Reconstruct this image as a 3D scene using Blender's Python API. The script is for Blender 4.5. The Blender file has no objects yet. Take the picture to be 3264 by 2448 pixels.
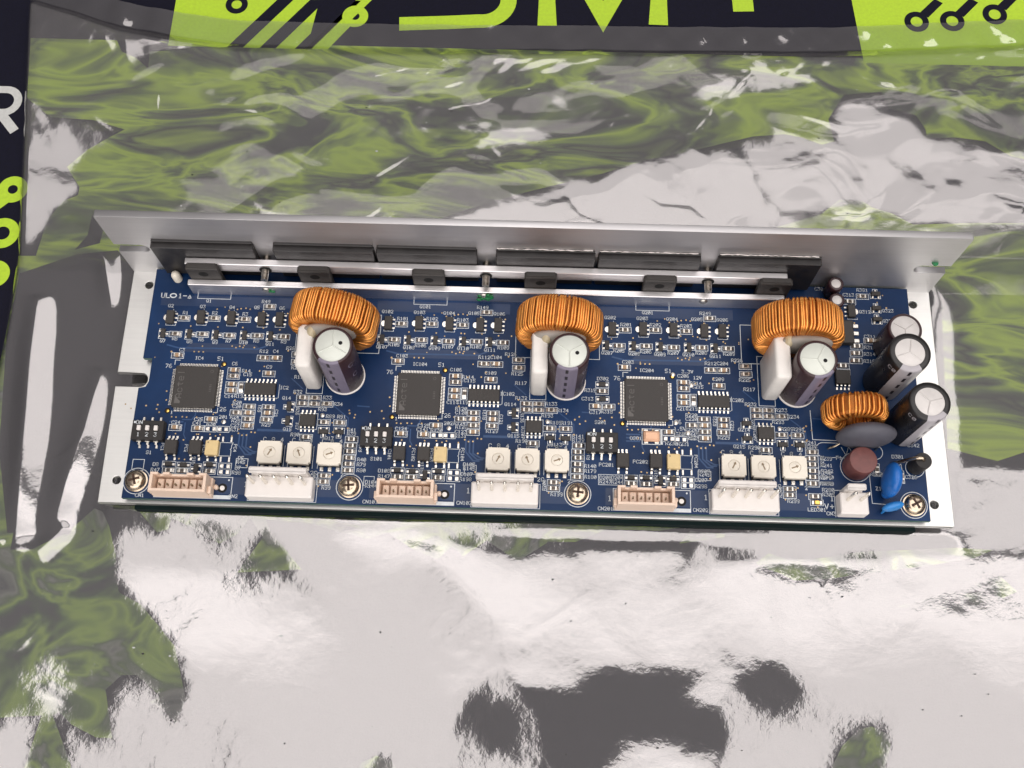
import bpy, bmesh, math, random
import numpy as np
from mathutils import Vector, Matrix

# ------------------------------------------------------------------ camera, world, lamps, exposure
S = 0.001                                   # everything below is written in millimetres
scene = bpy.context.scene
col = scene.collection
PI = math.pi
R = math.radians

cam_data = bpy.data.cameras.new('camera')
cam = bpy.data.objects.new('camera', cam_data)
col.objects.link(cam)
cam_data.sensor_width = 36.0
cam_data.lens = 3468.9 / 3264 * 36.0
cam_data.clip_start = 0.01
cam_data.clip_end = 20.0
cam_rot = Matrix(((0.99955218, -0.02766551, 0.01140436),
                  (0.02989515, 0.93992957, -0.34005689),
                  (-0.00131145, 0.34024554, 0.94033571)))
cam.matrix_world = Matrix.Translation(Vector((133.402, -77.4, 333.984)) * S) @ cam_rot.to_4x4()
scene.camera = cam

world = bpy.data.worlds.new('World')
scene.world = world
world.use_nodes = True
wn = world.node_tree.nodes['Background']    # dim walls, a little lighter towards the ceiling
wt = world.node_tree
wg = wt.nodes.new('ShaderNodeTexCoord')
wx = wt.nodes.new('ShaderNodeSeparateXYZ')
wr = wt.nodes.new('ShaderNodeMapRange')
wr.inputs[1].default_value, wr.inputs[2].default_value = 0.15, 0.85
wr.inputs[3].default_value, wr.inputs[4].default_value = 0.08, 0.28
wt.links.new(wg.outputs['Generated'], wx.inputs[0])
wt.links.new(wx.outputs['Z'], wr.inputs[0])
wt.links.new(wr.outputs[0], wn.inputs[1])
wn.inputs[0].default_value = (1.0, 0.94, 0.96, 1)


def ceiling_lamp(x0, x1, y0, y1, z, radiance):
    """luminous ceiling panel (mm)"""
    l = bpy.data.lights.new('ceiling_lamp', 'AREA')
    l.shape = 'RECTANGLE'
    l.size = (x1 - x0) * S
    l.size_y = (y1 - y0) * S
    l.color = (1.0, 0.945, 0.925)
    l.energy = radiance * math.pi * l.size * l.size_y
    o = bpy.data.objects.new('ceiling_lamp', l)
    o.location = ((x0 + x1) / 2 * S, (y0 + y1) / 2 * S, z * S)
    col.objects.link(o)


LUM = 1.95
# row of panels over the far side of the table, its unlit gaps at the right added to dim the film
ceiling_lamp(-640, 700, 462, 1330, 2000, LUM)
ceiling_lamp(705, 1085, 462, 1190, 2000, LUM)
ceiling_lamp(1090, 2600, 462, 635, 2000, LUM)
ceiling_lamp(705, 2600, 1275, 1480, 2000, LUM)
ceiling_lamp(1440, 2600, 640, 1210, 2000, LUM)
# row of panels over the near side; the unlit gap stands in for the photographer's dark reflection
ceiling_lamp(-640, 110, -2600, 378, 2000, LUM)
ceiling_lamp(115, 660, 70, 378, 2000, LUM)
ceiling_lamp(665, 2600, -2600, 378, 2000, LUM)
ceiling_lamp(115, 660, -2600, -400, 2000, LUM)
for k in range(5):                          # the near row is brighter along its far rim
    ceiling_lamp(-620, 2500, 110 + 34 * k, 378, 1990 - 3 * k, LUM * .09)
front_fill = bpy.data.lights.new('front_fill_light', 'AREA')                  # fill panel added behind the photographer to brighten front faces
front_fill.shape = 'RECTANGLE'
front_fill.size, front_fill.size_y = 3.4, 1.8
front_fill.color = (1.0, 0.955, 0.93)
front_fill.energy = 1.9 * math.pi * 3.4 * 1.8
wo = bpy.data.objects.new('front_fill_light', front_fill)
wo.location = (-0.35, -2.2, 1.1)
wo.rotation_euler = Vector((0.35, 2.2, -1.05)).to_track_quat('-Z', 'Y').to_euler()
col.objects.link(wo)

scene.render.engine = 'CYCLES'
scene.cycles.max_bounces = 10
scene.cycles.transparent_max_bounces = 16
scene.cycles.use_denoising = True
scene.view_settings.view_transform = 'Standard'
scene.view_settings.look = 'None'
scene.view_settings.gamma = 1.0
scene.view_settings.exposure = 0.0
scene.view_settings.use_curve_mapping = False

rng = random.Random(7)


# ------------------------------------------------------------------ materials
class NT:
    def __init__(self, name):
        self.m = bpy.data.materials.new(name)
        self.m.use_nodes = True
        self.t = self.m.node_tree
        self.b = self.t.nodes['Principled BSDF']
        self.out = self.t.nodes['Material Output']

    def n(self, kind, **kw):
        nd = self.t.nodes.new(kind)
        for k, v in kw.items():
            setattr(nd, k, v)
        return nd

    def l(self, a, b):
        self.t.links.new(a, b)

    def coords(self, scale=(1, 1, 1), rot=(0, 0, 0), kind='Object'):
        tc = self.n('ShaderNodeTexCoord')
        mp = self.n('ShaderNodeMapping')
        mp.inputs['Scale'].default_value = scale
        mp.inputs['Rotation'].default_value = rot
        self.l(tc.outputs[kind], mp.inputs[0])
        return mp.outputs[0]

    def noise(self, vec, scale, detail=3, rough=0.55, dist=0.0):
        nd = self.n('ShaderNodeTexNoise')
        nd.inputs['Scale'].default_value = scale
        nd.inputs['Detail'].default_value = detail
        nd.inputs['Roughness'].default_value = rough
        nd.inputs['Distortion'].default_value = dist
        if vec is not None:
            self.l(vec, nd.inputs['Vector'])
        return nd.outputs[0]

    def ramp(self, fac, stops, interp='LINEAR'):
        nd = self.n('ShaderNodeValToRGB')
        nd.color_ramp.interpolation = interp
        el = nd.color_ramp.elements
        while len(el) < len(stops):
            el.new(0.5)
        for e, (p, c) in zip(el, stops):
            e.position = p
            e.color = (*c, 1) if len(c) == 3 else c
        self.l(fac, nd.inputs[0])
        return nd.outputs[0]

    def rng(self, fac, a, b, c, d):
        nd = self.n('ShaderNodeMapRange')
        for i, v in enumerate((a, b, c, d)):
            nd.inputs[1 + i].default_value = v
        self.l(fac, nd.inputs[0])
        return nd.outputs[0]

    def bump(self, h, strength, dist):
        nd = self.n('ShaderNodeBump')
        nd.inputs['Strength'].default_value = strength
        nd.inputs['Distance'].default_value = dist
        self.l(h, nd.inputs['Height'])
        return nd.outputs[0]

    def set(self, **kw):
        for k, v in kw.items():
            k = k.replace('_', ' ')
            inp = self.b.inputs[k]
            if hasattr(v, 'is_output'):
                self.l(v, inp)
            elif isinstance(v, tuple) and len(v) == 3:
                inp.default_value = (*v, 1)
            else:
                inp.default_value = v
        return self


MATS = {}


def mat(name, color, rough=0.5, metal=0.0, vary=0.12, scale=600, bump=0.0, spec=0.5, coat=0.0):
    """plain surface with fine grain: noise modulates colour and gloss"""
    t = NT(name)
    v = t.coords()
    n = t.noise(v, scale, 4)
    lo = tuple(c * (1 - vary) for c in color)
    hi = tuple(min(1, c * (1 + vary)) for c in color)
    t.set(Base_Color=t.ramp(n, [(0.3, lo), (0.7, hi)]), Metallic=metal,
          Roughness=t.rng(n, 0.3, 0.7, max(0.02, rough - 0.06), min(1, rough + 0.08)))
    t.b.inputs['Specular IOR Level'].default_value = spec
    if coat:
        t.b.inputs['Coat Weight'].default_value = coat
        t.b.inputs['Coat Roughness'].default_value = 0.15
    if bump:
        t.l(t.bump(n, bump, 0.0003), t.b.inputs['Normal'])
    MATS[name] = t.m
    return t.m


def brushed(name, color, rough, streak, vary=0.1):
    t = NT(name)
    n = t.noise(t.coords(streak), 1.0, 5, 0.7)
    n2 = t.noise(t.coords(), 45, 3)
    lo = tuple(c * (1 - vary) for c in color)
    hi = tuple(min(1, c * (1 + vary)) for c in color)
    t.set(Base_Color=t.ramp(n, [(0.3, lo), (0.7, hi)]), Metallic=1.0,
          Roughness=t.rng(n2, 0.3, 0.7, rough - 0.05, rough + 0.07))
    t.l(t.bump(n, 0.12, 0.0002), t.b.inputs['Normal'])
    MATS[name] = t.m


brushed('satin_aluminium', (0.80, 0.80, 0.77), 0.40, (40, 900, 900), 0.03)
brushed('dull_aluminium', (0.67, 0.66, 0.665), 0.54, (30, 700, 700), 0.03)
brushed('milled_aluminium', (0.88, 0.86, 0.86), 0.40, (20, 1800, 1800), 0.07)
mat('tin', (0.80, 0.77, 0.70), 0.24, 1.0, 0.1, 1500)
mat('solder', (0.78, 0.75, 0.69), 0.30, 1.0, 0.2, 1800, 0.4)
mat('steel', (0.60, 0.50, 0.38), 0.20, 1.0, 0.15, 900)
mat('zinc', (0.60, 0.57, 0.53), 0.30, 1.0, 0.2, 900)
mat('gold', (0.95, 0.60, 0.16), 0.25, 1.0, 0.1)
mat('via_gold', (0.50, 0.36, 0.19), 0.4, 0.8, 0.3, 500)
mat('black_epoxy', (0.019, 0.017, 0.016), 0.55, 0, 0.25, 900, 0.25)
mat('chip_black', (0.040, 0.036, 0.033), 0.55, 0, 0.10, 2500, 0.3)
mat('module_black', (0.022, 0.020, 0.020), 0.42, 0, 0.35, 260, 0.3)
mat('chip_print', (0.115, 0.108, 0.102), 0.6, 0, 0.2, 900)
mat('resistor_top', (0.075, 0.058, 0.045), 0.35, 0, 0.25, 800)
mat('resistor_rim', (0.40, 0.35, 0.29), 0.45, 0, 0.2, 900)
mat('ceramic_tan', (0.36, 0.235, 0.135), 0.42, 0, 0.2, 700)
mat('white_plastic', (0.80, 0.76, 0.72), 0.45, 0, 0.03, 400, 0.05)
mat('cream_plastic', (0.82, 0.765, 0.655), 0.5, 0, 0.03, 400, 0.05)
mat('cream_mark', (0.27, 0.20, 0.12), 0.6, 0, 0.1)
mat('beige_plastic', (0.80, 0.62, 0.49), 0.45, 0, 0.04, 400, 0.05)
mat('ivory_epoxy', (0.83, 0.80, 0.75), 0.5, 0, 0.05, 300, 0.15)
mat('tan_plastic', (0.72, 0.55, 0.27), 0.42, 0, 0.07, 500)
mat('copper_lid', (0.72, 0.44, 0.29), 0.42, 0.5, 0.08, 500)
mat('brown_sleeve', (0.040, 0.017, 0.020), 0.30, 0, 0.2, 250, 0.05)
mat('black_sleeve', (0.014, 0.013, 0.013), 0.30, 0, 0.2, 250, 0.05)
mat('sleeve_stripe', (0.20, 0.175, 0.235), 0.34, 0, 0.08, 250)
mat('grey_stripe', (0.42, 0.40, 0.42), 0.34, 0, 0.08, 250)
mat('stripe_mark', (0.025, 0.02, 0.025), 0.4)
mat('vent_mint', (0.68, 0.71, 0.64), 0.45, 0.15, 0.04, 260, 0.08)
mat('vent_white', (0.66, 0.635, 0.61), 0.45, 0.15, 0.10, 200, 0.08)
mat('maroon_plastic', (0.165, 0.058, 0.052), 0.45, 0, 0.15, 500, 0.25)
mat('slate_epoxy', (0.085, 0.085, 0.104), 0.58, 0, 0.10, 350, 0.2)
mat('blue_epoxy', (0.012, 0.135, 0.48), 0.32, 0, 0.18, 220, 0.2)
mat('light_blue_epoxy', (0.03, 0.235, 0.62), 0.36, 0, 0.15, 220, 0.2)
mat('under_winding', (0.42, 0.15, 0.030), 0.42, 0.6, 0.3, 300, 0.3)
mat('core', (0.050, 0.022, 0.010), 0.6, 0, 0.3, 300, 0.3)
mat('adhesive', (0.33, 0.30, 0.265), 0.5, 0, 0.12, 130, 0.2)
mat('adhesive_amber', (0.52, 0.44, 0.29), 0.4, 0, 0.12, 130, 0.2)
mat('green_lacquer', (0.010, 0.17, 0.055), 0.35, 0, 0.5, 700, 0.6)
mat('silk', (0.62, 0.66, 0.68), 0.6, 0, 0.1, 700)
mat('board_edge', (0.016, 0.085, 0.070), 0.5, 0, 0.2, 300)
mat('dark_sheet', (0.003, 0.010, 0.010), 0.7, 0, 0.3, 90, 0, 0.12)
mat('hole_dark', (0.004, 0.004, 0.004), 0.8)
mat('trace', (0.011, 0.052, 0.150), 0.38, 0, 0.15, 300)
mat('pour', (0.0052, 0.025, 0.082), 0.38, 0, 0.10, 120)
mat('lime_print', (0.42, 0.62, 0.030), 0.7, 0, 0.07, 900, 0.25)
mat('navy_print', (0.0062, 0.0062, 0.0150), 0.8, 0, 0.25, 1200, 0.35, 0.18)
mat('grey_print', (0.52, 0.53, 0.51), 0.7, 0, 0.07, 900, 0.2)


def m_wire():
    t = NT('enamelled_copper')
    v = t.coords()
    n = t.noise(v, 260, 3)
    n2 = t.noise(v, 90, 2)
    c = t.ramp(n, [(0.3, (0.74, 0.255, 0.045)), (0.72, (0.95, 0.42, 0.09))])
    t.set(Base_Color=c, Metallic=0.78, Roughness=t.rng(n2, 0.3, 0.7, 0.24, 0.36))
    t.b.inputs['Coat Weight'].default_value = 0.35
    t.b.inputs['Coat Roughness'].default_value = 0.12
    MATS['enamelled_copper'] = t.m


def m_pcb():
    t = NT('blue_solder_mask')
    v = t.coords()
    n = t.noise(v, 22, 4, 0.6)
    n2 = t.noise(v, 420, 3)
    c = t.ramp(n, [(0.32, (0.0038, 0.0185, 0.062)), (0.52, (0.0050, 0.026, 0.086)), (0.70, (0.0072, 0.037, 0.120))])
    t.set(Base_Color=c, Roughness=t.rng(n2, 0.3, 0.7, 0.30, 0.42), Specular_IOR_Level=0.22)
    t.l(t.bump(n2, 0.10, 0.0002), t.b.inputs['Normal'])
    MATS['blue_solder_mask'] = t.m


def m_panel():
    """print on the mat under the bag: streaks of lime, green, grey and navy"""
    t = NT('film_swirl_print')  # film swirl and grey haze put into the print colour
    v = t.coords((1.0, 2.6, 1.0), (0, 0, R(-14)))

    def warp(vec, scale, amount):
        w = t.n('ShaderNodeTexNoise')
        w.inputs['Scale'].default_value = scale
        w.inputs['Detail'].default_value = 2
        t.l(vec, w.inputs['Vector'])
        sub = t.n('ShaderNodeVectorMath', operation='SUBTRACT')
        sub.inputs[1].default_value = (0.5, 0.5, 0.5)
        t.l(w.outputs['Color'], sub.inputs[0])
        mul = t.n('ShaderNodeVectorMath', operation='SCALE')
        mul.inputs['Scale'].default_value = amount
        t.l(sub.outputs[0], mul.inputs[0])
        add = t.n('ShaderNodeVectorMath', operation='ADD')
        t.l(vec, add.inputs[0])
        t.l(mul.outputs[0], add.inputs[1])
        return add.outputs[0]
    v2 = warp(warp(v, 7, 0.20), 30, 0.035)
    n = t.noise(v2, 14, 4.0, 0.55, 0.3)
    c = t.ramp(n, [(0.28, (0.014, 0.017, 0.024)), (0.385, (0.020, 0.028, 0.026)), (0.43, (0.10, 0.16, 0.045)), (0.465, (0.30, 0.42, 0.05)),
                   (0.49, (0.44, 0.60, 0.05)), (0.52, (0.25, 0.36, 0.06)), (0.555, (0.09, 0.13, 0.06)), (0.59, (0.022, 0.028, 0.028)),
                   (0.625, (0.13, 0.18, 0.06)), (0.66, (0.34, 0.47, 0.06)), (0.70, (0.15, 0.18, 0.10)), (0.75, (0.03, 0.035, 0.035))])
    t.set(Base_Color=c, Roughness=0.7)
    MATS['film_swirl_print'] = t.m


def m_panel_front():
    t = NT('mottled_print')
    v = t.coords((1.0, 1.3, 1.0), (0, 0, R(20)))
    n = t.noise(v, 42, 3, 0.55, 0.8)
    c = t.ramp(n, [(0.31, (0.020, 0.024, 0.030)), (0.38, (0.035, 0.070, 0.028)), (0.43, (0.11, 0.185, 0.045)), (0.48, (0.26, 0.38, 0.055)), (0.52, (0.17, 0.26, 0.055)), (0.56, (0.075, 0.12, 0.05)), (0.61, (0.19, 0.20, 0.18)), (0.68, (0.05, 0.06, 0.06))])
    t.set(Base_Color=c, Roughness=0.7)
    MATS['mottled_print'] = t.m


def m_film(name, fine, refl):
    """metallised static-shielding film: half mirror, half smoky pane"""
    t = NT(name)
    t.t.nodes.remove(t.b)
    v = t.coords()
    n = t.noise(v, 330, 3, 0.6)
    n2 = t.noise(v, 62, 3, 0.55, 0.4)
    b0 = t.bump(n2, 0.045, 0.0005)
    b1 = b0
    bn = t.n('ShaderNodeBump')
    if fine < 0.3:                                                      # pressed on the mat's weave towards the front
        sx = t.n('ShaderNodeSeparateXYZ')
        t.l(v, sx.inputs[0])
        t.l(t.rng(sx.outputs['Y'], -0.045, 0.03, fine * 2.9, fine * .8), bn.inputs['Strength'])
    else:
        bn.inputs['Strength'].default_value = fine
    bn.inputs['Distance'].default_value = 0.0002
    t.l(n, bn.inputs['Height'])
    t.l(b1, bn.inputs['Normal'])
    gl = t.n('ShaderNodeBsdfGlossy')
    gl.inputs['Color'].default_value = (1.0, 0.975, 0.975, 1)
    gl.inputs['Roughness'].default_value = 0.06
    t.l(bn.outputs[0], gl.inputs['Normal'])
    tr = t.n('ShaderNodeBsdfTransparent')
    tr.inputs['Color'].default_value = (0.99, 0.99, 0.98, 1)
    df = t.n('ShaderNodeBsdfDiffuse')
    df.inputs['Color'].default_value = (0.62, 0.61, 0.60, 1)
    mx = t.n('ShaderNodeMixShader')
    mx.inputs[0].default_value = 0.025
    t.l(tr.outputs[0], mx.inputs[1])
    t.l(df.outputs[0], mx.inputs[2])
    m2 = t.n('ShaderNodeMixShader')
    lw = t.n('ShaderNodeFresnel')
    lw.inputs['IOR'].default_value = 1.5
    f = t.rng(lw.outputs[0], 0.04, 0.4, refl, min(0.95, refl + 0.35))
    t.l(f, m2.inputs[0])
    t.l(mx.outputs[0], m2.inputs[1])
    t.l(gl.outputs[0], m2.inputs[2])
    t.l(m2.outputs[0], t.out.inputs['Surface'])
    MATS[name] = t.m


m_wire()
m_pcb()
m_panel()
m_panel_front()
m_film('shielding_film', 0.07, 0.225)
m_film('heat_seal', 0.12, 0.22)
m_film('inner_film', 0.05, 0.115)


# ------------------------------------------------------------------ mesh helpers (millimetres)
class MB:
    def __init__(self):
        self.v, self.f, self.m = [], [], []
        self.slots = []

    def slot(self, m):
        if m not in self.slots:
            self.slots.append(m)
        return self.slots.index(m)

    def add(self, verts, faces, m):
        o = len(self.v)
        s = self.slot(m)
        self.v += [tuple(p) for p in verts]
        for f in faces:
            self.f.append([i + o for i in f])
            self.m.append(s)
        return self

    def box(self, x0, x1, y0, y1, z0, z1, m, b=0.0, top=None):
        """box with chamfered upright edges and top edge; top = inset of the upper face"""
        if b <= 0 and top is None:
            v = [(x0, y0, z0), (x1, y0, z0), (x1, y1, z0), (x0, y1, z0), (x0, y0, z1), (x1, y0, z1), (x1, y1, z1), (x0, y1, z1)]
            return self.add(v, [(3, 2, 1, 0), (4, 5, 6, 7), (0, 1, 5, 4), (1, 2, 6, 5), (2, 3, 7, 6), (3, 0, 4, 7)], m)
        t = b if top is None else top
        b = b or 0.001

        def ring(i, z):
            a, c, d, e = x0 + i, x1 - i, y0 + i, y1 - i
            return [(a + b, d, z), (c - b, d, z), (c, d + b, z), (c, e - b, z), (c - b, e, z), (a + b, e, z), (a, e - b, z), (a, d + b, z)]
        rings = [ring(0, z0), ring(0, z1 - b), ring(t, z1)]
        return self.loft(rings, m)

    def loft(self, rings, m, caps=True, closed=True):
        n = len(rings[0])
        v = [p for r in rings for p in r]
        f = []
        for k in range(len(rings) - 1):
            for i in range(n if closed else n - 1):
                j = (i + 1) % n
                f.append((k * n + i, k * n + j, (k + 1) * n + j, (k + 1) * n + i))
        if caps:
            f.append(tuple(range(n))[::-1])
            f.append(tuple((len(rings) - 1) * n + i for i in range(n)))
        return self.add(v, f, m)

    def lathe(self, prof, m, n=32, c=(0, 0, 0), caps=True, a0=0.0, a1=2 * PI):
        full = abs(a1 - a0 - 2 * PI) < 1e-6
        k = n if full else n + 1
        rings = []
        for r, z in prof:
            rings.append([(c[0] + r * math.cos(a0 + (a1 - a0) * i / n), c[1] + r * math.sin(a0 + (a1 - a0) * i / n), c[2] + z) for i in range(k)])
        return self.loft(rings, m, caps and full, full)

    def prism(self, poly, z0, z1, m):
        return self.loft([[(x, y, z0) for x, y in poly], [(x, y, z1) for x, y in poly]], m)

    def tube(self, pts, r, m, n=8, caps=True, closed=False):
        pts = [Vector(p) for p in pts]
        rings = []
        up = Vector((0, 0, 1))
        N = len(pts)
        prev = None
        for i, p in enumerate(pts):
            a = pts[(i - 1) % N] if (closed or i > 0) else p
            b = pts[(i + 1) % N] if (closed or i < N - 1) else p
            t = (b - a)
            if t.length < 1e-9:
                t = Vector((0, 0, 1))
            t.normalize()
            if prev is None:
                ref = up if abs(t.z) < 0.9 else Vector((1, 0, 0))
                prev = (ref - t * ref.dot(t)).normalized()
            else:
                prev = prev - t * prev.dot(t)
                if prev.length < 1e-6:
                    prev = t.orthogonal()
                prev.normalize()
            w = t.cross(prev)
            rr = r[i] if isinstance(r, (list, tuple)) else r
            rings.append([tuple(p + (prev * math.cos(2 * PI * k / n) + w * math.sin(2 * PI * k / n)) * rr) for k in range(n)])
        if closed:
            rings.append(rings[0])
            return self.loft(rings, m, False)
        return self.loft(rings, m, caps)

    def ellipsoid(self, c, r, m, nu=24, nv=14, p=1.0):
        prof = []
        rings = []
        for j in range(nv + 1):
            th = PI * j / nv
            s_, c_ = math.sin(th) ** p, -math.copysign(abs(math.cos(th)) ** p, math.cos(th))
            rings.append([(c[0] + r[0] * s_ * math.cos(2 * PI * i / nu), c[1] + r[1] * s_ * math.sin(2 * PI * i / nu), c[2] + r[2] * c_) for i in range(nu)])
        return self.loft(rings, m)

    def line(self, pts, w, z, m, closed=False, h=0.0):
        """flat painted line along a polyline"""
        pts = [Vector((p[0], p[1])) for p in pts]
        n = len(pts)
        L, Rr = [], []
        for i, p in enumerate(pts):
            a = pts[(i - 1) % n] if (closed or i) else None
            b = pts[(i + 1) % n] if (closed or i < n - 1) else None
            d1 = (p - a).normalized() if a is not None and (p - a).length > 1e-9 else None
            d2 = (b - p).normalized() if b is not None and (b - p).length > 1e-9 else None
            if d1 is None:
                d1 = d2
            if d2 is None:
                d2 = d1
            t = d1 + d2
            t = t.normalized() if t.length > 1e-4 else d1
            nn = Vector((-t.y, t.x))
            k = 1 / max(0.5, nn.dot(Vector((-d1.y, d1.x))))
            L.append(p + nn * w / 2 * k)
            Rr.append(p - nn * w / 2 * k)
        v = [(q.x, q.y, z) for q in L] + [(q.x, q.y, z) for q in Rr]
        f = []
        for i in range(n if closed else n - 1):
            j = (i + 1) % n
            f.append((n + i, n + j, j, i))
        return self.add(v, f, m)

    def xf(self, rotz=0, dx=0, dy=0, dz=0, start=0):
        c, s_ = math.cos(rotz), math.sin(rotz)
        for i in range(start, len(self.v)):
            x, y, z = self.v[i]
            self.v[i] = (x * c - y * s_ + dx, x * s_ + y * c + dy, z + dz)
        return self

    def mesh(self, name, smooth=None):
        me = bpy.data.meshes.new(name)
        me.from_pydata([(x * S, y * S, z * S) for x, y, z in self.v], [], self.f)
        for s_ in self.slots:
            me.materials.append(MATS[s_])
        me.polygons.foreach_set('material_index', self.m)
        if smooth is not None:
            me.shade_smooth()
            me.set_sharp_from_angle(angle=R(smooth))
        me.update()
        return me

    def build(self, name, parent=None, loc=(0, 0, 0), rotz=0, smooth=None):
        return place(name, self.mesh(name, smooth), parent, loc, rotz)


def place(name, me, parent=None, loc=(0, 0, 0), rotz=0):
    o = bpy.data.objects.new(name, me)
    col.objects.link(o)
    o.location = (loc[0] * S, loc[1] * S, loc[2] * S)
    o.rotation_euler = (0, 0, rotz)
    if parent is not None:
        o.parent = parent
    return o


def empty(name, parent=None, loc=(0, 0, 0), rotz=0):
    return place(name, None, parent, loc, rotz)


def plate(outlines, z0, z1, m, bev=0.0, xform=None):
    """flat plate from 2D outlines (first the rim, then the holes)"""
    cu = bpy.data.curves.new('outline', 'CURVE')
    cu.dimensions = '2D'
    cu.fill_mode = 'BOTH'
    cu.extrude = (z1 - z0) / 2 * S
    cu.bevel_depth = bev * S
    cu.bevel_resolution = 1
    cu.offset = -bev * S
    for pts in outlines:
        sp = cu.splines.new('POLY')
        sp.points.add(len(pts) - 1)
        for q, p in zip(sp.points, pts):
            q.co = (p[0] * S, p[1] * S, 0, 1)
        sp.use_cyclic_u = True
    tmp = bpy.data.objects.new('outline', cu)
    me = bpy.data.meshes.new_from_object(tmp)
    bpy.data.objects.remove(tmp)
    bpy.data.curves.remove(cu)
    me.transform(Matrix.Translation((0, 0, (z0 + z1) / 2 * S)))
    if xform is not None:
        me.transform(xform)
    me.materials.clear()
    me.materials.append(MATS[m])
    me.polygons.foreach_set('material_index', [0] * len(me.polygons))
    me.update()
    return me


def circle(cx, cy, r, n=20, a0=0, a1=2 * PI):
    full = abs(a1 - a0 - 2 * PI) < 1e-6
    k = n if full else n + 1
    return [(cx + r * math.cos(a0 + (a1 - a0) * i / n), cy + r * math.sin(a0 + (a1 - a0) * i / n)) for i in range(k)]


# vector lettering, as plotted on circuit boards: strokes on a 4 x 6 grid
GLYPH = {
    '0': ['0110', '1030', '3041', '4145', '4536', '3616', '1605', '0501', '1135'], '1': ['1526', '2620', '1030'],
    '2': ['0516', '1636', '3645', '4544', '4400', '0040'], '3': ['0646', '4623', '2333', '3342', '4241', '4130', '3010', '1001'],
    '4': ['3036', '3602', '0242'], '5': ['4606', '0603', '0333', '3342', '4241', '4130', '3000'],
    '6': ['3616', '1604', '0401', '0110', '1030', '3041', '4142', '4233', '3303'], '7': ['0646', '4610'],
    '8': ['1333', '3344', '4445', '4536', '3616', '1605', '0504', '0413', '1302', '0201', '0110', '1030', '3041', '4142', '4233'],
    '9': ['1030', '3042', '4245', '4536', '3616', '1605', '0504', '0413', '1343'],
    'A': ['0004', '0426', '2644', '4440', '0242'], 'C': ['4536', '3616', '1605', '0501', '0110', '1030', '3041'],
    'D': ['0006', '0636', '3645', '4541', '4130', '3000'], 'E': ['4606', '0600', '0040', '0333'], 'F': ['0006', '0646', '0333'],
    'I': ['1030', '2026', '1636'], 'L': ['0600', '0040'], 'M': ['0006', '0623', '2346', '4640'], 'N': ['0006', '0640', '4046'],
    'O': ['0110', '1030', '3041', '4145', '4536', '3616', '1605', '0501'], 'P': ['0006', '0636', '3645', '4544', '4433', '3303'],
    'Q': ['0110', '1030', '3041', '4145', '4536', '3616', '1605', '0501', '2240'],
    'R': ['0006', '0636', '3645', '4544', '4433', '3303', '2340'], 'S': ['4536', '3616', '1605', '0504', '0413', '1333', '3342', '4241', '4130', '3010', '1001'],
    'T': ['2026', '0646'], 'U': ['0601', '0110', '1030', '3041', '4146'], 'V': ['0620', '2046'], 'Z': ['0646', '4600', '0040'],
    'B': ['0006', '0636', '3645', '4544', '4433', '3303', '3342', '4241', '4130', '3000'],
    '+': ['2125', '0343'], '-': ['0343'], '.': ['2021'], ' ': [],
    'c': ['4334', '3414', '1403', '0301', '0110', '1030', '3041'], 't': ['2521', '2130', '0444'],
    'e': ['0242', '4243', '4334', '3414', '1403', '0301', '0110', '1040'], 'l': ['2620'], '^': ['0024', '2440', '4000'],
}


def letters(mb, txt, x, y, z, h, m, rot=0.0, w=None, adv=1.5, align=0.5):
    w = w or h * 0.16
    u = h / 6
    step = 4 * u * adv
    total = step * len(txt) - (step - 4 * u)
    c, s_ = math.cos(rot), math.sin(rot)
    for i, ch in enumerate(txt):
        for st in GLYPH.get(ch, []):
            a = [int(k) for k in st]
            p = []
            for gx, gy in ((a[0], a[1]), (a[2], a[3])):
                lx = i * step + gx * u - total * align
                ly = gy * u - h / 2
                p.append(Vector((x + lx * c - ly * s_, y + lx * s_ + ly * c)))
            d = (p[1] - p[0])
            if d.length < 1e-9:
                continue
            d = d.normalized() * w * 0.35
            mb.line([p[0] - d, p[1] + d], w, z, m)
    return mb


# ------------------------------------------------------------------ the mat under everything
def tag(o, label=None, cat=None, group=None, kind=None):
    if label:
        o['label'] = label
    if cat:
        o['category'] = cat
    if group:
        o['group'] = group
    if kind:
        o['kind'] = kind
    return o


ZM = -12.2                                   # top of the mat
mat_b = MB().box(-420, 620, -420, 520, ZM - 3, ZM, 'navy_print')
table_mat = mat_b.build('table_mat')
tag(table_mat, 'dark navy printed mat with lime green graphics under the bag', 'mat', kind='structure')


def flat(name, polys, m, z):
    mb = MB()
    for p in polys:
        mb.add([(x, y, z) for x, y in p], [tuple(range(len(p)))], m)
    return mb.build(name, table_mat)


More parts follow.
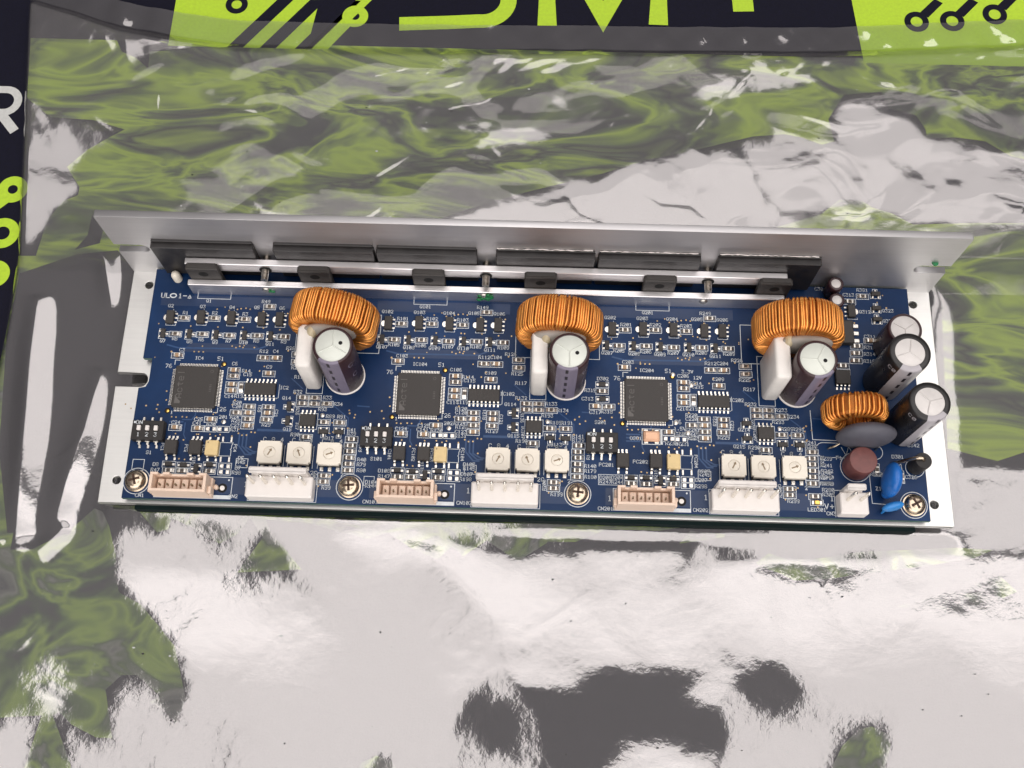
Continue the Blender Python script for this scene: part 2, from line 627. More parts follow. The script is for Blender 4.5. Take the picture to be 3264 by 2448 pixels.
# print below the bag, made up: lime and navy outlines follow the film's reflections
Z1, Z2 = ZM + .06, ZM + .09
GREEN_MM = [[(-37.4,-13.8),(-23.0,-13.1),(-12.6,-7.3),(-5.1,0.8),(-2.3,-0.2),(0.5,-4.8),(3.9,-13.6),(6.8,-25.8),(14.5,-29.6),(20.4,-35.4),(26.9,-42.1),(32.4,-57.8),(30.4,-64.9),(26.5,-61.2),(21.3,-59.0),(24.5,-57.1),(16.2,-51.1),(11.7,-51.2),(7.4,-55.7),(10.6,-66.4),(11.6,-69.8),(6.7,-69.7),(-1.2,-66.3),(-5.7,-62.7),(-7.5,-63.7),(0.3,-77.7),(1.4,-81.3),(-13.0,-81.8),(-13.5,-79.0),(-10.9,-63.8),(-27.4,-65.2)],[(-2.2,2.0),(9.6,0.2),(16.3,-6.5),(19.8,-5.3),(20.3,-1.6),(26.4,-4.1),(36.9,-9.5),(42.2,-6.2),(45.8,-0.8),(50.6,-7.0),(43.7,-18.6),(64.0,-17.0),(57.1,-9.4),(53.0,-5.4),(51.0,-1.2),(65.1,-1.9),(75.8,-4.7),(80.0,-5.1),(79.4,2.3)],[(73.0,2.1),(73.5,-4.2),(84.1,-6.5),(90.6,-4.3),(98.7,-9.2),(107.1,-12.6),(111.5,-8.3),(115.3,-11.3),(122.8,-5.9),(132.8,-12.4),(142.4,-5.9),(151.1,-5.6),(161.4,-1.1),(178.5,-1.1),(187.9,0.7),(187.9,2.3)],[(184.5,-5.1),(188.2,-0.8),(199.5,-1.6),(199.0,-2.6),(191.7,-3.9)],[(208.9,-10.6),(213.1,-7.4),(219.2,-9.3),(229.4,-8.5),(242.9,-6.0),(273.8,-3.8),(285.0,-4.2),(278.6,-7.0),(263.0,-10.0),(242.3,-13.2),(232.1,-15.0),(220.8,-15.9),(216.9,-14.0),(209.9,-11.6)],[(252.6,-23.2),(261.0,-20.2),(267.9,-21.0),(271.9,-21.4),(274.8,-18.3),(279.9,-17.7),(282.2,-19.6),(274.2,-23.9),(266.7,-23.6)],[(278.1,-15.4),(286.1,-12.4),(291.0,-17.3),(286.2,-19.5),(281.9,-18.1)],[(227.0,-74.6),(232.4,-65.3),(237.6,-60.5),(241.6,-59.5),(246.7,-61.7),(246.9,-64.9),(243.7,-74.1)],[(85.7,-78.8),(87.3,-74.7),(91.9,-72.3),(96.9,-73.9),(100.1,-78.4)]]
RIGHT_MM = [(279.1,109.1),(293.8,111.4),(314.1,113.9),(303.0,30.2),(290.0,25.5),(282.0,27.4),(274.0,29.3)]
CALM_MM = [[(90.3,104.8),(110.1,113.6),(132.4,121.7),(159.6,130.1),(176.8,136.5),(187.6,139.2),(198.7,142.5),(215.1,147.4),(226.7,148.6),(233.5,147.2),(240.2,144.5),(244.9,146.2),(243.3,155.6),(249.9,166.5),(264.1,168.1),(266.4,161.0),(276.0,158.2),(278.9,152.3),(279.1,148.6),(290.1,149.1),(300.3,147.8),(308.7,141.8),(317.6,139.7),(314.2,114.4),(292.9,113.8),(270.5,112.5),(263.6,116.7),(256.5,119.0),(253.3,121.5),(245.0,121.8),(238.3,116.0),(217.8,108.6)]]
LEFTW_MM = [[(-43.0,192.5),(-25.6,185.0),(-20.3,185.9),(-10.9,183.3),(1.6,179.4),(-12.6,178.2),(-12.1,170.5),(-17.5,175.3),(-23.3,177.9),(-25.8,182.8),(-40.6,188.9)],[(-57.1,157.4),(-45.5,148.2),(-29.1,147.3),(-16.9,143.6),(-22.1,140.1),(-29.3,134.6),(-35.6,127.2),(-29.6,118.9),(-29.6,115.7),(-34.8,113.0),(-39.0,104.7),(-40.5,91.0),(-47.1,90.8),(-54.7,137.8),(-57.0,155.3)],[(-23.2,107.7),(-18.3,101.5),(-18.7,96.6),(-27.1,93.8),(-23.6,99.5)]]

flat('reflection_gap_print', [[(-59, 183), (-56, 160), (-47, 96), (-46, 84), (-30, 84), (2, 86), (272, 86), (420, 100), (420, 183)]], 'film_swirl_print', ZM + .03)
flat('reflection_gap_print', [[(-45.5, 84), (-45.5, -130), (-30, -130), (-30, 84)]], 'mottled_print', ZM + .03)
flat('reflection_gap_print', [RIGHT_MM], 'film_swirl_print', ZM + .036)
for p in GREEN_MM:
    flat('reflection_gap_print', [p], 'mottled_print', ZM + .04)
for p in CALM_MM + LEFTW_MM:  # navy in the outlines of the film's bright reflections
    flat('plain_field', [p], 'navy_print', ZM + .045)
flat('plain_field', [[(-45, 60), (-40, 20), (-32, -8), (-12, -8), (-3, 14), (-1, 62), (-3, 86), (-12, 94), (-26, 92), (-45, 84)]], 'navy_print', ZM + .05)
# left lime block with navy stripes
flat('printed_block', [[(-6, 181), (-5.4, 245), (55, 245), (47, 181)]], 'lime_print', Z1)
flat('printed_block', [[(258.5, 181), (253, 245), (420, 245), (420, 181)]], 'lime_print', Z1)
for x in (16.5, 29.0, 42.5):
    flat('stripe', [[(x, 181), (x + 6.2, 181), (x + 23.5, 204), (x + 17.3, 204)]], 'navy_print', Z2)
for x in (53.5,):
    flat('stripe', [[(x - 7, 181), (x - 1, 181), (x + 17, 205), (x + 11, 205)]], 'lime_print', Z2)


def ring(cx, cy, r0, r1, m, z, hole=None):
    me = plate([circle(cx, cy, r1, 40), circle(cx, cy, r0, 32)], z - .01, z, m)
    o = place('ring', me, table_mat)
    return o


ring(18.0, 200.8, 2.0, 4.3, 'navy_print', Z2 + .05)
ring(64.3, 196.6, 1.7, 5.0, 'lime_print', Z2 + .05)
flat('stripe', [[(50.5, 181), (55, 181), (63.0, 192.2), (60.2, 194.4)]], 'lime_print', Z2 + .02)
for cx, cy in ((280.2, 200.3), (293.9, 201.0), (310.6, 204.6)):
    ring(cx, cy, 2.3, 4.7, 'navy_print', Z2 + .05)
    flat('stripe', [[(cx + 1.6, cy + 4.2), (cx + 4.6, cy + 2.0), (cx + 11, cy + 9), (cx + 8, cy + 11)]], 'navy_print', Z2 + .02)


def stroke(name, pts, w, m, z, parent=None):
    return MB().line(pts, w, z, m).build(name, parent or table_mat)


def arc(cx, cy, r, a0, a1, n=12):
    return [(cx + r * math.cos(R(a0 + (a1 - a0) * i / n)), cy + r * math.sin(R(a0 + (a1 - a0) * i / n))) for i in range(n + 1)]


# S M T, cut off by the top of the picture
stroke('letter', [(81.5, 193.6), (100, 194.8), (112, 195.8)] + arc(113, 206, 10.2, -86, 20) + arc(104, 216, 9, 0, 150) + [(92, 232), (100, 241), (122, 241)], 6.2, 'lime_print', Z2)
stroke('letter', [(138.3, 194.4), (137.6, 242), (159.8, 199.2), (182, 242), (181, 196)], 7.4, 'lime_print', Z2)
stroke('letter', [(214.0, 203.2), (212.2, 240)], 8.0, 'lime_print', Z2)
stroke('letter', [(194, 243), (234, 245)], 7.0, 'lime_print', Z2 + .02)
# grey R and lime rings at the left edge
stroke('letter', [(-72, 142), (-72, 159.5)] + arc(-63.6, 154.6, 5.0, 95, -95) + [(-70, 149.6)], 3.0, 'grey_print', Z2)
stroke('letter', [(-64.5, 149.6), (-57.5, 141.6)], 3.6, 'grey_print', Z2 + .02)
ring(-53.6, 117.3, 1.8, 5.4, 'lime_print', Z2)
stroke('stripe', [(-55.5, 113.5), (-61, 108)], 4.2, 'lime_print', Z2 + .02)
ring(-54.0, 99.6, 2.6, 6.0, 'lime_print', Z2)
MB().add([(x, y, Z2) for x, y in circle(-53.6, 83.6, 5.2, 36)], [tuple(range(36))], 'lime_print').build('dot', table_mat)

# ------------------------------------------------------------------ static-shielding bag
nrng = np.random.default_rng(11)


def waves(X, Y, n, w0, w1, ang, spread, slope, seed, sharp=1.0):
    g = np.random.default_rng(seed)
    H = np.zeros_like(X)
    for _ in range(n):
        wl = w0 * (w1 / w0) ** g.random()
        a = R(ang + spread * (g.random() * 2 - 1))
        ph = g.random() * 6.283
        q = (X * np.cos(a) + Y * np.sin(a)) * 2 * PI / wl + ph
        H += wl / (2 * PI) * (np.sin(q) if sharp <= 1 else np.arcsin(np.sin(q) * 0.985))
    return H * slope * 1.4 / math.sqrt(n)


# height of the crumpled film on a 3 mm grid: hundredths of a millimetre below the bracket's base
SCULPT_X = (-64.0, 3.0, 137)
SCULPT_Y = (-104.0, 3.0, 102)
SCULPT = [
    782,782,782,782,782,782,783,785,788,794,801,810,820,831,840,848,855,859,862,863,863,862,862,867,880,894,909,923,935,945,953,959,963,965,966,965,963,961,958,956,
    953,951,951,951,953,955,959,964,971,977,985,992,1000,1009,1017,1025,1032,1038,1044,1048,1051,1052,1051,1049,1045,1039,1031,1021,1009,995,981,965,949,931,918,908,898,887,879,872,
    869,868,870,875,881,890,903,916,926,936,944,951,957,961,965,967,969,969,969,967,964,960,955,949,942,934,925,915,905,895,884,873,863,853,844,835,827,820,813,808,
    803,799,795,792,789,787,785,783,782,781,780,779,779,778,778,777,777,783,783,782,782,782,782,782,784,786,791,796,804,812,823,833,843,851,857,862,866,869,870,871,
    877,890,905,918,931,942,951,958,963,966,968,968,966,964,961,958,954,951,949,947,946,947,948,952,957,962,969,977,985,994,1003,1011,1020,1027,1034,1040,1044,1047,1048,1048,
    1045,1041,1036,1028,1018,1006,993,978,961,944,925,906,891,880,868,858,851,847,847,851,858,869,885,899,913,925,935,944,951,957,962,966,968,969,969,968,966,963,959,954,
    947,940,931,922,912,901,891,880,869,859,850,841,832,825,818,812,806,802,798,794,791,789,786,785,783,782,781,780,779,779,778,778,778,777,783,783,783,782,782,782,
    782,783,784,787,791,797,804,814,825,836,846,855,863,869,875,879,881,888,902,916,929,940,949,957,963,967,969,970,969,968,965,961,957,953,949,946,943,941,940,941,
    944,948,954,961,969,978,987,996,1006,1014,1023,1030,1035,1040,1043,1044,1043,1041,1038,1032,1025,1015,1003,990,974,957,939,919,898,878,861,849,837,828,825,826,833,845,862,879,
    896,910,923,935,944,952,958,963,966,968,969,969,968,966,963,958,952,946,937,928,918,908,897,886,875,865,855,846,837,829,822,816,810,805,801,797,793,791,788,786,
    784,783,782,781,780,780,779,779,778,778,778,784,783,783,783,782,782,782,782,782,784,787,790,796,804,814,827,840,852,863,873,881,888,893,902,915,928,939,948,956,
    963,967,971,972,973,971,969,966,962,957,952,947,943,939,936,934,934,935,939,944,952,960,969,979,989,999,1009,1017,1025,1031,1035,1038,1039,1039,1037,1033,1028,1021,1011,1000,
    987,971,954,935,914,892,870,848,830,815,805,802,806,819,838,857,876,893,909,923,935,945,953,959,964,967,969,970,969,968,966,962,957,951,944,935,925,915,904,892,
    881,871,860,851,842,834,826,820,814,808,803,799,796,793,790,788,786,784,783,782,781,780,780,779,779,778,778,778,784,784,784,783,783,782,782,781,781,781,782,785,
    789,794,802,816,833,849,863,876,888,899,908,918,929,939,948,956,963,968,972,974,976,975,974,971,967,962,957,951,945,940,934,930,927,926,926,929,934,941,950,960,
    971,982,993,1003,1011,1019,1025,1029,1032,1034,1033,1031,1028,1023,1016,1007,996,983,968,951,932,911,889,867,844,821,799,782,780,792,813,834,854,874,891,908,922,935,945,954,
    960,965,968,970,970,969,968,965,961,956,949,941,932,921,910,899,887,876,865,855,846,838,830,823,817,811,806,802,798,795,792,789,787,786,784,783,782,781,780,780,
    779,779,779,778,778,785,785,784,784,783,783,782,781,780,779,779,781,783,788,795,810,830,848,865,880,894,907,919,930,939,948,956,963,968,973,976,978,979,978,976,
    972,968,963,957,950,943,937,930,925,920,917,916,918,922,929,939,950,962,974,985,996,1005,1012,1018,1023,1026,1027,1027,1025,1021,1017,1010,1002,991,979,965,948,930,910,889,
    867,844,822,800,782,780,792,813,834,854,873,891,908,922,935,946,955,962,967,969,971,970,969,967,964,960,954,947,938,928,916,904,893,881,870,859,850,841,833,826,
    820,814,809,804,800,797,794,791,789,787,785,784,783,782,781,781,780,780,779,779,779,778,786,786,785,785,784,783,782,781,779,778,777,778,781,786,795,811,832,851,
    869,885,899,912,924,935,944,953,961,967,973,977,980,981,981,980,978,974,969,963,956,949,941,934,926,919,913,909,906,906,909,916,926,938,952,965,977,988,997,1005,
    1011,1015,1018,1019,1018,1017,1013,1008,1002,994,985,974,961,946,930,912,892,872,851,833,817,806,803,806,819,837,856,875,892,908,923,936,947,956,963,968,971,972,971,970,
    967,963,958,951,943,934,922,910,898,885,874,863,853,844,836,829,822,816,811,806,802,798,795,792,790,788,786,785,784,783,782,781,781,780,780,780,779,779,779,787,
    787,786,786,785,784,783,781,779,777,776,777,781,788,799,817,840,860,877,891,903,914,924,934,945,955,963,970,975,979,982,983,983,982,979,975,970,963,956,948,939,
    931,922,914,907,901,897,895,896,901,911,925,941,955,969,980,989,996,1001,1005,1007,1008,1008,1006,1003,998,992,985,977,967,957,945,931,916,899,881,865,853,840,831,827,
    827,832,844,861,878,894,910,924,937,948,958,965,970,973,974,973,970,967,961,955,947,938,927,915,902,889,877,866,855,846,838,830,824,818,812,808,803,800,796,794,
    791,789,787,786,785,784,783,782,781,781,781,780,780,780,779,779,788,788,788,787,786,785,784,782,780,778,778,779,783,791,807,829,852,874,889,898,906,914,920,930,
    944,955,964,971,977,981,983,984,984,983,980,976,970,963,955,947,938,928,919,910,902,895,889,885,883,885,893,909,928,945,961,973,981,986,989,992,994,995,995,993,
    990,985,979,973,965,958,951,943,933,922,910,898,885,873,863,855,851,850,852,857,867,882,897,911,925,938,949,958,966,972,975,977,975,972,967,960,951,941,930,918,
    905,892,879,868,857,848,839,832,825,819,813,808,804,801,797,794,792,790,788,787,785,784,783,783,782,782,781,781,780,780,780,780,779,789,789,789,788,788,787,786,
    784,782,781,781,783,787,797,815,839,863,885,899,905,909,912,920,932,945,956,964,971,976,980,983,984,984,983,980,976,970,963,955,945,935,925,916,906,897,889,882,
    877,873,873,876,891,913,935,955,966,969,971,973,976,978,979,979,978,975,970,965,959,951,946,944,941,936,930,924,914,902,892,884,878,874,872,873,875,878,886,899,
    913,926,938,949,958,966,972,977,980,980,976,968,957,946,932,918,905,892,879,868,857,848,839,832,825,819,814,809,805,801,798,795,793,790,789,787,786,785,784,783,
    783,782,782,781,781,781,780,780,780,780,791,791,790,790,790,789,788,787,786,785,786,789,795,804,823,847,871,893,906,910,913,916,924,937,947,956,964,970,975,979,
    982,984,984,982,979,975,969,962,953,943,933,923,913,903,894,885,878,871,867,866,869,880,900,924,941,949,952,953,954,956,958,960,960,960,958,955,950,948,943,938,
    939,938,936,932,929,926,917,909,903,898,894,893,892,893,894,895,901,914,926,938,948,956,964,971,977,982,985,981,969,955,939,922,902,886,876,866,856,847,839,831,
    825,819,813,809,805,801,798,795,793,791,789,788,786,785,785,784,783,783,782,782,782,781,781,781,780,780,780,792,792,792,792,791,791,790,790,790,791,793,797,803,
    813,831,854,877,898,912,916,918,924,935,944,951,956,962,968,974,978,981,982,982,981,978,973,967,960,951,941,931,921,910,900,891,882,874,868,864,863,867,877,892,
    908,921,928,930,930,930,932,935,937,939,940,942,941,944,944,935,932,934,935,934,932,931,932,929,923,919,915,912,910,909,910,909,907,906,915,926,936,945,953,961,
    968,974,979,982,980,970,952,933,912,890,873,862,853,844,836,830,823,818,812,808,804,800,797,794,792,790,789,787,786,786,785,784,784,783,783,783,782,782,782,781,
    781,781,780,780,794,794,794,794,793,793,793,794,795,797,801,807,814,824,840,861,881,900,917,925,928,935,947,953,954,954,958,966,973,977,980,981,980,978,974,969,
    963,956,948,938,928,918,908,899,889,881,873,867,864,863,867,874,884,894,902,907,908,906,904,905,908,913,916,921,929,934,940,939,930,928,930,931,930,929,929,931,
    934,933,932,929,927,924,920,917,915,913,911,915,925,933,941,948,955,961,967,971,973,973,964,947,928,906,882,863,851,841,833,827,821,816,811,806,802,799,796,793,
    791,789,788,787,786,785,785,784,784,784,783,783,783,782,782,782,781,781,781,780,780,795,795,795,796,796,796,797,798,801,804,810,817,827,838,851,867,886,903,919,
    930,940,949,953,956,956,954,958,967,974,979,981,980,976,972,968,964,958,951,944,935,926,917,907,898,889,880,873,868,864,864,866,870,876,881,886,888,887,884,879,
    876,882,892,900,909,917,925,931,928,923,924,925,926,925,925,926,928,931,935,935,933,930,927,923,916,912,910,910,911,919,927,934,941,947,952,956,958,959,957,952,
    941,922,901,879,857,840,831,824,819,814,809,804,801,797,794,792,790,788,787,786,785,785,785,784,784,784,784,784,783,783,783,782,782,782,781,781,780,780,797,797,
    797,797,798,799,800,803,807,812,819,828,839,851,864,877,891,904,917,934,949,956,960,961,960,959,963,972,979,983,985,980,969,962,960,957,952,947,940,932,924,915,
    906,897,888,881,874,869,866,864,865,867,869,871,873,873,871,867,861,858,863,875,886,896,905,912,919,916,912,915,916,917,918,919,920,923,925,928,928,927,925,922,
    917,911,907,904,904,904,909,919,927,933,937,940,942,942,941,938,933,926,912,893,873,852,836,826,818,812,807,802,798,795,792,790,788,786,785,785,784,784,784,784,
    784,784,784,784,784,784,783,783,782,782,782,781,781,780,780,798,798,799,799,800,802,804,808,813,820,829,838,849,860,872,883,895,907,921,939,955,965,968,969,966,
    967,973,979,984,988,985,975,961,954,952,950,946,942,936,930,922,914,906,897,889,881,875,870,866,864,863,863,862,862,862,860,858,855,851,850,851,861,874,884,891,
    896,901,899,897,901,904,906,908,911,914,916,918,919,920,919,918,915,911,905,900,897,894,896,903,913,920,925,926,926,925,924,921,917,912,905,895,882,867,851,836,
    824,814,807,801,797,793,790,787,785,784,783,783,782,782,783,783,783,784,784,784,784,784,784,783,783,782,782,781,781,780,780,779,799,800,800,801,803,805,808,812,
    819,828,838,848,859,868,877,886,900,916,931,947,960,971,979,981,977,976,980,985,987,987,981,968,954,946,945,944,942,938,934,928,921,914,906,898,890,882,876,870,
    866,863,860,858,856,855,853,851,849,847,846,846,847,853,864,874,876,878,878,877,882,886,890,894,897,902,905,908,909,910,910,910,909,907,903,897,891,888,888,893,
    902,911,917,919,914,909,906,903,900,896,891,886,878,869,859,847,834,822,811,803,796,791,787,784,782,781,780,780,780,781,781,782,783,783,784,784,784,784,784,784,
    784,783,782,782,781,780,780,779,779,800,801,802,803,805,807,811,817,826,836,847,859,869,878,885,896,911,926,942,957,968,977,984,989,988,983,984,988,986,980,971,
    959,947,941,940,940,939,936,932,927,921,914,906,898,890,883,876,870,865,860,857,853,851,848,846,845,844,843,844,846,849,852,858,862,862,861,858,860,867,873,878,
    881,885,891,896,898,898,899,899,898,898,897,896,893,888,886,888,892,902,911,912,908,902,895,887,881,878,875,872,869,864,858,850,840,829,818,808,799,792,786,782,
    780,778,777,777,777,778,779,780,781,782,783,784,785,785,785,785,784,784,783,782,781,781,780,779,778,778,801,802,803,804,806,809,814,821,831,843,856,868,880,890,
    900,912,923,937,953,967,977,982,986,989,990,988,986,983,979,971,961,949,942,940,939,939,938,936,932,928,922,915,907,899,891,883,876,869,862,857,852,848,845,842,
    840,839,840,841,844,847,850,852,854,854,852,849,850,855,862,868,873,876,879,881,885,886,886,886,886,885,885,886,887,890,890,889,890,893,899,904,900,896,889,882,
    873,866,859,856,856,855,852,847,841,833,823,813,803,794,787,782,778,775,774,773,774,775,776,778,780,781,783,784,785,785,785,785,785,784,783,783,782,781,780,779,
    778,777,776,802,803,804,805,808,811,816,825,836,850,864,878,891,903,915,927,938,949,961,971,978,983,986,988,988,986,983,978,972,963,953,943,939,939,940,940,939,
    937,934,929,923,916,908,900,891,882,874,866,859,852,847,842,838,836,835,835,836,839,842,846,849,851,850,849,845,845,850,857,863,870,874,877,878,875,873,873,872,
    872,872,872,872,873,875,879,885,888,891,894,894,892,886,882,875,867,859,854,852,849,848,846,843,839,833,825,816,807,798,789,782,777,773,771,770,770,771,773,775,
    778,780,782,783,785,785,786,786,786,785,784,783,782,781,780,779,778,777,776,775,802,803,804,806,809,812,818,827,840,855,870,886,900,913,926,937,948,957,965,973,
    978,982,985,986,985,983,979,973,966,958,947,941,941,942,943,943,942,939,936,931,925,917,909,900,890,881,871,862,854,846,840,835,831,829,829,830,832,836,840,844,
    847,848,847,846,842,843,849,856,863,869,874,877,877,874,868,866,865,864,864,864,864,865,868,873,879,886,891,893,892,885,877,868,858,853,851,850,849,846,844,841,
    837,832,826,818,809,800,792,783,777,771,768,766,766,767,769,772,775,778,780,783,784,786,786,787,787,786,785,784,783,781,780,779,777,776,775,774,773,802,803,805,
    806,809,813,819,829,843,859,875,891,905,919,931,942,952,960,967,973,977,981,982,983,982,979,975,969,962,954,946,944,946,947,948,947,946,943,939,934,927,919,910,
    900,889,878,867,857,847,839,832,827,823,822,822,824,827,831,836,840,843,844,844,842,839,841,847,855,862,868,873,875,875,872,868,866,864,864,863,863,864,865,868,
    873,879,885,889,891,889,882,873,860,850,847,849,849,848,845,842,838,833,827,820,812,803,794,785,777,770,765,763,762,763,765,768,771,775,778,781,784,786,787,788,
    788,787,786,785,784,782,780,779,777,775,774,773,771,770,802,803,804,806,809,813,819,829,843,860,877,892,907,920,932,943,952,960,966,971,975,978,979,979,978,975,
    971,965,959,952,950,951,953,954,954,953,950,947,942,936,929,920,910,899,887,875,862,850,839,830,822,817,813,812,813,816,821,826,830,835,837,839,838,837,835,838,
    845,853,860,866,871,873,873,871,868,865,864,863,862,863,864,866,869,873,878,883,886,887,885,879,869,858,849,846,848,849,848,846,842,837,831,825,817,807,798,788,
    778,770,764,759,757,757,760,763,767,771,776,780,783,786,787,788,789,788,787,786,785,783,781,779,777,775,773,772,770,769,767,802,803,804,806,808,812,818,828,842,
    858,875,890,905,917,929,939,948,956,962,967,971,973,974,974,973,970,966,961,956,955,957,960,961,961,960,958,955,951,945,939,930,921,910,897,884,869,855,842,829,
    819,811,805,802,801,803,807,812,818,823,827,830,832,831,830,831,837,844,852,859,864,868,870,870,869,867,865,863,861,861,862,863,866,869,873,877,881,883,883,880,
    874,865,856,849,847,849,849,849,846,843,837,831,823,815,805,794,783,772,763,757,753,752,754,757,762,767,772,777,782,785,788,789,790,790,789,788,786,784,782,779,
    777,775,773,771,769,767,766,764,802,802,803,805,807,810,816,825,838,854,870,885,899,912,923,933,942,950,956,961,964,966,967,967,966,963,960,958,958,962,965,967,
    968,968,966,963,959,954,948,940,931,920,908,894,878,862,846,831,817,806,797,791,788,788,791,795,801,808,813,818,821,823,824,824,828,836,844,851,858,862,866,867,
    867,866,864,862,861,859,859,860,862,865,868,872,875,878,879,878,874,868,861,854,849,848,850,851,850,847,843,838,831,823,814,803,791,779,767,757,751,748,748,751,
    756,762,768,774,779,784,787,790,791,791,790,789,787,785,783,780,777,775,772,770,768,766,764,762,760,801,802,802,803,805,808,812,821,833,847,862,877,891,903,914,
    924,933,941,947,952,955,957,958,958,956,954,955,960,964,968,971,973,973,973,971,967,962,956,948,939,929,917,903,888,871,853,835,818,803,791,782,775,772,773,776,
    781,788,795,801,806,809,813,815,820,828,837,845,851,857,860,863,863,863,862,861,859,857,856,856,857,859,862,865,869,872,874,875,873,870,864,857,851,849,851,852,
    852,851,848,844,839,832,824,814,803,790,776,763,752,746,744,746,750,756,762,769,776,782,786,790,792,792,792,791,789,786,784,781,778,775,772,769,767,764,762,760,
    758,756,801,801,801,802,803,805,808,815,825,838,852,866,880,892,903,913,922,930,936,941,944,946,947,946,945,947,954,962,967,972,975,977,977,976,974,969,963,956,
    947,936,924,910,895,878,860,841,821,803,787,774,764,758,755,756,759,765,772,780,786,791,795,802,812,820,830,838,845,851,855,858,859,859,858,857,855,854,852,851,
    851,852,854,857,860,864,868,870,871,870,867,861,855,850,849,852,853,854,852,849,845,839,832,824,814,802,790,775,761,750,745,744,746,751,757,763,771,778,783,788,
    792,793,794,793,791,788,785,782,778,775,772,769,766,763,760,758,756,754,752,800,800,800,801,801,802,804,808,816,827,840,854,868,880,892,901,910,917,923,927,931,
    932,933,931,934,942,952,961,968,974,977,978,978,977,974,969,962,953,942,930,915,900,882,864,845,825,804,786,769,756,746,740,737,737,741,747,754,762,768,774,783,
    796,809,821,831,839,845,850,853,854,854,853,851,850,848,847,846,845,845,845,846,849,853,857,861,865,867,867,865,860,855,849,849,852,854,854,853,850,846,840,833,
    824,814,802,789,776,764,755,750,749,752,757,762,767,773,780,784,789,793,795,794,792,790,786,783,779,775,772,768,765,762,759,756,754,751,749,747,799,799,799,799,
    799,799,800,801,806,814,827,841,856,869,880,890,897,902,906,910,914,916,917,916,921,933,945,956,965,971,974,975,975,973,970,965,958,948,934,919,901,882,862,843,
    824,804,784,766,750,737,728,722,719,719,722,727,734,742,750,761,776,791,806,819,830,838,844,847,848,848,846,844,842,840,839,838,837,837,836,836,837,838,842,847,
    853,859,862,864,863,860,855,849,849,851,853,853,852,850,846,840,832,823,813,801,788,775,765,757,753,752,755,760,767,773,777,782,786,790,794,794,793,791,788,784,
    780,776,772,768,764,761,757,754,751,749,746,744,742,799,798,798,798,798,797,796,796,797,801,813,829,844,858,871,880,883,885,887,890,893,896,898,899,905,919,933,
    945,954,960,963,964,963,961,957,953,948,937,920,900,880,857,835,815,799,781,762,744,729,718,710,704,701,701,703,707,714,723,735,752,770,788,802,815,825,834,839,
    840,840,839,837,833,829,828,827,827,827,827,826,825,825,825,828,834,843,850,856,859,860,858,854,848,847,849,851,851,851,849,845,840,832,822,811,798,784,770,759,
    751,749,749,753,759,766,775,782,786,790,793,794,793,791,788,785,780,776,772,768,764,760,756,753,749,746,744,741,739,736,798,798,797,797,797,796,794,793,791,791,
    802,819,835,849,863,870,870,868,866,866,868,871,874,877,885,898,912,924,933,938,941,942,940,937,933,927,920,911,895,873,849,825,806,790,775,757,738,722,709,699,
    693,689,686,685,686,689,696,708,726,748,766,783,796,805,814,824,829,829,829,827,823,819,814,813,813,814,815,815,814,813,811,810,811,817,829,839,847,852,854,855,
    852,846,846,849,851,852,852,850,848,843,834,822,809,795,779,763,750,744,742,745,749,755,763,772,782,789,793,794,792,790,788,784,781,776,772,767,763,759,755,751,
    747,744,741,738,735,733,730,797,797,797,796,796,795,793,792,791,793,801,814,827,840,850,855,855,852,848,844,841,841,843,847,857,868,879,888,895,900,903,904,903,
    899,892,884,876,868,854,832,809,790,777,765,751,733,715,700,690,684,680,677,675,673,672,677,689,704,722,746,764,776,784,790,796,803,809,813,813,811,807,801,796,
    796,798,800,801,801,800,798,796,794,793,795,806,820,832,840,842,844,844,844,847,851,854,855,855,854,853,849,840,827,811,795,778,757,746,741,739,740,744,751,758,
    767,778,786,791,791,789,786,783,780,776,771,766,762,757,753,749,745,742,738,735,732,729,727,724,797,796,796,796,795,794,794,793,794,797,803,812,822,831,838,842,
    843,840,835,827,817,807,802,803,811,820,828,834,837,841,845,847,847,842,832,821,812,807,798,779,761,750,743,735,725,711,692,682,676,673,671,669,667,665,666,672,
    690,705,718,732,747,756,759,763,769,772,777,782,786,786,780,774,772,778,781,783,784,783,782,781,779,777,773,770,774,787,797,805,809,812,815,821,826,829,832,833,
    833,833,832,831,823,810,796,781,765,753,747,742,739,738,742,750,755,763,773,780,785,785,783,781,778,774,770,765,760,756,751,747,743,739,736,732,729,726,723,720,
    717,796,796,796,795,795,795,794,795,796,799,804,810,817,824,829,832,832,830,824,814,797,771,744,734,740,746,752,754,752,754,760,762,759,755,749,742,734,732,727,
    714,704,701,699,695,691,684,678,673,670,668,667,665,664,663,665,667,675,687,696,699,706,713,717,721,725,728,732,735,738,738,736,734,734,736,737,738,738,738,737,
    736,735,734,732,730,728,732,737,741,743,744,747,753,756,759,760,761,761,761,761,760,755,748,739,730,722,722,720,717,714,712,715,728,747,764,775,782,785,786,784,
    782,779,775,771,766,761,757,752,748,744,740,737,733,730,727,724,721,718,795,795,795,795,795,795,795,796,798,801,805,809,814,818,822,824,824,821,816,805,785,742,
    640,640,640,640,640,640,640,640,640,640,640,640,640,640,640,640,640,640,640,640,640,640,640,640,640,640,640,640,640,640,640,640,640,640,640,640,640,640,640,640,
    640,640,640,640,640,640,640,640,640,640,640,640,640,640,640,640,640,640,640,640,640,640,640,640,640,640,640,640,640,640,640,640,640,640,640,640,640,640,640,640,
    640,640,640,640,640,640,640,640,640,640,731,769,784,791,793,793,792,789,786,782,778,774,769,764,760,755,751,748,744,741,738,735,732,729,726,795,795,795,795,795,
    795,796,797,799,802,804,808,811,814,816,817,817,814,808,796,771,724,640,640,640,640,640,640,640,640,640,640,640,640,640,640,640,640,640,640,640,640,640,640,640,
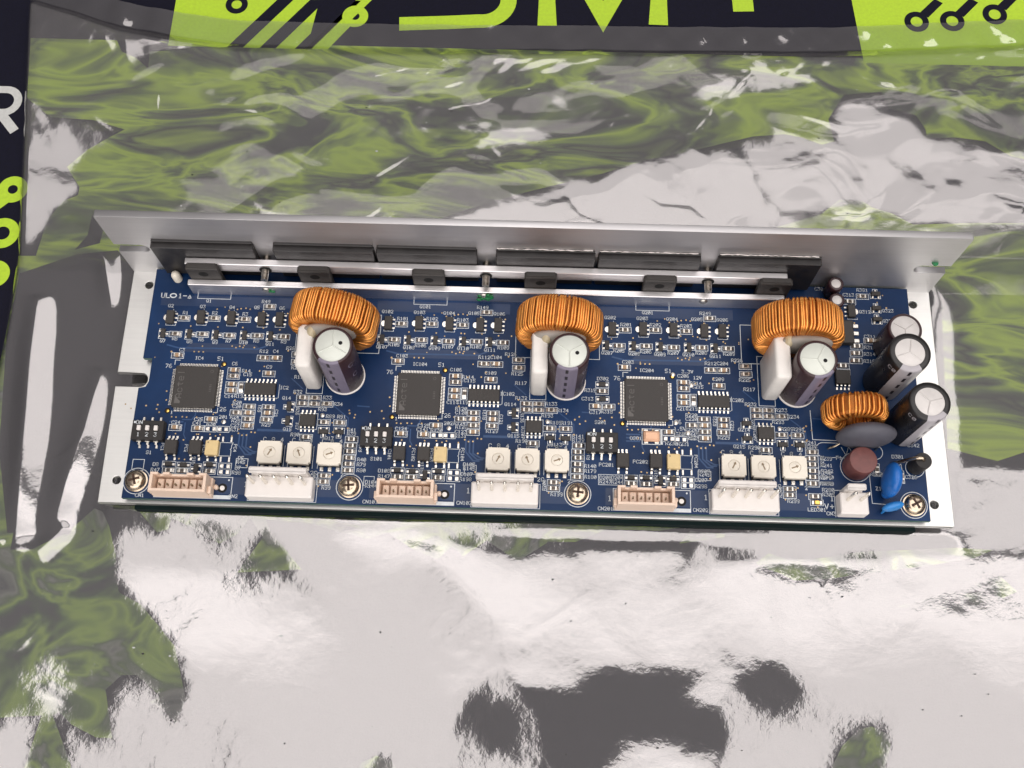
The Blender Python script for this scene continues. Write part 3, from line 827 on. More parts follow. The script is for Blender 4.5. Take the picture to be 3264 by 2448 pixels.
    640,640,640,640,640,640,640,640,640,640,640,640,640,640,640,640,640,640,640,640,640,640,640,640,640,640,640,640,640,640,640,640,640,640,640,640,640,640,640,640,
    640,640,640,640,640,640,640,640,640,640,640,640,640,640,640,640,640,640,640,640,640,640,640,640,640,640,640,719,767,789,798,800,799,798,795,792,789,785,780,775,
    771,766,762,758,754,751,747,744,741,738,735,732,795,795,795,795,795,796,797,798,800,801,804,806,808,810,812,812,811,808,801,787,762,717,640,640,640,640,640,640,
    640,640,640,640,640,640,640,640,640,640,640,640,640,640,640,640,640,640,640,640,640,640,640,640,640,640,640,640,640,640,640,640,640,640,640,640,640,640,640,640,
    640,640,640,640,640,640,640,640,640,640,640,640,640,640,640,640,640,640,640,640,640,640,640,640,640,640,640,640,640,640,640,640,640,640,640,640,640,640,640,640,
    640,640,640,640,717,765,791,801,804,804,802,800,797,793,789,785,780,775,770,766,762,759,756,752,749,746,743,740,736,794,794,794,795,795,796,797,798,799,801,803,
    804,806,807,808,808,806,803,795,782,758,715,640,640,640,640,640,640,640,640,640,640,640,640,640,640,640,640,640,640,640,640,640,640,640,640,640,640,640,640,640,
    640,640,640,640,640,640,640,640,640,640,640,640,640,640,640,640,640,640,640,640,640,640,640,640,640,640,640,640,640,640,640,640,640,640,640,640,640,640,640,640,
    640,640,640,640,640,640,640,640,640,640,640,640,640,640,640,640,640,640,640,640,640,714,762,790,802,806,806,805,803,800,797,793,788,783,778,774,769,766,762,759,
    756,753,750,746,743,740,794,794,794,794,795,796,796,798,799,800,801,803,804,805,805,804,802,799,791,778,755,715,640,640,640,640,640,640,640,640,640,640,640,640,
    640,640,640,640,640,640,640,640,640,640,640,640,640,640,640,640,640,640,640,640,640,640,640,640,640,640,640,640,640,640,640,640,640,640,640,640,640,640,640,640,
    640,640,640,640,640,640,640,640,640,640,640,640,640,640,640,640,640,640,640,640,640,640,640,640,640,640,640,640,640,640,640,640,640,640,640,640,640,640,713,759,
    787,800,805,806,806,804,802,799,795,791,786,780,775,771,768,765,762,759,756,752,749,745,741,793,793,794,794,795,795,796,797,798,799,800,801,802,802,802,801,799,
    795,788,776,754,714,640,640,640,640,640,640,640,640,640,640,640,640,640,640,640,640,640,640,640,640,640,640,640,640,640,640,640,640,640,640,640,640,640,640,640,
    640,640,640,640,640,640,640,640,640,640,640,640,640,640,640,640,640,640,640,640,640,640,640,640,640,640,640,640,640,640,640,640,640,640,640,640,640,640,640,640,
    640,640,640,640,640,640,640,640,640,640,640,640,640,640,640,713,757,784,797,803,805,805,804,802,800,796,792,786,781,775,771,768,765,763,760,757,753,749,745,741,
    793,793,793,794,794,795,795,796,797,798,799,800,800,800,800,799,797,793,787,775,753,714,640,640,640,640,640,640,640,640,640,640,640,640,640,640,640,640,640,640,
    640,640,640,640,640,640,640,640,640,640,640,640,640,640,640,640,640,640,640,640,640,640,640,640,640,640,640,640,640,640,640,640,640,640,640,640,640,640,640,640,
    640,640,640,640,640,640,640,640,640,640,640,640,640,640,640,640,640,640,640,640,640,640,640,640,640,640,640,640,640,640,640,640,713,755,779,792,799,802,803,803,
    801,799,795,791,786,780,774,769,767,765,762,759,756,752,748,744,740,792,792,793,793,793,794,795,795,796,797,798,798,799,799,798,797,795,792,785,774,753,714,640,
    640,640,640,640,640,640,640,640,640,640,640,640,640,640,640,640,640,640,640,640,640,640,640,640,640,640,640,640,640,640,640,640,640,640,640,640,640,640,640,640,
    640,640,640,640,640,640,640,640,640,640,640,640,640,640,640,640,640,640,640,640,640,640,640,640,640,640,640,640,640,640,640,640,640,640,640,640,640,640,640,640,
    640,640,640,640,640,640,640,640,640,713,749,769,781,789,793,795,795,794,792,789,785,779,773,767,762,761,758,756,753,750,746,742,738,734,791,791,792,792,793,793,
    794,794,795,796,796,797,797,797,797,796,794,791,784,773,753,714,640,640,640,640,640,640,640,640,640,640,640,640,640,640,640,640,640,640,640,640,640,640,640,640,
    640,640,640,640,640,640,640,640,640,640,640,640,640,640,640,640,640,640,640,640,640,640,640,640,640,640,640,640,640,640,640,640,640,640,640,640,640,640,640,640,
    640,640,640,640,640,640,640,640,640,640,640,640,640,640,640,640,640,640,640,640,640,640,640,640,640,640,718,749,764,776,785,791,794,795,794,792,789,785,780,774,
    767,759,751,746,744,741,738,734,730,726,722,790,791,791,791,792,792,793,793,794,795,795,796,796,796,796,795,793,790,784,773,753,714,640,640,640,640,640,640,640,
    640,640,640,640,640,640,640,640,640,640,640,640,640,640,640,640,640,640,640,640,640,640,640,640,640,640,640,640,640,640,640,640,640,640,640,640,640,640,640,640,
    640,640,640,640,640,640,640,640,640,640,640,640,640,640,640,640,640,640,640,640,640,640,640,640,640,640,640,640,640,640,640,640,640,640,640,640,640,640,640,640,
    640,640,640,724,758,771,783,792,799,803,805,804,803,800,796,791,785,778,768,753,742,733,727,725,721,717,712,708,789,790,790,790,791,791,792,792,793,794,794,795,
    795,795,795,794,792,789,784,773,753,714,640,640,640,640,640,640,640,640,640,640,640,640,640,640,640,640,640,640,640,640,640,640,640,640,640,640,640,640,640,640,
    640,640,640,640,640,640,640,640,640,640,640,640,640,640,640,640,640,640,640,640,640,640,640,640,640,640,640,640,640,640,640,640,640,640,640,640,640,640,640,640,
    640,640,640,640,640,640,640,640,640,640,640,640,640,640,640,640,640,640,640,640,729,765,778,789,799,806,811,813,813,812,810,806,801,795,788,777,765,751,735,722,
    712,705,702,697,693,788,789,789,789,790,790,791,791,792,793,793,794,794,794,794,793,792,789,783,773,753,714,640,640,640,640,640,640,640,640,640,640,640,640,640,
    640,640,640,640,640,640,640,640,640,640,640,640,640,640,640,640,640,640,640,640,640,640,640,640,640,640,640,640,640,640,640,640,640,640,640,640,640,640,640,640,
    640,640,640,640,640,640,640,640,640,640,640,640,640,640,640,640,640,640,640,640,640,640,640,640,640,640,640,640,640,640,640,640,640,640,640,640,640,732,770,784,
    795,804,812,817,820,821,820,818,815,810,804,796,786,774,760,745,730,713,699,689,680,676,787,787,788,788,789,789,790,790,791,792,792,793,793,793,793,793,792,789,
    783,773,753,714,640,640,640,640,640,640,640,640,640,640,640,640,640,640,640,640,640,640,640,640,640,640,640,640,640,640,640,640,640,640,640,640,640,640,640,640,
    640,640,640,640,640,640,640,640,640,640,640,640,640,640,640,640,640,640,640,640,640,640,640,640,640,640,640,640,640,640,640,640,640,640,640,640,640,640,640,640,
    640,640,640,640,640,640,640,640,640,640,640,640,640,640,730,773,790,800,809,816,822,825,826,826,825,822,817,811,803,793,781,768,754,738,722,706,688,673,660,786,
    786,786,787,787,788,789,789,790,791,791,792,793,793,793,793,791,789,783,773,753,715,640,640,640,640,640,640,640,640,640,640,640,640,640,640,640,640,640,640,640,
    640,640,640,640,640,640,640,640,640,640,640,640,640,640,640,640,640,640,640,640,640,640,640,640,640,640,640,640,640,640,640,640,640,640,640,640,640,640,640,640,
    640,640,640,640,640,640,640,640,640,640,640,640,640,640,640,640,640,640,640,640,640,640,640,640,640,640,640,640,640,640,640,730,774,794,804,812,820,825,829,831,
    831,830,827,823,817,809,799,788,775,761,746,730,713,696,678,656,784,785,785,785,786,787,787,788,789,790,791,791,792,792,793,792,791,789,783,773,753,715,640,640,
    640,640,640,640,640,640,640,640,640,640,640,640,640,640,640,640,640,640,640,640,640,640,640,640,640,640,640,640,640,640,640,640,640,640,640,640,640,640,640,640,
    640,640,640,640,640,640,640,640,640,640,640,640,640,640,640,640,640,640,640,640,640,640,640,640,640,640,640,640,640,640,640,640,640,640,640,640,640,640,640,640,
    640,640,640,640,640,640,640,640,730,775,795,805,814,822,828,832,834,835,834,831,827,821,813,804,793,780,766,751,736,720,702,684,664,783,783,783,784,784,785,786,
    787,788,789,790,791,791,792,792,792,791,789,784,774,754,715,640,640,640,640,640,640,640,640,640,640,640,640,640,640,640,640,640,640,640,640,640,640,640,640,640,
    640,640,640,640,640,640,640,640,640,640,640,640,640,640,640,640,640,640,640,640,640,640,640,640,640,640,640,640,640,640,640,640,640,640,640,640,640,640,640,640,
    640,640,640,640,640,640,640,640,640,640,640,640,640,640,640,640,640,640,640,640,640,640,640,640,640,730,775,795,806,815,823,829,833,836,837,836,834,830,824,816,
    807,796,784,770,756,741,725,708,690,672,781,781,782,782,783,784,785,786,787,788,789,790,791,792,792,792,791,789,784,774,754,715,640,640,640,640,640,640,640,640,
    640,640,640,640,640,640,640,640,640,640,640,640,640,640,640,640,640,640,640,640,640,640,640,640,640,640,640,640,640,640,640,640,640,640,640,640,640,640,640,640,
    640,640,640,640,640,640,640,640,640,640,640,640,640,640,640,640,640,640,640,640,640,640,640,640,640,640,640,640,640,640,640,640,640,640,640,640,640,640,640,640,
    640,640,730,775,795,806,815,823,829,834,837,838,838,836,832,826,818,809,799,787,774,759,744,729,712,695,678,779,779,780,780,781,782,783,784,786,787,788,790,791,
    792,792,792,792,790,785,775,755,716,640,640,640,640,640,640,640,640,640,640,640,640,640,640,640,640,640,640,640,640,640,640,640,640,640,640,640,640,640,640,640,
    640,640,640,640,640,640,640,640,640,640,640,640,640,640,640,640,640,640,640,640,640,640,640,640,640,640,640,640,640,640,640,640,640,640,640,640,640,640,640,640,
    640,640,640,640,640,640,640,640,640,640,640,640,640,640,640,640,640,640,640,730,775,795,806,815,823,830,835,838,839,839,837,833,827,819,811,800,789,776,762,747,
    732,716,700,683,776,777,778,778,779,780,782,783,784,786,788,789,790,792,792,793,792,790,785,775,755,716,640,640,640,640,640,640,640,640,640,640,640,640,640,640,
    640,640,640,640,640,640,640,640,640,640,640,640,640,640,640,640,640,640,640,640,640,640,640,640,640,640,640,640,640,640,640,640,640,640,640,640,640,640,640,640,
    640,640,640,640,640,640,640,640,640,640,640,640,640,640,640,640,640,640,640,640,640,640,640,640,640,640,640,640,640,640,640,640,640,640,640,640,730,775,795,806,
    815,823,830,835,838,840,839,837,833,827,820,811,801,789,777,764,749,734,719,703,687,774,774,775,776,777,778,780,782,783,785,787,789,790,792,793,793,793,791,786,
    776,756,717,640,640,640,640,640,640,640,640,640,640,640,640,640,640,640,640,640,640,640,640,640,640,640,640,640,640,640,640,640,640,640,640,640,640,640,640,640,
    640,640,640,640,640,640,640,640,640,640,640,640,640,640,640,640,640,640,640,640,640,640,640,640,640,640,640,640,640,640,640,640,640,640,640,640,640,640,640,640,
    640,640,640,640,640,640,640,640,640,640,640,640,640,730,775,796,806,816,824,830,835,838,840,839,837,833,827,820,811,801,790,778,764,751,736,721,706,690,771,772,
    772,774,775,776,778,780,782,784,786,788,790,792,793,794,794,792,787,777,757,717,640,640,640,640,640,640,640,640,640,640,640,640,640,640,640,640,640,640,640,640,
    640,640,640,640,640,640,640,640,640,640,640,640,640,640,640,640,640,640,640,640,640,640,640,640,640,640,640,640,640,640,640,640,640,640,640,640,640,640,640,640,
    640,640,640,640,640,640,640,640,640,640,640,640,640,640,640,640,640,640,640,640,640,640,640,640,640,640,640,640,640,640,729,775,797,807,817,825,831,835,838,839,
    838,836,832,826,819,810,800,789,777,765,751,737,722,707,691,768,768,769,771,772,774,776,778,780,783,785,788,790,792,794,795,795,794,789,779,758,718,640,640,640,
    640,640,640,640,640,640,640,640,640,640,640,640,640,640,640,640,640,640,640,640,640,640,640,640,640,640,640,640,640,640,640,640,640,640,640,640,640,640,640,640,
    640,640,640,640,640,640,640,640,640,640,640,640,640,640,640,640,640,640,640,640,640,640,640,640,640,640,640,640,640,640,640,640,640,640,640,640,640,640,640,640,
    640,640,640,640,640,640,640,729,774,798,810,818,826,831,836,838,839,838,835,830,825,817,809,799,788,777,764,751,737,723,708,692,764,765,766,768,769,771,774,776,
    779,782,785,788,791,793,795,797,797,795,791,780,760,719,640,640,640,640,640,640,640,640,640,640,640,640,640,640,640,640,640,640,640,640,640,640,640,640,640,640,
    640,640,640,640,640,640,640,640,640,640,640,640,640,640,640,640,640,640,640,640,640,640,640,640,640,640,640,640,640,640,640,640,640,640,640,640,640,640,640,640,
    640,640,640,640,640,640,640,640,640,640,640,640,640,640,640,640,640,640,640,640,640,640,640,640,728,774,798,811,820,827,832,836,838,838,837,833,829,823,815,807,
    797,787,775,763,750,736,722,708,692,760,761,762,764,766,768,771,774,777,781,784,788,791,794,797,799,799,798,793,783,761,720,640,640,640,640,640,640,640,640,640,
    640,640,640,640,640,640,640,640,640,640,640,640,640,640,640,640,640,640,640,640,640,640,640,640,640,640,640,640,640,640,640,640,640,640,640,640,640,640,640,640,
    640,640,640,640,640,640,640,640,640,640,640,640,640,640,640,640,640,640,640,640,640,640,640,640,640,640,640,640,640,640,640,640,640,640,640,640,640,640,640,640,
    640,728,774,799,812,821,828,833,836,838,837,835,832,827,821,813,805,795,785,773,761,749,735,721,707,691,755,756,758,760,762,765,768,772,775,779,783,787,791,795,
    798,801,802,801,797,786,764,721,640,640,640,640,640,640,640,640,640,640,640,640,640,640,640,640,640,640,640,640,640,640,640,640,640,640,640,640,640,640,640,640,
    640,640,640,640,640,640,640,640,640,640,640,640,640,640,640,640,640,640,640,640,640,640,640,640,640,640,640,640,640,640,640,640,640,640,640,640,640,640,640,640,
    640,640,640,640,640,640,640,640,640,640,640,640,640,640,640,640,640,640,728,775,800,814,822,829,834,836,837,836,834,830,825,818,811,802,793,782,771,759,746,733,
    719,705,690,750,751,753,755,758,761,765,769,773,778,783,788,792,797,800,803,805,805,801,790,767,723,640,640,640,640,640,640,640,640,640,640,640,640,640,640,640,
    640,640,640,640,640,640,640,640,640,640,640,640,640,640,640,640,640,640,640,640,640,640,640,640,640,640,640,640,640,640,640,640,640,640,640,640,640,640,640,640,
    640,640,640,640,640,640,640,640,640,640,640,640,640,640,640,640,640,640,640,640,640,640,640,640,640,640,640,640,640,640,640,640,640,640,640,728,776,802,816,824,
    830,834,835,836,834,832,828,822,816,808,800,790,780,768,756,744,731,717,703,688,744,746,747,750,753,757,761,766,771,777,783,788,794,799,803,806,809,809,806,797,
    773,727,640,640,640,640,640,640,640,640,640,640,640,640,640,640,640,640,640,640,640,640,640,640,640,640,640,640,640,640,640,640,640,640,640,640,640,640,640,640,
    640,640,640,640,640,640,640,640,640,640,640,640,640,640,640,640,640,640,640,640,640,640,640,640,640,640,640,640,640,640,640,640,640,640,640,640,640,640,640,640,
    640,640,640,640,640,640,640,640,640,640,640,640,730,779,804,818,825,830,833,834,834,832,829,825,820,813,805,797,787,777,765,754,741,728,714,700,685,738,740,741,
    744,747,751,757,763,769,776,783,790,796,801,806,810,813,814,812,804,783,735,640,640,640,640,640,640,640,640,640,640,640,640,640,640,640,640,640,640,640,640,640,
    640,640,640,640,640,640,640,640,640,640,640,640,640,640,640,640,640,640,640,640,640,640,640,640,640,640,640,640,640,640,640,640,640,640,640,640,640,640,640,640,
    640,640,640,640,640,640,640,640,640,640,640,640,640,640,640,640,640,640,640,640,640,640,640,640,640,640,640,640,640,735,784,807,819,825,829,832,832,832,830,827,
    822,817,810,802,794,784,774,762,751,738,725,711,697,682,732,733,734,737,740,745,751,759,767,776,784,792,799,805,810,814,817,819,817,811,795,754,640,640,640,640,
    640,640,640,640,640,640,640,640,640,640,640,640,640,640,640,640,640,640,640,640,640,640,640,640,640,640,640,640,640,640,640,640,640,640,640,640,640,640,640,640,
    640,640,640,640,640,640,640,640,640,640,640,640,640,640,640,640,640,640,640,640,640,640,640,640,640,640,640,640,640,640,640,640,640,640,640,640,640,640,640,640,
    640,640,640,640,640,640,751,792,809,818,823,827,829,830,829,827,824,819,814,807,799,791,781,771,759,748,735,722,708,694,679,725,726,727,729,732,736,744,754,766,
    778,788,796,803,809,815,820,823,824,822,815,802,780,756,738,731,728,727,725,724,723,721,720,718,717,716,715,714,713,713,712,712,712,713,713,713,714,714,714,715,
    715,716,716,717,717,718,718,719,719,720,720,721,722,722,723,723,723,724,724,724,725,725,725,725,725,725,725,726,726,726,726,726,726,726,726,725,725,725,725,725,
    724,724,724,724,723,723,723,723,723,723,723,724,724,724,725,725,725,726,726,727,729,735,751,773,795,808,815,821,824,826,827,826,824,821,816,811,804,796,788,778,
    768,757,745,732,718,704,690,675,718,719,720,721,723,727,735,749,767,784,795,802,808,814,821,827,831,831,827,821,813,805,800,790,782,777,774,771,769,766,764,761,
    759,757,754,753,751,750,749,749,749,749,750,750,751,751,752,753,753,754,754,755,756,757,757,758,759,760,761,762,763,764,765,765,766,767,767,768,768,768,769,769,
    769,769,770,770,770,770,770,770,770,770,770,770,770,769,769,769,768,768,768,767,767,766,766,766,766,766,766,766,766,767,768,768,769,770,771,772,773,777,783,792,
    794,800,808,813,817,821,823,823,823,820,817,813,807,801,793,785,776,765,754,742,729,715,701,686,671,711,712,712,713,715,718,725,744,772,793,804,810,815,821,830,
    838,840,838,834,829,825,822,820,816,810,805,800,797,793,790,787,783,780,777,774,771,769,768,767,767,767,767,768,769,770,771,772,772,773,774,775,775,776,777,778,
    779,780,781,783,784,785,786,787,788,789,789,790,790,791,791,792,792,792,792,793,793,793,793,793,793,793,793,793,793,793,792,792,792,791,791,790,789,789,788,788,
    787,787,787,787,787,788,789,790,791,792,793,794,796,798,801,805,808,807,807,809,812,815,818,820,820,819,817,813,809,803,797,790,782,774,763,752,740,726,712,697,
    683,668,704,705,705,706,707,711,721,744,776,800,813,820,824,828,840,850,849,845,841,838,835,833,832,829,825,820,816,812,808,804,799,795,791,786,783,780,777,776,
    775,775,775,776,778,779,780,781,782,783,784,784,785,786,787,787,788,790,791,792,794,795,797,798,799,800,801,802,802,803,803,803,804,804,804,804,805,805,805,805,
    805,805,805,805,805,805,805,805,804,804,803,802,802,801,800,799,799,798,798,797,797,798,799,800,801,802,804,805,807,809,811,813,815,815,814,812,812,812,813,815,
    817,817,815,813,809,805,799,793,787,780,772,762,751,738,724,709,694,679,664,698,698,698,698,701,707,719,745,778,804,821,831,837,843,851,856,856,853,849,845,843,
    841,839,837,834,830,826,822,817,812,807,802,796,791,786,782,779,778,778,778,780,781,782,784,785,787,788,789,789,790,791,792,792,793,794,795,797,799,800,802,803,
    805,806,807,808,808,809,809,810,810,810,811,811,811,811,811,811,812,812,812,812,812,812,812,812,811,811,810,810,809,808,807,806,805,804,803,802,802,802,803,803,
    805,806,808,810,812,814,816,818,819,819,819,817,816,814,813,813,813,814,814,812,809,805,800,795,790,784,778,770,761,750,736,722,706,691,676,661,692,691,691,692,
    695,703,719,747,780,810,831,843,851,857,861,863,862,859,856,852,850,847,845,843,840,837,833,829,824,819,813,807,800,793,787,782,779,778,778,780,782,784,786,788,
    789,790,792,793,794,794,795,796,796,797,797,799,800,802,804,806,807,809,810,811,812,812,813,813,814,814,814,814,814,815,815,815,815,815,815,816,816,816,816,816,
    816,815,815,814,813,812,811,810,808,807,806,805,804,804,803,804,805,807,809,812,814,817,819,821,822,822,822,821,819,818,816,815,813,812,811,810,809,806,801,796,
    791,786,781,776,769,760,749,736,721,705,689,674,659,686,686,686,687,690,698,720,752,784,815,839,853,863,869,872,872,870,866,863,859,856,853,850,848,845,842,839,
    835,830,824,818,810,802,793,785,779,776,777,779,782,785,787,789,791,793,795,796,797,798,799,799,800,800,800,801,801,803,805,807,809,810,811,813,814,815,815,816,
    816,816,816,816,816,816,817,817,817,817,817,817,818,818,818,818,818,818,818,817,817,816,815,813,811,809,807,806,805,804,803,803,804,805,807,810,813,817,820,822,
    824,825,824,824,822,821,820,818,817,815,814,812,811,809,806,802,797,792,787,783,777,771,762,751,739,724,708,691,674,657,681,681,681,683,686,697,721,755,787,819,
    844,861,874,881,884,882,879,874,870,866,862,859,856,853,851,848,844,840,835,829,822,814,804,794,783,776,776,779,783,787,790,793,795,797,799,801,802,803,804,805,
    805,806,806,806,806,806,807,809,810,811,812,814,815,816,817,817,818,818,818,818,818,818,818,818,818,818,818,818,819,819,819,820,820,820,820,820,820,819,818,816,
    815,813,810,807,804,803,803,802,802,803,804,807,810,814,818,822,825,826,827,827,825,824,823,821,820,818,817,816,816,815,813,810,806,801,796,791,787,782,776,768,
    758,745,731,715,697,678,659,676,676,677,680,685,697,722,756,788,819,848,870,886,894,896,894,890,885,879,875,870,866,863,860,857,854,851,846,841,834,826,817,806,
    795,783,779,783,788,793,797,800,804,806,808,810,812,813,814,815,816,816,816,817,816,816,816,815,814,813,813,815,817,818,819,819,819,820,820,820,819,819,819,818,
    818,818,818,818,819,819,820,820,821,822,822,822,822,822,821,820,818,816,814,811,807,802,799,800,801,803,804,804,807,810,815,820,824,827,829,829,829,827,826,824,
    823,822,820,819,819,818,817,816,813,809,803,798,794,791,786,780,772,763,751,737,721,703,684,665,671,673,674,678,684,697,723,757,790,820,850,877,897,908,910,907,
    902,896,891,886,880,876,871,867,864,860,856,852,845,838,829,819,808,796,789,792,797,802,806,811,814,817,820,822,824,825,827,828,829,829,830,830,830,830,830,829,
    827,823,821,820,819,819,820,821,821,821,822,822,821,821,820,819,819,818,818,818,818,819,819,820,821,822,823,824,824,824,824,823,821,819,817,814,811,807,802,796,
    794,797,800,801,803,807,811,816,821,825,828,830,830,831,831,830,829,828,826,825,824,823,823,822,821,818,814,808,802,797,794,790,784,776,766,755,741,725,708,689,
    670,667,669,671,676,684,698,725,760,792,824,854,881,905,918,920,918,914,909,903,897,891,886,880,875,870,866,861,856,849,841,831,821,809,802,802,805,809,814,819,
    823,827,830,832,834,836,838,839,840,841,842,842,842,842,842,842,841,839,836,834,831,827,825,823,822,822,823,823,823,822,822,821,820,819,818,817,817,818,818,819,
    820,822,823,824,825,826,826,825,824,822,820,817,814,811,807,802,796,794,796,798,800,803,806,809,815,820,825,828,831,833,835,837,837,836,835,834,832,831,831,830,
    829,827,825,821,815,808,802,796,792,786,778,769,757,744,728,711,693,673,664,666,669,674,683,700,728,763,796,828,859,888,910,921,927,928,925,921,915,909,902,895,
    889,882,876,870,865,858,851,842,833,822,815,813,814,817,821,826,830,834,838,841,844,846,848,849,850,851,852,853,853,853,853,853,852,851,850,848,845,842,839,835,
    830,828,826,825,823,822,823,822,821,819,818,816,816,816,816,817,818,820,821,823,824,825,826,826,826,825,823,820,817,814,810,805,801,799,800,801,803,804,806,807,
    810,814,819,824,829,833,838,841,843,843,843,842,841,840,839,838,837,836,834,831,827,821,813,805,798,793,787,779,770,759,746,730,714,695,675,660,662,665,671,682,
    701,732,767,801,833,864,892,912,923,931,935,934,931,926,920,912,904,896,888,881,874,867,860,852,843,834,827,824,824,825,828,832,836,841,845,848,851,854,856,858,
    859,861,862,862,863,863,863,863,863,862,861,860,858,855,852,849,845,841,838,835,831,828,826,824,821,819,819,817,814,813,813,814,816,817,818,820,821,823,824,825,
    826,825,824,822,819,816,812,808,803,802,803,805,805,806,807,808,810,812,815,819,825,832,838,843,847,849,850,850,849,848,847,846,845,843,842,839,836,832,825,817,
    808,800,793,787,779,770,759,746,731,715,696,676,657,659,662,668,679,703,737,771,804,837,868,894,912,925,935,940,942,940,936,929,920,911,902,893,884,876,868,860,
    852,844,838,835,834,834,836,838,842,846,850,854,857,860,863,865,867,868,870,871,871,872,872,872,872,872,871,870,868,867,864,862,859,855,852,848,845,841,838,834,
    828,825,821,818,815,812,810,811,812,813,815,816,818,819,821,822,823,824,824,823,820,817,813,809,805,802,803,806,808,808,808,809,810,812,814,818,823,829,837,843,
    849,852,855,856,856,855,855,854,852,851,849,847,844,841,836,829,820,809,800,793,786,778,769,758,745,731,715,697,676,654,656,660,666,678,705,740,773,806,838,868,
    895,915,927,938,945,949,948,943,935,926,915,905,895,885,877,868,861,853,847,845,843,843,843,845,847,851,854,858,862,865,868,871,873,875,876,877,878,879,880,880,
    880,880,879,878,877,876,874,872,870,867,864,861,858,854,851,847,842,837,833,828,822,817,814,811,809,808,810,811,812,814,816,818,819,820,821,821,820,817,814,809,
    805,801,801,805,808,809,809,809,809,810,812,815,820,826,834,841,848,853,857,859,861,861,861,860,859,858,856,854,851,848,844,838,831,822,811,799,791,784,776,767,
    756,743,729,714,698,683,651,653,658,665,679,706,741,774,806,837,866,894,915,929,941,950,954,953,947,938,928,916,905,895,885,876,868,861,855,853,852,851,851,852,
    853,856,859,862,865,869,872,875,878,880,882,883,884,885,886,886,887,887,886,886,885,884,882,881,879,877,875,873,870,866,863,859,855,851,846,841,835,829,824,820,
    816,811,808,807,807,807,810,812,813,814,816,817,817,816,814,810,805,801,798,800,805,808,809,809,809,808,809,811,816,822,829,837,845,852,857,861,863,864,865,865,
    864,863,862,860,858,855,851,846,840,833,824,812,798,789,780,773,764,753,740,726,714,704,698,647,651,656,664,679,707,741,774,805,834,862,888,912,930,942,953,957,
    955,948,938,926,914,903,893,883,875,867,861,859,858,858,858,858,859,861,863,866,869,872,875,878,881,883,885,887,889,890,891,892,892,892,892,892,891,890,889,888,
    886,885,884,882,880,877,874,870,866,863,859,854,848,842,836,830,826,821,817,813,809,807,806,806,806,807,808,811,812,812,811,809,804,799,795,795,800,804,806,808,
    808,807,807,807,809,815,822,831,839,847,854,859,863,866,867,868,867,867,866,864,863,861,858,853,847,841,833,824,813,799,786,776,768,759,748,738,729,720,717,712,
    644,648,654,663,679,707,741,773,802,830,856,881,903,923,941,954,957,953,943,932,921,909,899,889,880,872,866,863,862,862,863,863,864,865,867,869,872,874,877,880,
    883,885,888,890,892,893,894,895,896,897,897,897,896,895,894,893,892,891,890,889,888,886,883,879,875,872,869,866,861,854,847,841,835,830,825,821,817,814,811,809,
    806,806,806,806,806,805,805,806,803,798,793,790,793,798,801,804,805,805,804,804,804,806,813,822,832,841,849,855,861,865,867,869,869,869,868,867,866,865,863,860,
    855,849,840,832,824,814,800,782,770,762,756,749,743,740,735,730,726,640,645,651,662,679,707,741,771,799,826,850,873,894,913,931,946,950,943,933,923,912,902,892,
    883,875,869,866,865,866,866,867,868,869,871,872,874,877,879,882,884,887,889,892,894,895,897,898,899,900,900,900,900,899,899,897,896,895,894,893,892,891,891,887,
    882,878,875,873,871,866,858,851,845,839,833,829,824,821,817,815,812,810,809,809,808,805,803,802,800,797,791,786,787,792,795,798,799,801,801,800,799,800,801,810,
    821,831,841,849,855,861,865,868,870,870,869,867,866,865,865,864,862,857,850,840,830,820,810,799,785,774,765,760,759,755,752,748,744,740,637,641,647,659,679,708,
    741,770,796,820,842,862,881,899,915,926,928,924,918,909,900,892,883,876,870,866,866,867,869,870,871,872,873,875,877,879,881,883,885,888,890,892,894,896,898,899,
    901,901,902,902,903,902,902,901,900,898,897,896,895,895,893,889,884,879,875,872,870,868,865,859,854,848,841,836,831,826,823,820,817,815,814,813,812,811,809,807,
    804,800,796,791,786,786,791,793,793,793,794,796,795,796,797,800,807,819,830,840,848,854,860,864,867,869,870,868,866,864,864,864,864,862,857,852,845,835,823,812,
    802,795,786,778,773,769,766,763,760,756,753,633,637,643,654,678,710,741,768,790,810,830,847,863,877,888,896,900,901,898,893,887,880,873,868,864,864,867,869,871,
    872,874,875,877,878,880,882,884,886,888,890,892,894,896,898,900,901,902,903,904,904,904,904,903,902,901,899,898,897,895,892,887,881,875,868,864,861,860,859,859,
    859,855,850,843,836,832,828,824,821,819,817,816,815,814,813,812,811,809,806,803,800,797,794,794,793,791,786,786,791,796,798,800,804,808,818,828,838,845,852,858,
    862,865,868,869,867,863,862,861,862,863,863,861,858,854,845,835,824,814,806,798,791,785,781,777,774,771,768,765,631,634,639,650,675,709,736,758,778,796,813,828,
    841,852,861,868,874,877,877,875,871,867,863,860,861,864,867,870,872,874,876,877,879,881,882,884,886,888,890,892,894,896,898,899,901,902,903,904,904,904,904,904,
    903,902,901,899,896,893,888,882,876,870,865,861,858,856,854,854,856,858,856,851,842,836,831,828,825,822,819,818,816,816,815,815,815,815,815,814,813,811,808,804,
    801,796,791,786,786,793,801,805,806,809,812,818,826,834,842,849,854,859,862,865,866,867,865,864,864,864,865,866,868,866,862,855,845,836,826,818,810,803,798,793,
    788,785,782,779,776,628,632,638,649,673,702,725,745,763,780,795,808,820,830,838,845,851,855,857,857,856,854,852,854,860,864,867,870,873,875,877,879,880,882,884,
    886,888,889,891,893,895,897,898,900,901,902,903,904,904,904,904,903,903,901,900,897,894,887,881,875,869,864,860,859,857,854,852,853,857,858,854,846,839,834,831,
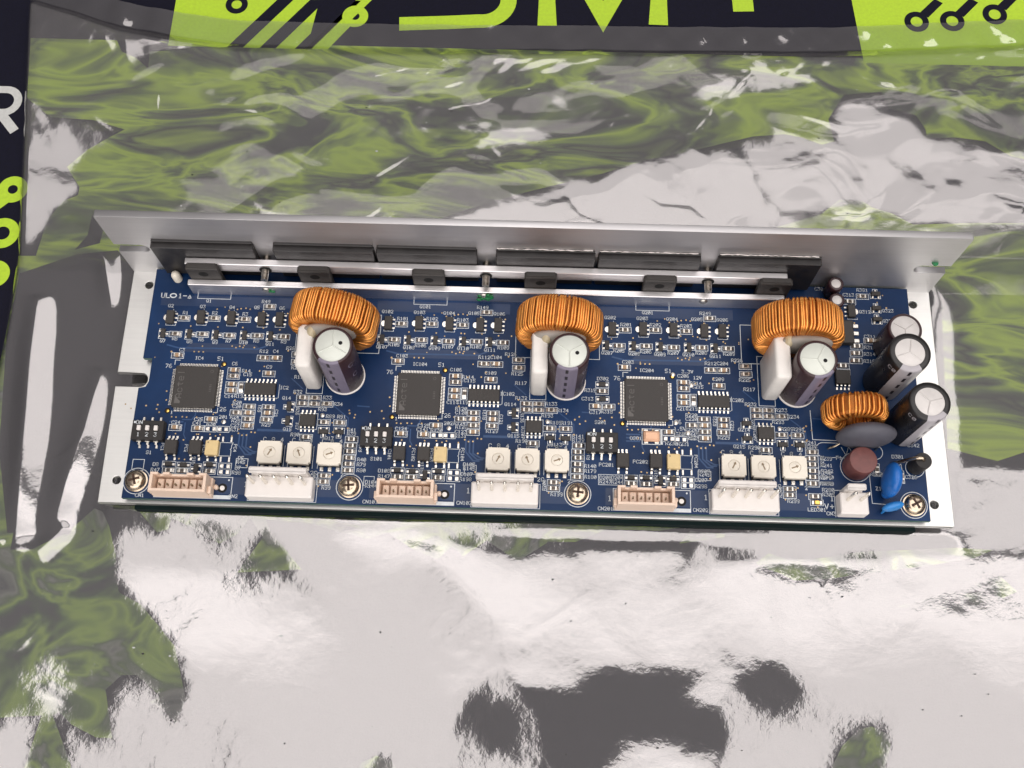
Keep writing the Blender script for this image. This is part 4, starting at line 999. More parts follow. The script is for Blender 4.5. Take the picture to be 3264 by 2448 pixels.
    827,824,821,819,818,816,816,816,816,817,819,820,821,821,819,816,811,806,799,791,788,793,800,806,810,811,811,812,816,822,830,838,844,850,855,858,860,863,865,868,
    870,871,872,872,873,874,873,869,863,855,846,837,829,821,815,809,804,799,796,792,789,787,626,630,637,649,668,691,712,731,748,764,778,790,802,811,819,826,832,836,
    839,841,841,841,845,852,858,863,867,870,873,875,877,879,881,883,885,887,888,890,892,894,895,897,898,899,901,902,902,903,903,903,903,902,901,900,898,895,891,885,
    879,873,868,863,859,857,854,852,849,849,852,852,847,839,835,832,829,826,823,820,818,817,815,815,815,816,818,821,823,825,825,823,820,815,808,801,793,794,800,806,
    811,814,815,814,811,813,818,825,832,839,845,849,852,854,859,865,871,875,877,878,879,880,880,878,875,869,863,855,847,839,832,825,820,814,810,806,803,800,797,623,
    628,635,646,661,680,699,717,734,749,763,775,786,795,804,811,816,821,824,826,827,833,842,850,856,861,865,869,872,875,877,879,881,883,885,887,889,890,892,894,895,
    896,898,899,900,900,901,901,901,901,901,900,898,897,894,891,887,882,876,871,866,861,858,854,851,848,845,843,841,839,836,833,831,828,826,823,821,818,817,815,814,
    813,813,814,816,819,822,826,825,823,820,815,808,798,796,801,806,812,816,818,818,816,812,809,813,819,826,832,838,843,847,852,858,867,874,878,881,883,884,885,885,
    883,880,875,869,862,855,848,842,835,829,824,820,816,812,809,806,620,625,632,640,653,669,687,704,720,735,749,761,772,781,790,797,802,806,810,813,819,829,839,847,
    853,859,863,867,871,874,876,879,881,883,885,887,888,890,892,893,894,896,897,898,898,899,899,899,899,898,898,896,895,893,890,887,882,878,872,867,863,859,856,852,
    848,844,840,836,829,826,824,826,825,824,822,820,818,816,814,813,812,811,811,811,812,814,817,820,821,820,817,813,805,797,797,804,811,816,819,821,820,818,814,809,
    808,812,818,824,831,837,844,852,860,868,875,880,884,887,888,889,888,887,884,880,875,869,863,856,850,844,839,834,829,825,822,818,815,616,621,626,634,645,659,674,
    691,707,722,735,747,758,768,776,783,789,793,797,804,815,825,835,843,849,855,860,865,868,872,875,878,880,882,884,886,888,889,891,892,893,894,895,896,897,897,897,
    897,896,895,894,893,891,888,885,881,877,872,867,863,859,855,852,848,843,838,834,829,821,817,816,818,819,818,817,815,814,812,811,810,809,808,808,807,807,806,806,
    806,809,809,807,804,800,795,798,806,813,818,822,822,822,820,816,811,806,806,809,815,823,832,843,853,861,869,876,882,886,889,890,891,891,890,887,884,879,874,869,
    863,857,852,847,842,838,834,830,827,824,611,615,619,626,635,647,662,677,693,707,720,732,743,753,761,768,774,780,788,799,810,820,830,838,845,851,857,862,866,870,
    873,876,879,881,883,885,887,888,890,891,892,893,894,894,894,894,894,894,893,892,890,888,886,883,879,875,871,866,861,856,853,850,847,844,836,830,827,823,817,813,
    811,811,812,811,811,810,809,808,807,806,805,804,804,803,801,799,794,791,791,791,790,787,787,788,794,801,807,814,820,823,822,820,817,813,808,804,805,811,819,831,
    842,852,861,869,876,882,886,890,892,893,893,892,890,887,883,878,874,869,864,859,854,849,845,842,838,835,832,606,608,612,617,625,635,647,662,676,690,703,715,726,
    735,743,751,759,770,782,794,805,814,824,832,840,847,853,858,863,867,871,874,877,879,882,884,885,887,888,890,890,891,892,892,892,892,891,891,889,888,886,884,881,
    877,873,869,864,859,854,849,845,842,840,835,826,821,820,816,812,809,806,803,803,804,804,804,803,803,802,802,801,800,799,797,795,792,786,780,777,774,771,768,770,
    776,782,788,796,803,811,818,820,819,817,814,810,807,808,812,820,830,841,851,860,868,875,881,886,889,892,893,893,893,891,889,885,882,878,873,869,865,860,856,852,
    849,846,843,840,599,601,603,607,613,621,631,644,657,671,683,694,704,713,722,730,743,760,775,788,798,807,817,826,834,842,848,854,860,864,868,872,875,878,880,882,
    884,886,887,888,889,889,890,890,890,889,888,887,886,884,881,879,875,871,867,862,857,852,847,841,836,831,827,820,814,810,807,803,799,796,793,793,794,796,796,797,
    797,797,797,797,796,795,794,792,789,785,780,774,769,763,759,755,756,761,765,774,783,792,800,808,815,817,817,815,812,811,812,816,822,831,841,850,859,867,874,880,
    885,889,891,893,893,893,892,890,887,884,881,877,874,870,866,862,859,855,852,850,847,593,594,595,597,601,606,614,624,635,648,659,670,680,689,697,710,728,745,762,
    776,789,799,810,819,828,837,844,850,856,861,866,869,873,876,878,881,882,884,885,886,887,887,887,887,887,886,885,884,882,879,877,873,870,866,861,856,850,845,839,
    833,826,819,810,804,801,796,789,783,779,777,778,782,785,787,789,790,791,791,792,792,791,790,789,786,783,779,775,770,764,759,755,752,749,747,750,760,769,779,789,
    800,810,815,816,816,815,815,816,820,825,833,841,850,858,866,873,879,883,887,890,892,893,893,892,891,889,886,884,881,877,874,870,867,864,861,858,856,853,587,586,
    586,587,588,590,595,601,611,622,633,643,653,664,677,694,711,726,742,759,775,789,802,813,822,831,839,846,852,858,863,867,871,874,876,879,881,882,883,884,885,885,
    885,885,884,883,882,880,878,875,872,868,864,860,855,849,843,837,830,823,816,807,796,790,788,783,774,767,763,763,767,771,775,778,780,782,784,785,786,786,786,785,
    784,781,778,775,771,766,762,758,754,751,746,740,743,751,760,770,781,794,804,811,814,816,817,818,820,824,829,835,842,850,857,864,871,877,882,886,889,891,892,892,
    892,891,890,888,886,883,880,877,875,872,869,866,864,861,859,580,579,578,577,575,575,575,578,585,595,606,617,629,645,660,677,693,711,728,744,762,779,793,805,816,
    826,834,842,849,855,860,864,868,872,875,877,879,881,882,883,883,883,883,883,882,880,879,877,874,871,867,863,859,854,848,842,836,829,822,814,805,796,787,781,776,
    771,764,758,754,754,757,761,766,769,772,775,777,779,780,781,781,780,779,777,774,771,767,764,760,757,753,749,743,736,738,747,756,766,777,789,799,806,811,815,818,
    820,823,827,832,837,843,850,857,863,870,875,880,884,887,889,891,891,892,891,890,889,887,885,883,880,878,875,873,871,869,867,865,574,573,571,567,563,560,557,556,
    560,569,582,600,616,630,645,662,680,700,718,736,753,770,785,798,810,820,830,838,845,852,857,862,866,870,873,875,877,879,880,881,881,881,881,880,879,878,876,873,
    870,867,863,859,854,848,842,836,829,822,814,805,796,787,779,772,766,761,755,750,748,747,750,753,757,761,765,768,771,773,775,776,776,776,775,773,771,768,765,762,
    759,755,751,747,740,733,734,743,752,763,773,784,793,802,808,813,818,822,826,830,834,839,845,851,857,863,868,873,878,882,885,887,889,890,891,891,890,889,888,886,
    885,883,881,879,877,875,873,871,869,569,566,563,558,552,546,541,538,538,550,568,585,604,620,635,652,671,690,709,727,744,761,777,791,803,815,825,834,841,848,854,
    860,864,868,871,874,876,877,878,879,879,879,879,878,877,875,873,870,867,863,859,854,849,843,837,830,822,814,806,797,788,780,772,764,758,752,747,744,742,742,743,
    746,750,754,757,761,764,767,769,771,771,771,771,770,768,766,763,761,757,754,750,744,738,730,731,740,749,759,770,779,789,797,805,811,817,822,827,832,836,841,846,
    852,857,862,867,872,876,880,883,886,888,889,890,890,890,890,889,888,886,885,883,881,880,878,876,875,873,563,560,555,549,542,535,529,525,527,537,555,573,592,609,
    626,644,662,681,700,719,737,753,769,784,797,809,820,830,838,845,852,857,862,866,869,872,874,876,877,877,878,877,877,876,874,872,870,867,863,859,855,850,844,838,
    831,824,816,808,799,790,781,773,765,758,751,745,741,738,737,736,738,740,743,747,751,755,758,761,764,766,767,768,768,767,766,764,762,759,756,752,748,742,735,728,
    728,737,747,756,766,776,785,794,802,809,816,822,828,833,838,843,847,852,857,862,867,871,875,878,882,884,886,888,889,890,890,890,889,888,887,886,885,884,882,881,
    880,878,877,559,554,549,541,533,525,519,517,519,529,544,561,579,598,616,635,654,673,692,711,729,746,763,778,792,804,816,826,835,843,849,855,860,864,868,870,873,
    874,875,876,876,876,875,874,872,870,867,864,860,856,851,846,840,833,826,818,810,801,793,784,775,767,759,751,745,740,736,733,732,732,733,735,738,741,745,749,753,
    756,759,761,763,764,765,765,764,763,761,758,755,751,746,740,733,725,726,735,744,754,763,773,782,791,800,808,815,822,828,834,839,844,848,853,857,862,866,870,874,
    877,880,883,885,887,888,889,889,890,890,889,889,888,887,886,885,883,882,881,880,554,549,543,534,525,517,512,510,513,521,534,550,568,587,607,626,646,666,685,704,
    722,740,756,772,786,799,811,822,832,840,847,853,858,863,866,869,871,873,874,874,874,874,873,872,870,868,865,861,857,853,848,842,836,829,821,813,804,796,787,778,
    769,761,753,746,740,735,731,729,727,727,728,730,733,736,740,744,748,751,754,757,760,761,762,762,762,761,759,757,754,749,744,738,731,723,723,732,741,751,760,770,
    779,788,797,806,814,821,828,834,840,845,849,854,858,862,865,869,872,875,878,881,883,885,887,888,889,889,890,890,889,889,888,887,887,886,885,884,883,551,545,537,
    527,518,510,505,504,507,514,525,540,557,577,597,618,638,658,678,697,716,733,750,766,781,795,807,819,828,837,845,851,856,861,865,868,870,871,872,873,873,872,871,
    870,868,865,862,859,855,850,844,838,832,824,816,808,799,790,781,772,763,755,748,741,735,730,727,724,723,723,724,725,728,731,735,739,743,746,750,753,756,758,760,
    760,761,760,758,756,752,748,742,736,729,721,721,730,739,748,758,767,776,786,795,804,813,821,828,835,840,845,850,854,858,861,865,868,871,874,877,880,882,884,886,
    887,889,889,890,890,890,890,890,889,889,888,887,886,886,
]


def sculpted():
    return (np.array(SCULPT, float) * -0.01).reshape(SCULPT_Y[2], SCULPT_X[2])


def seg_dist(X, Y, pts):
    D = np.full_like(X, 1e9)
    T = np.zeros_like(X)
    n = len(pts) - 1
    for i in range(n):
        (x0, y0), (x1, y1) = pts[i], pts[i + 1]
        dx, dy = x1 - x0, y1 - y0
        t = np.clip(((X - x0) * dx + (Y - y0) * dy) / (dx * dx + dy * dy + 1e-9), 0, 1)
        d = np.hypot(X - x0 - t * dx, Y - y0 - t * dy)
        m = d < D
        D[m] = d[m]
        T[m] = (i + t[m]) / n
    return D, T


# rounded folds standing up at the left: points, height, half-width
FOLDS = [
    ([(-35, 74), (-33, 50), (-31, 33), (-29, 12), (-27, -12)], 1.9, 10.0),
    ([(-48, 36), (-45, 14), (-39, -7)], 1.2, 8.0),
    ([(-9, 48), (-11, 26), (-14, 8), (-16, -8)], 1.3, 11.0),
    ([(-42, -6), (-30, -14), (-19, -14), (-11, -6)], 1.0, 6.0),
    ([(-30, 104), (-22, 98), (-14, 88), (-9, 70)], 1.2, 7.0),
]


def cubic(G, X, Y):
    """smooth (B-spline) lookup of the grid"""
    u = np.clip((X - SCULPT_X[0]) / SCULPT_X[1], 1, SCULPT_X[2] - 2.001)
    v = np.clip((Y - SCULPT_Y[0]) / SCULPT_Y[1], 1, SCULPT_Y[2] - 2.001)
    iu, iv = np.floor(u).astype(int), np.floor(v).astype(int)
    iu, iv = np.clip(iu, 1, SCULPT_X[2] - 3), np.clip(iv, 1, SCULPT_Y[2] - 3)

    def w(t):
        return ((1 - t) ** 3 / 6, (3 * t ** 3 - 6 * t ** 2 + 4) / 6, (-3 * t ** 3 + 3 * t ** 2 + 3 * t + 1) / 6, t ** 3 / 6)
    wu, wv = w(u - iu), w(v - iv)
    out = np.zeros_like(X)
    for a in range(4):
        for c in range(4):
            out += wv[a] * wu[c] * G[iv + a - 1, iu + c - 1]
    return out


def bag_height(X, Y):
    # creases that wander over the sculpted shape
    Xw = X + waves(X, Y, 8, 30, 80, 0, 180, 0.35, 31)
    Yw = Y + waves(X, Y, 8, 30, 80, 0, 180, 0.35, 32)
    H = cubic(sculpted(), X, Y)
    for pts, h, w in FOLDS:
        D, T = seg_dist(X, Y, pts)
        q = np.clip(1 - D / w, 0, 1)
        H += h * (0.12 + 0.88 * np.sin(T * PI) ** 0.5) * q * q * q * (3 - 2 * q)
    # thin pressed-in crease lines
    g = np.random.default_rng(77)
    for k in range(46):
        if k < 8:
            x, y = g.uniform(-5, 290), g.uniform(-40, -6)
        elif k < 36:
            x, y = g.uniform(0, 310), g.uniform(95, 176)
        else:
            x, y = g.uniform(-44, -4), g.uniform(-70, 170)
        a = g.uniform(0, PI) if k < 8 else R(15) + g.normal() * .6
        l = g.uniform(8, 34)
        pts = [(x, y)]
        for s_ in range(3):
            a += g.normal() * .35
            pts.append((pts[-1][0] + math.cos(a) * l / 3, pts[-1][1] + math.sin(a) * l / 3))
        D, T = seg_dist(X, Y, pts)
        q = np.clip(1 - D / g.uniform(1.3, 2.6), 0, 1)
        H += g.choice([-1, 1]) * g.uniform(.04, .13) * (.4 if k < 8 else 1) * np.sin(T * PI) * q * q
    A = np.interp(Y, [-10, 20, 90, 130], [.5, .25, .3, .7])
    H += waves(Xw, Yw, 7, 26, 60, 60, 90, 0.006, 4, 2) * A
    H += waves(Xw, Yw, 8, 9, 22, 60, 90, 0.005, 14, 2) * A
    H += waves(Xw, Yw, 8, 4, 11, 60, 90, 0.005, 15, 2) * A
    H += waves(Xw, Yw, 10, 5, 14, 0, 90, 0.018, 8, 2) * np.clip((Y - 166) / 10, 0, 1)
    return H


def smooth_under(X, Y, H):
    """the assembly presses the film flat"""
    dx = np.maximum(np.maximum(-1 - X, X - 269.5), 0)
    dy = np.maximum(np.maximum(-2.5 - Y, Y - 83), 0)
    d = np.hypot(dx, dy)
    k = np.clip(d / 6, 0, 1)
    k = k * k * (3 - 2 * k)
    H = np.minimum(H, -6.1) * (1 - k) + np.minimum(H, -5.9 + 1.2 * d) * k
    return np.maximum(H, ZM + 0.3)


def left_edge(y):
    return np.interp(y, [-200, 60, 90, 160, 200, 230], [-47, -45.5, -46.5, -56.5, -62, -66])


def top_edge(x):
    return np.interp(x, [-70, -25, -3, 20, 60, 230, 270, 330], [214, 199.5, 195.8, 192.6, 192.2, 195.2, 197.5, 202.5])


NX, NY = 560, 420
U, V = np.meshgrid(np.linspace(0, 1, NX), np.linspace(0, 1, NY))
# even rows up to the seal, then the seal strip
x_right = 345.0
Yt = -118 + V * (0 + 118)
X = np.zeros_like(U)
Y = np.zeros_like(U)
SEAL = 12.0
seal_row = int(NY * 0.94)
vv = np.where(np.arange(NY) <= seal_row, np.arange(NY) / seal_row, 1.0)
ss = np.where(np.arange(NY) <= seal_row, 0.0, (np.arange(NY) - seal_row) / (NY - 1 - seal_row))
for it in range(3):
    xe = X if it else np.interp(U, [0, 1], [-50, x_right])
    te = top_edge(xe)
    Y = -118 + vv[:, None] * (te - SEAL + 118) + ss[:, None] * SEAL
    X = left_edge(Y) * (1 - U) + x_right * U
Hh = bag_height(X, Y)
te = top_edge(X)
sealk = np.clip((te - Y - 1.0) / SEAL, 0, 1)
flatk = np.clip((te - Y - SEAL + 1) / 5, 0, 1)
Hh = Hh * flatk + (1 - flatk) * (ZM + 1.2 + waves(X, Y, 10, 30, 90, 0, 60, 0.015, 21))
Hh = Hh + (1 - flatk) * waves(X, Y, 12, 7.0, 26.0, 0, 60, 0.045, 22, 2)
# the free left rim bends down to the mat
rim = np.clip((X - left_edge(Y)) / 3.0, 0, 1)
Hh = np.maximum(ZM + 0.4, (ZM + 0.6) * (1 - rim ** 0.6) + Hh * rim ** 0.6)
Hh = smooth_under(X, Y, Hh)

bag = empty('antistatic_bag', None, (133, 40, ZM))
tag(bag, 'crumpled see-through silvery antistatic bag lying under the circuit board', 'bag')


def grid_mesh(name, r0, r1, m, Hh=Hh):
    sub = np.stack([X[r0:r1], Y[r0:r1], Hh[r0:r1]], -1)
    ny, nx = sub.shape[:2]
    v = (sub.reshape(-1, 3) - np.array([133, 40, ZM])) * S
    idx = np.arange(nx * ny).reshape(ny, nx)
    f = np.stack([idx[:-1, :-1], idx[:-1, 1:], idx[1:, 1:], idx[1:, :-1]], -1).reshape(-1, 4)
    me = bpy.data.meshes.new(name)
    me.from_pydata(v.tolist(), [], f.tolist())
    me.materials.append(MATS[m])
    me.shade_smooth()
    me.update()
    return place(name, me, bag)


grid_mesh('upper_film', 0, seal_row + 1, 'shielding_film')
# the lower sheet of the bag lies on the mat with creases of its own
Xw = X + waves(X, Y, 8, 24, 70, 0, 180, 0.5, 41)
Yw = Y + waves(X, Y, 8, 24, 70, 0, 180, 0.5, 42)
Lw = waves(Xw, Yw, 6, 30, 80, 104, 18, 0.034, 43, 2) + waves(Xw, Yw, 6, 12, 34, 95, 45, 0.026, 44, 2)
kr = np.clip((Y - 84) / 15, 0, 1)
Low = (ZM + 1.8 + Lw) * kr + (Hh - 0.7) * (1 - kr)                     # clings to the upper sheet in front
Low = np.minimum(Low, Hh - 0.25)
Low = np.maximum(Low, ZM + 0.12)
grid_mesh('lower_film', 0, seal_row + 1, 'inner_film', Low)
grid_mesh('seal_strip', seal_row, NY, 'heat_seal')

dust = MB()
for k in range(60):
    x, y = rng.uniform(-10, 300), rng.choice((rng.uniform(-75, -4), rng.uniform(95, 170)))
    d2 = (X - x) ** 2 + (Y - y) ** 2
    i, j = np.unravel_index(d2.argmin(), d2.shape)
    z = Hh[i, j]
    r_ = rng.uniform(.10, .30)
    dust.ellipsoid((x - 133, y - 40, z - ZM + .05), (r_ * rng.uniform(.8, 2.2), r_, .08), 'black_epoxy' if k % 3 else 'grey_print', 6, 4)
tag(dust.build('dust_specks', bag), kind='stuff')

# ------------------------------------------------------------------ the circuit board assembly
unit = empty('circuit_board_assembly', None, (0, 0, 0))
tag(unit, 'blue circuit board with three copper coils, mounted on a silver L-shaped metal bracket', 'circuit board')
PZ = 3.5                                     # top of the board
W, D, H = 268.5, 80.3, 38.8


def slot_left(x_end, y0, y1):
    r = (y1 - y0) / 2
    return [(0, y0)] + circle(x_end - r, (y0 + y1) / 2, r, 10, -PI / 2, PI / 2) + [(0, y1)]


# bracket: base plate with slot and holes, upright plate with end slots
rim = [(0.4, 0), (W - 0.4, 0), (W, 0.4), (W, D + 2), (0, D + 2)] + slot_left(10.3, 38.8, 43.7)[::-1]
me = plate([rim] + [circle(x, y, 1.35) for x, y in ((5.9, 75.2), (5.3, 7.4), (262.7, 75.5), (262.9, 7.0))], -2, 0, 'satin_aluminium', 0.15)
base_plate = place('bracket', me, unit)
up = ([(0, 0), (W, 0), (W, 15.0)] + circle(W - 8.4, 17.5, 2.5, 10, -PI / 2, -3 * PI / 2) + [(W, 20.0), (W, H - .5), (W - .5, H), (.5, H), (0, H - .5), (0, 20.0)]
      + circle(8.2, 17.5, 2.5, 10, PI / 2, -PI / 2) + [(0, 15.0)])
me = plate([up], 0, 2, 'dull_aluminium', 0.15, Matrix.Translation((0, (D + 2) * S, 0)) @ Matrix.Rotation(PI / 2, 4, 'X'))
place('upright_plate', me, base_plate)
MB().lathe([(1.1, 0), (1.0, .25), (.3, .3)], 'green_lacquer', 10, (0, 0, 0)).build('lacquer_dab', base_plate, (262.5, D - .3, 22.4))
# dark sheet added below the bracket, imitates the reflected strip at its front
MB().box(11.5, 257, -1.3, 78, -5.6, -2.02, 'dark_sheet').build('edge_shade_sheet', unit)
for x, y in ((20, 12), (250, 12), (20, 66), (250, 66)):
    MB().lathe([(2.6, 0), (2.6, PZ - 1.62)], 'tin', 12).build('spacer', unit, (x, y, 0.0))

# board with the notch round the bracket's slot
out = [(9.0, 0.9), (259.9, 0.9), (259.9, 79.6), (9.0, 79.6), (9.0, 47.6), (12.0, 47.6), (12.0, 39.6), (11.2, 37.7), (9.0, 37.2)]
board = place('circuit_board', plate([out], PZ - 1.6, PZ, 'blue_solder_mask'), unit)
edge = MB()
for i in range(len(out)):
    (x0, y0), (x1, y1) = out[i], out[(i + 1) % len(out)]
    dx, dy = x1 - x0, y1 - y0
    l = math.hypot(dx, dy)
    nx, ny = dy / l * .06, -dx / l * .06
    edge.add([(x0 + nx, y0 + ny, PZ - 1.58), (x1 + nx, y1 + ny, PZ - 1.58), (x1 + nx, y1 + ny, PZ - .02), (x0 + nx, y0 + ny, PZ - .02)], [(0, 1, 2, 3)], 'board_edge')
edge.build('board_edge', board)

ITEMS = {
't':[(16.0,62.0,0),(26.1,62.3,0),(36.1,62.3,0),(46.2,62.2,0),(52.1,62.3,0),(88.0,62.0,0),(98.1,62.3,0),(108.1,62.3,0),(118.2,62.2,0),(124.1,62.3,0),(161.6,62.0,0),(171.7,62.3,0),(181.7,62.3,0),(191.8,62.2,0),(197.7,62.3,0),(240.7,70.7,180)],
'r':[(20.4,62.0,0),(30.4,62.2,0),(40.5,62.1,0),(48.3,66.9,0),(18.4,56.3,0),(27.3,56.4,0),(36.2,56.2,0),(45.4,56.4,0),(54.0,56.3,0),(48.1,48.7,0),(59.3,50.3,0),(59.4,47.6,0),(39.1,42.1,0),(42.2,38.3,90),(45.4,31.8,0),(45.5,27.6,0),(41.5,29.7,0),(51.6,31.8,0),(51.4,27.6,0),(62.3,35.4,0),(66.2,35.4,0),(62.3,33.4,0),(66.2,33.4,0),(70.2,33.5,0),(69.8,27.3,0),(74.9,27.3,0),(64.6,22.2,0),(79.1,21.9,0),(78.9,19.8,0),(78.9,17.9,0),(78.8,15.8,0),(78.7,13.8,0),(78.7,11.7,0),(71.3,7.8,0),(71.4,9.7,0),(22.5,10.1,0),(26.8,10.1,0),(35.2,10.2,0),(92.4,62.0,0),(102.4,62.2,0),(112.5,62.1,0),(120.3,66.9,0),(90.4,56.3,0),(99.3,56.4,0),(108.2,56.2,0),(117.4,56.4,0),(126.0,56.3,0),(120.1,48.7,0),(131.3,50.3,0),(131.4,47.6,0),(111.1,42.1,0),(114.2,38.3,90),(117.4,31.8,0),(117.5,27.6,0),(113.5,29.7,0),(123.6,31.8,0),(123.4,27.6,0),(134.3,35.4,0),(138.2,35.4,0),(134.3,33.4,0),(138.2,33.4,0),(142.2,33.5,0),(141.8,27.3,0),(146.9,27.3,0),(136.6,22.2,0),(151.1,21.9,0),(150.9,19.8,0),(150.9,17.9,0),(150.8,15.8,0),(150.7,13.8,0),(150.7,11.7,0),(143.3,7.8,0),(143.4,9.7,0),(94.5,10.1,0),(98.8,10.1,0),(107.2,10.2,0),(166.0,62.0,0),(176.0,62.2,0),(186.1,62.1,0),(193.9,66.9,0),(164.0,56.3,0),(172.9,56.4,0),(181.8,56.2,0),(191.0,56.4,0),(199.6,56.3,0),(193.7,48.7,0),(204.9,50.3,0),(205.0,47.6,0),(184.7,42.1,0),(187.8,38.3,90),(191.0,31.8,0),(191.1,27.6,0),(187.1,29.7,0),(197.2,31.8,0),(197.0,27.6,0),(207.9,35.4,0),(211.8,35.4,0),(207.9,33.4,0),(211.8,33.4,0),(215.8,33.5,0),(215.4,27.3,0),(220.5,27.3,0),(210.2,22.2,0),(224.7,21.9,0),(224.5,19.8,0),(224.5,17.9,0),(224.4,15.8,0),(224.3,13.8,0),(224.3,11.7,0),(216.9,7.8,0),(217.0,9.7,0),(167.6,10.1,0),(172.4,10.0,0),(180.8,10.2,0),(158.5,40.4,0),(160.6,35.2,0),(244.9,76.4,0),(240.5,74.4,0),(241.6,58.5,0),(241.3,56.0,0),(241.0,53.4,0),(236.6,51.5,0),(236.8,49.3,0),(224.8,7.6,0),(244.6,16.8,90)],
's':[(14.4,56.3,0),(23.1,56.3,0),(31.9,56.3,0),(41.2,56.3,0),(49.8,56.3,0),(58.3,32.2,180),(58.3,27.4,180),(70.0,24.1,-90),(74.9,24.1,-90),(31.1,10.8,180),(86.4,56.3,0),(95.1,56.3,0),(103.9,56.3,0),(113.2,56.3,0),(121.8,56.3,0),(130.3,32.2,180),(130.3,27.4,180),(142.0,24.1,-90),(146.9,24.1,-90),(103.1,10.8,180),(160.0,56.3,0),(168.7,56.3,0),(177.5,56.3,0),(186.8,56.3,0),(195.4,56.3,0),(215.6,24.1,-90),(176.8,11.2,180),(204.4,30.8,90),(204.5,25.8,90),(220.9,24.1,-90),(249.2,77.3,90),(249.0,72.1,90),(249.0,68.1,90)],
'c':[(20.1,48.8,0),(52.2,48.7,0),(50.5,43.3,0),(39.1,44.1,0),(39.0,39.2,0),(39.0,37.1,0),(45.5,29.7,0),(45.5,25.4,0),(51.6,29.8,0),(22.6,24.2,0),(33.6,27.2,0),(29.9,24.1,0),(92.1,48.8,0),(124.2,48.7,0),(122.5,43.3,0),(111.1,44.1,0),(111.0,39.2,0),(111.0,37.1,0),(117.5,29.7,0),(117.5,25.4,0),(123.6,29.8,0),(94.6,24.2,0),(105.6,27.2,0),(101.9,24.1,0),(165.7,48.8,0),(197.8,48.7,0),(196.1,43.3,0),(184.7,44.1,0),(184.6,39.2,0),(184.6,37.1,0),(191.1,29.7,0),(191.1,25.4,0),(197.2,29.8,0),(179.7,27.2,0),(156.4,35.2,0),(246.1,60.5,0),(252.1,14.7,90)],
'e':[(34.1,24.1,0),(37.9,24.1,0),(40.0,12.0,0),(40.0,10.1,0),(106.1,24.1,0),(109.9,24.1,0),(112.0,12.0,0),(112.0,10.1,0),(185.3,11.8,0),(185.3,10.0,0),(179.7,25.1,0),(183.5,25.0,0)],
'd':[(22.3,12.1,0),(27.0,11.9,0),(35.2,12.2,0),(94.3,12.1,0),(99.0,11.9,0),(107.2,12.2,0),(167.6,11.9,0),(172.3,12.0,0),(180.7,11.9,0),(158.5,42.7,0),(158.6,37.7,0)],
}
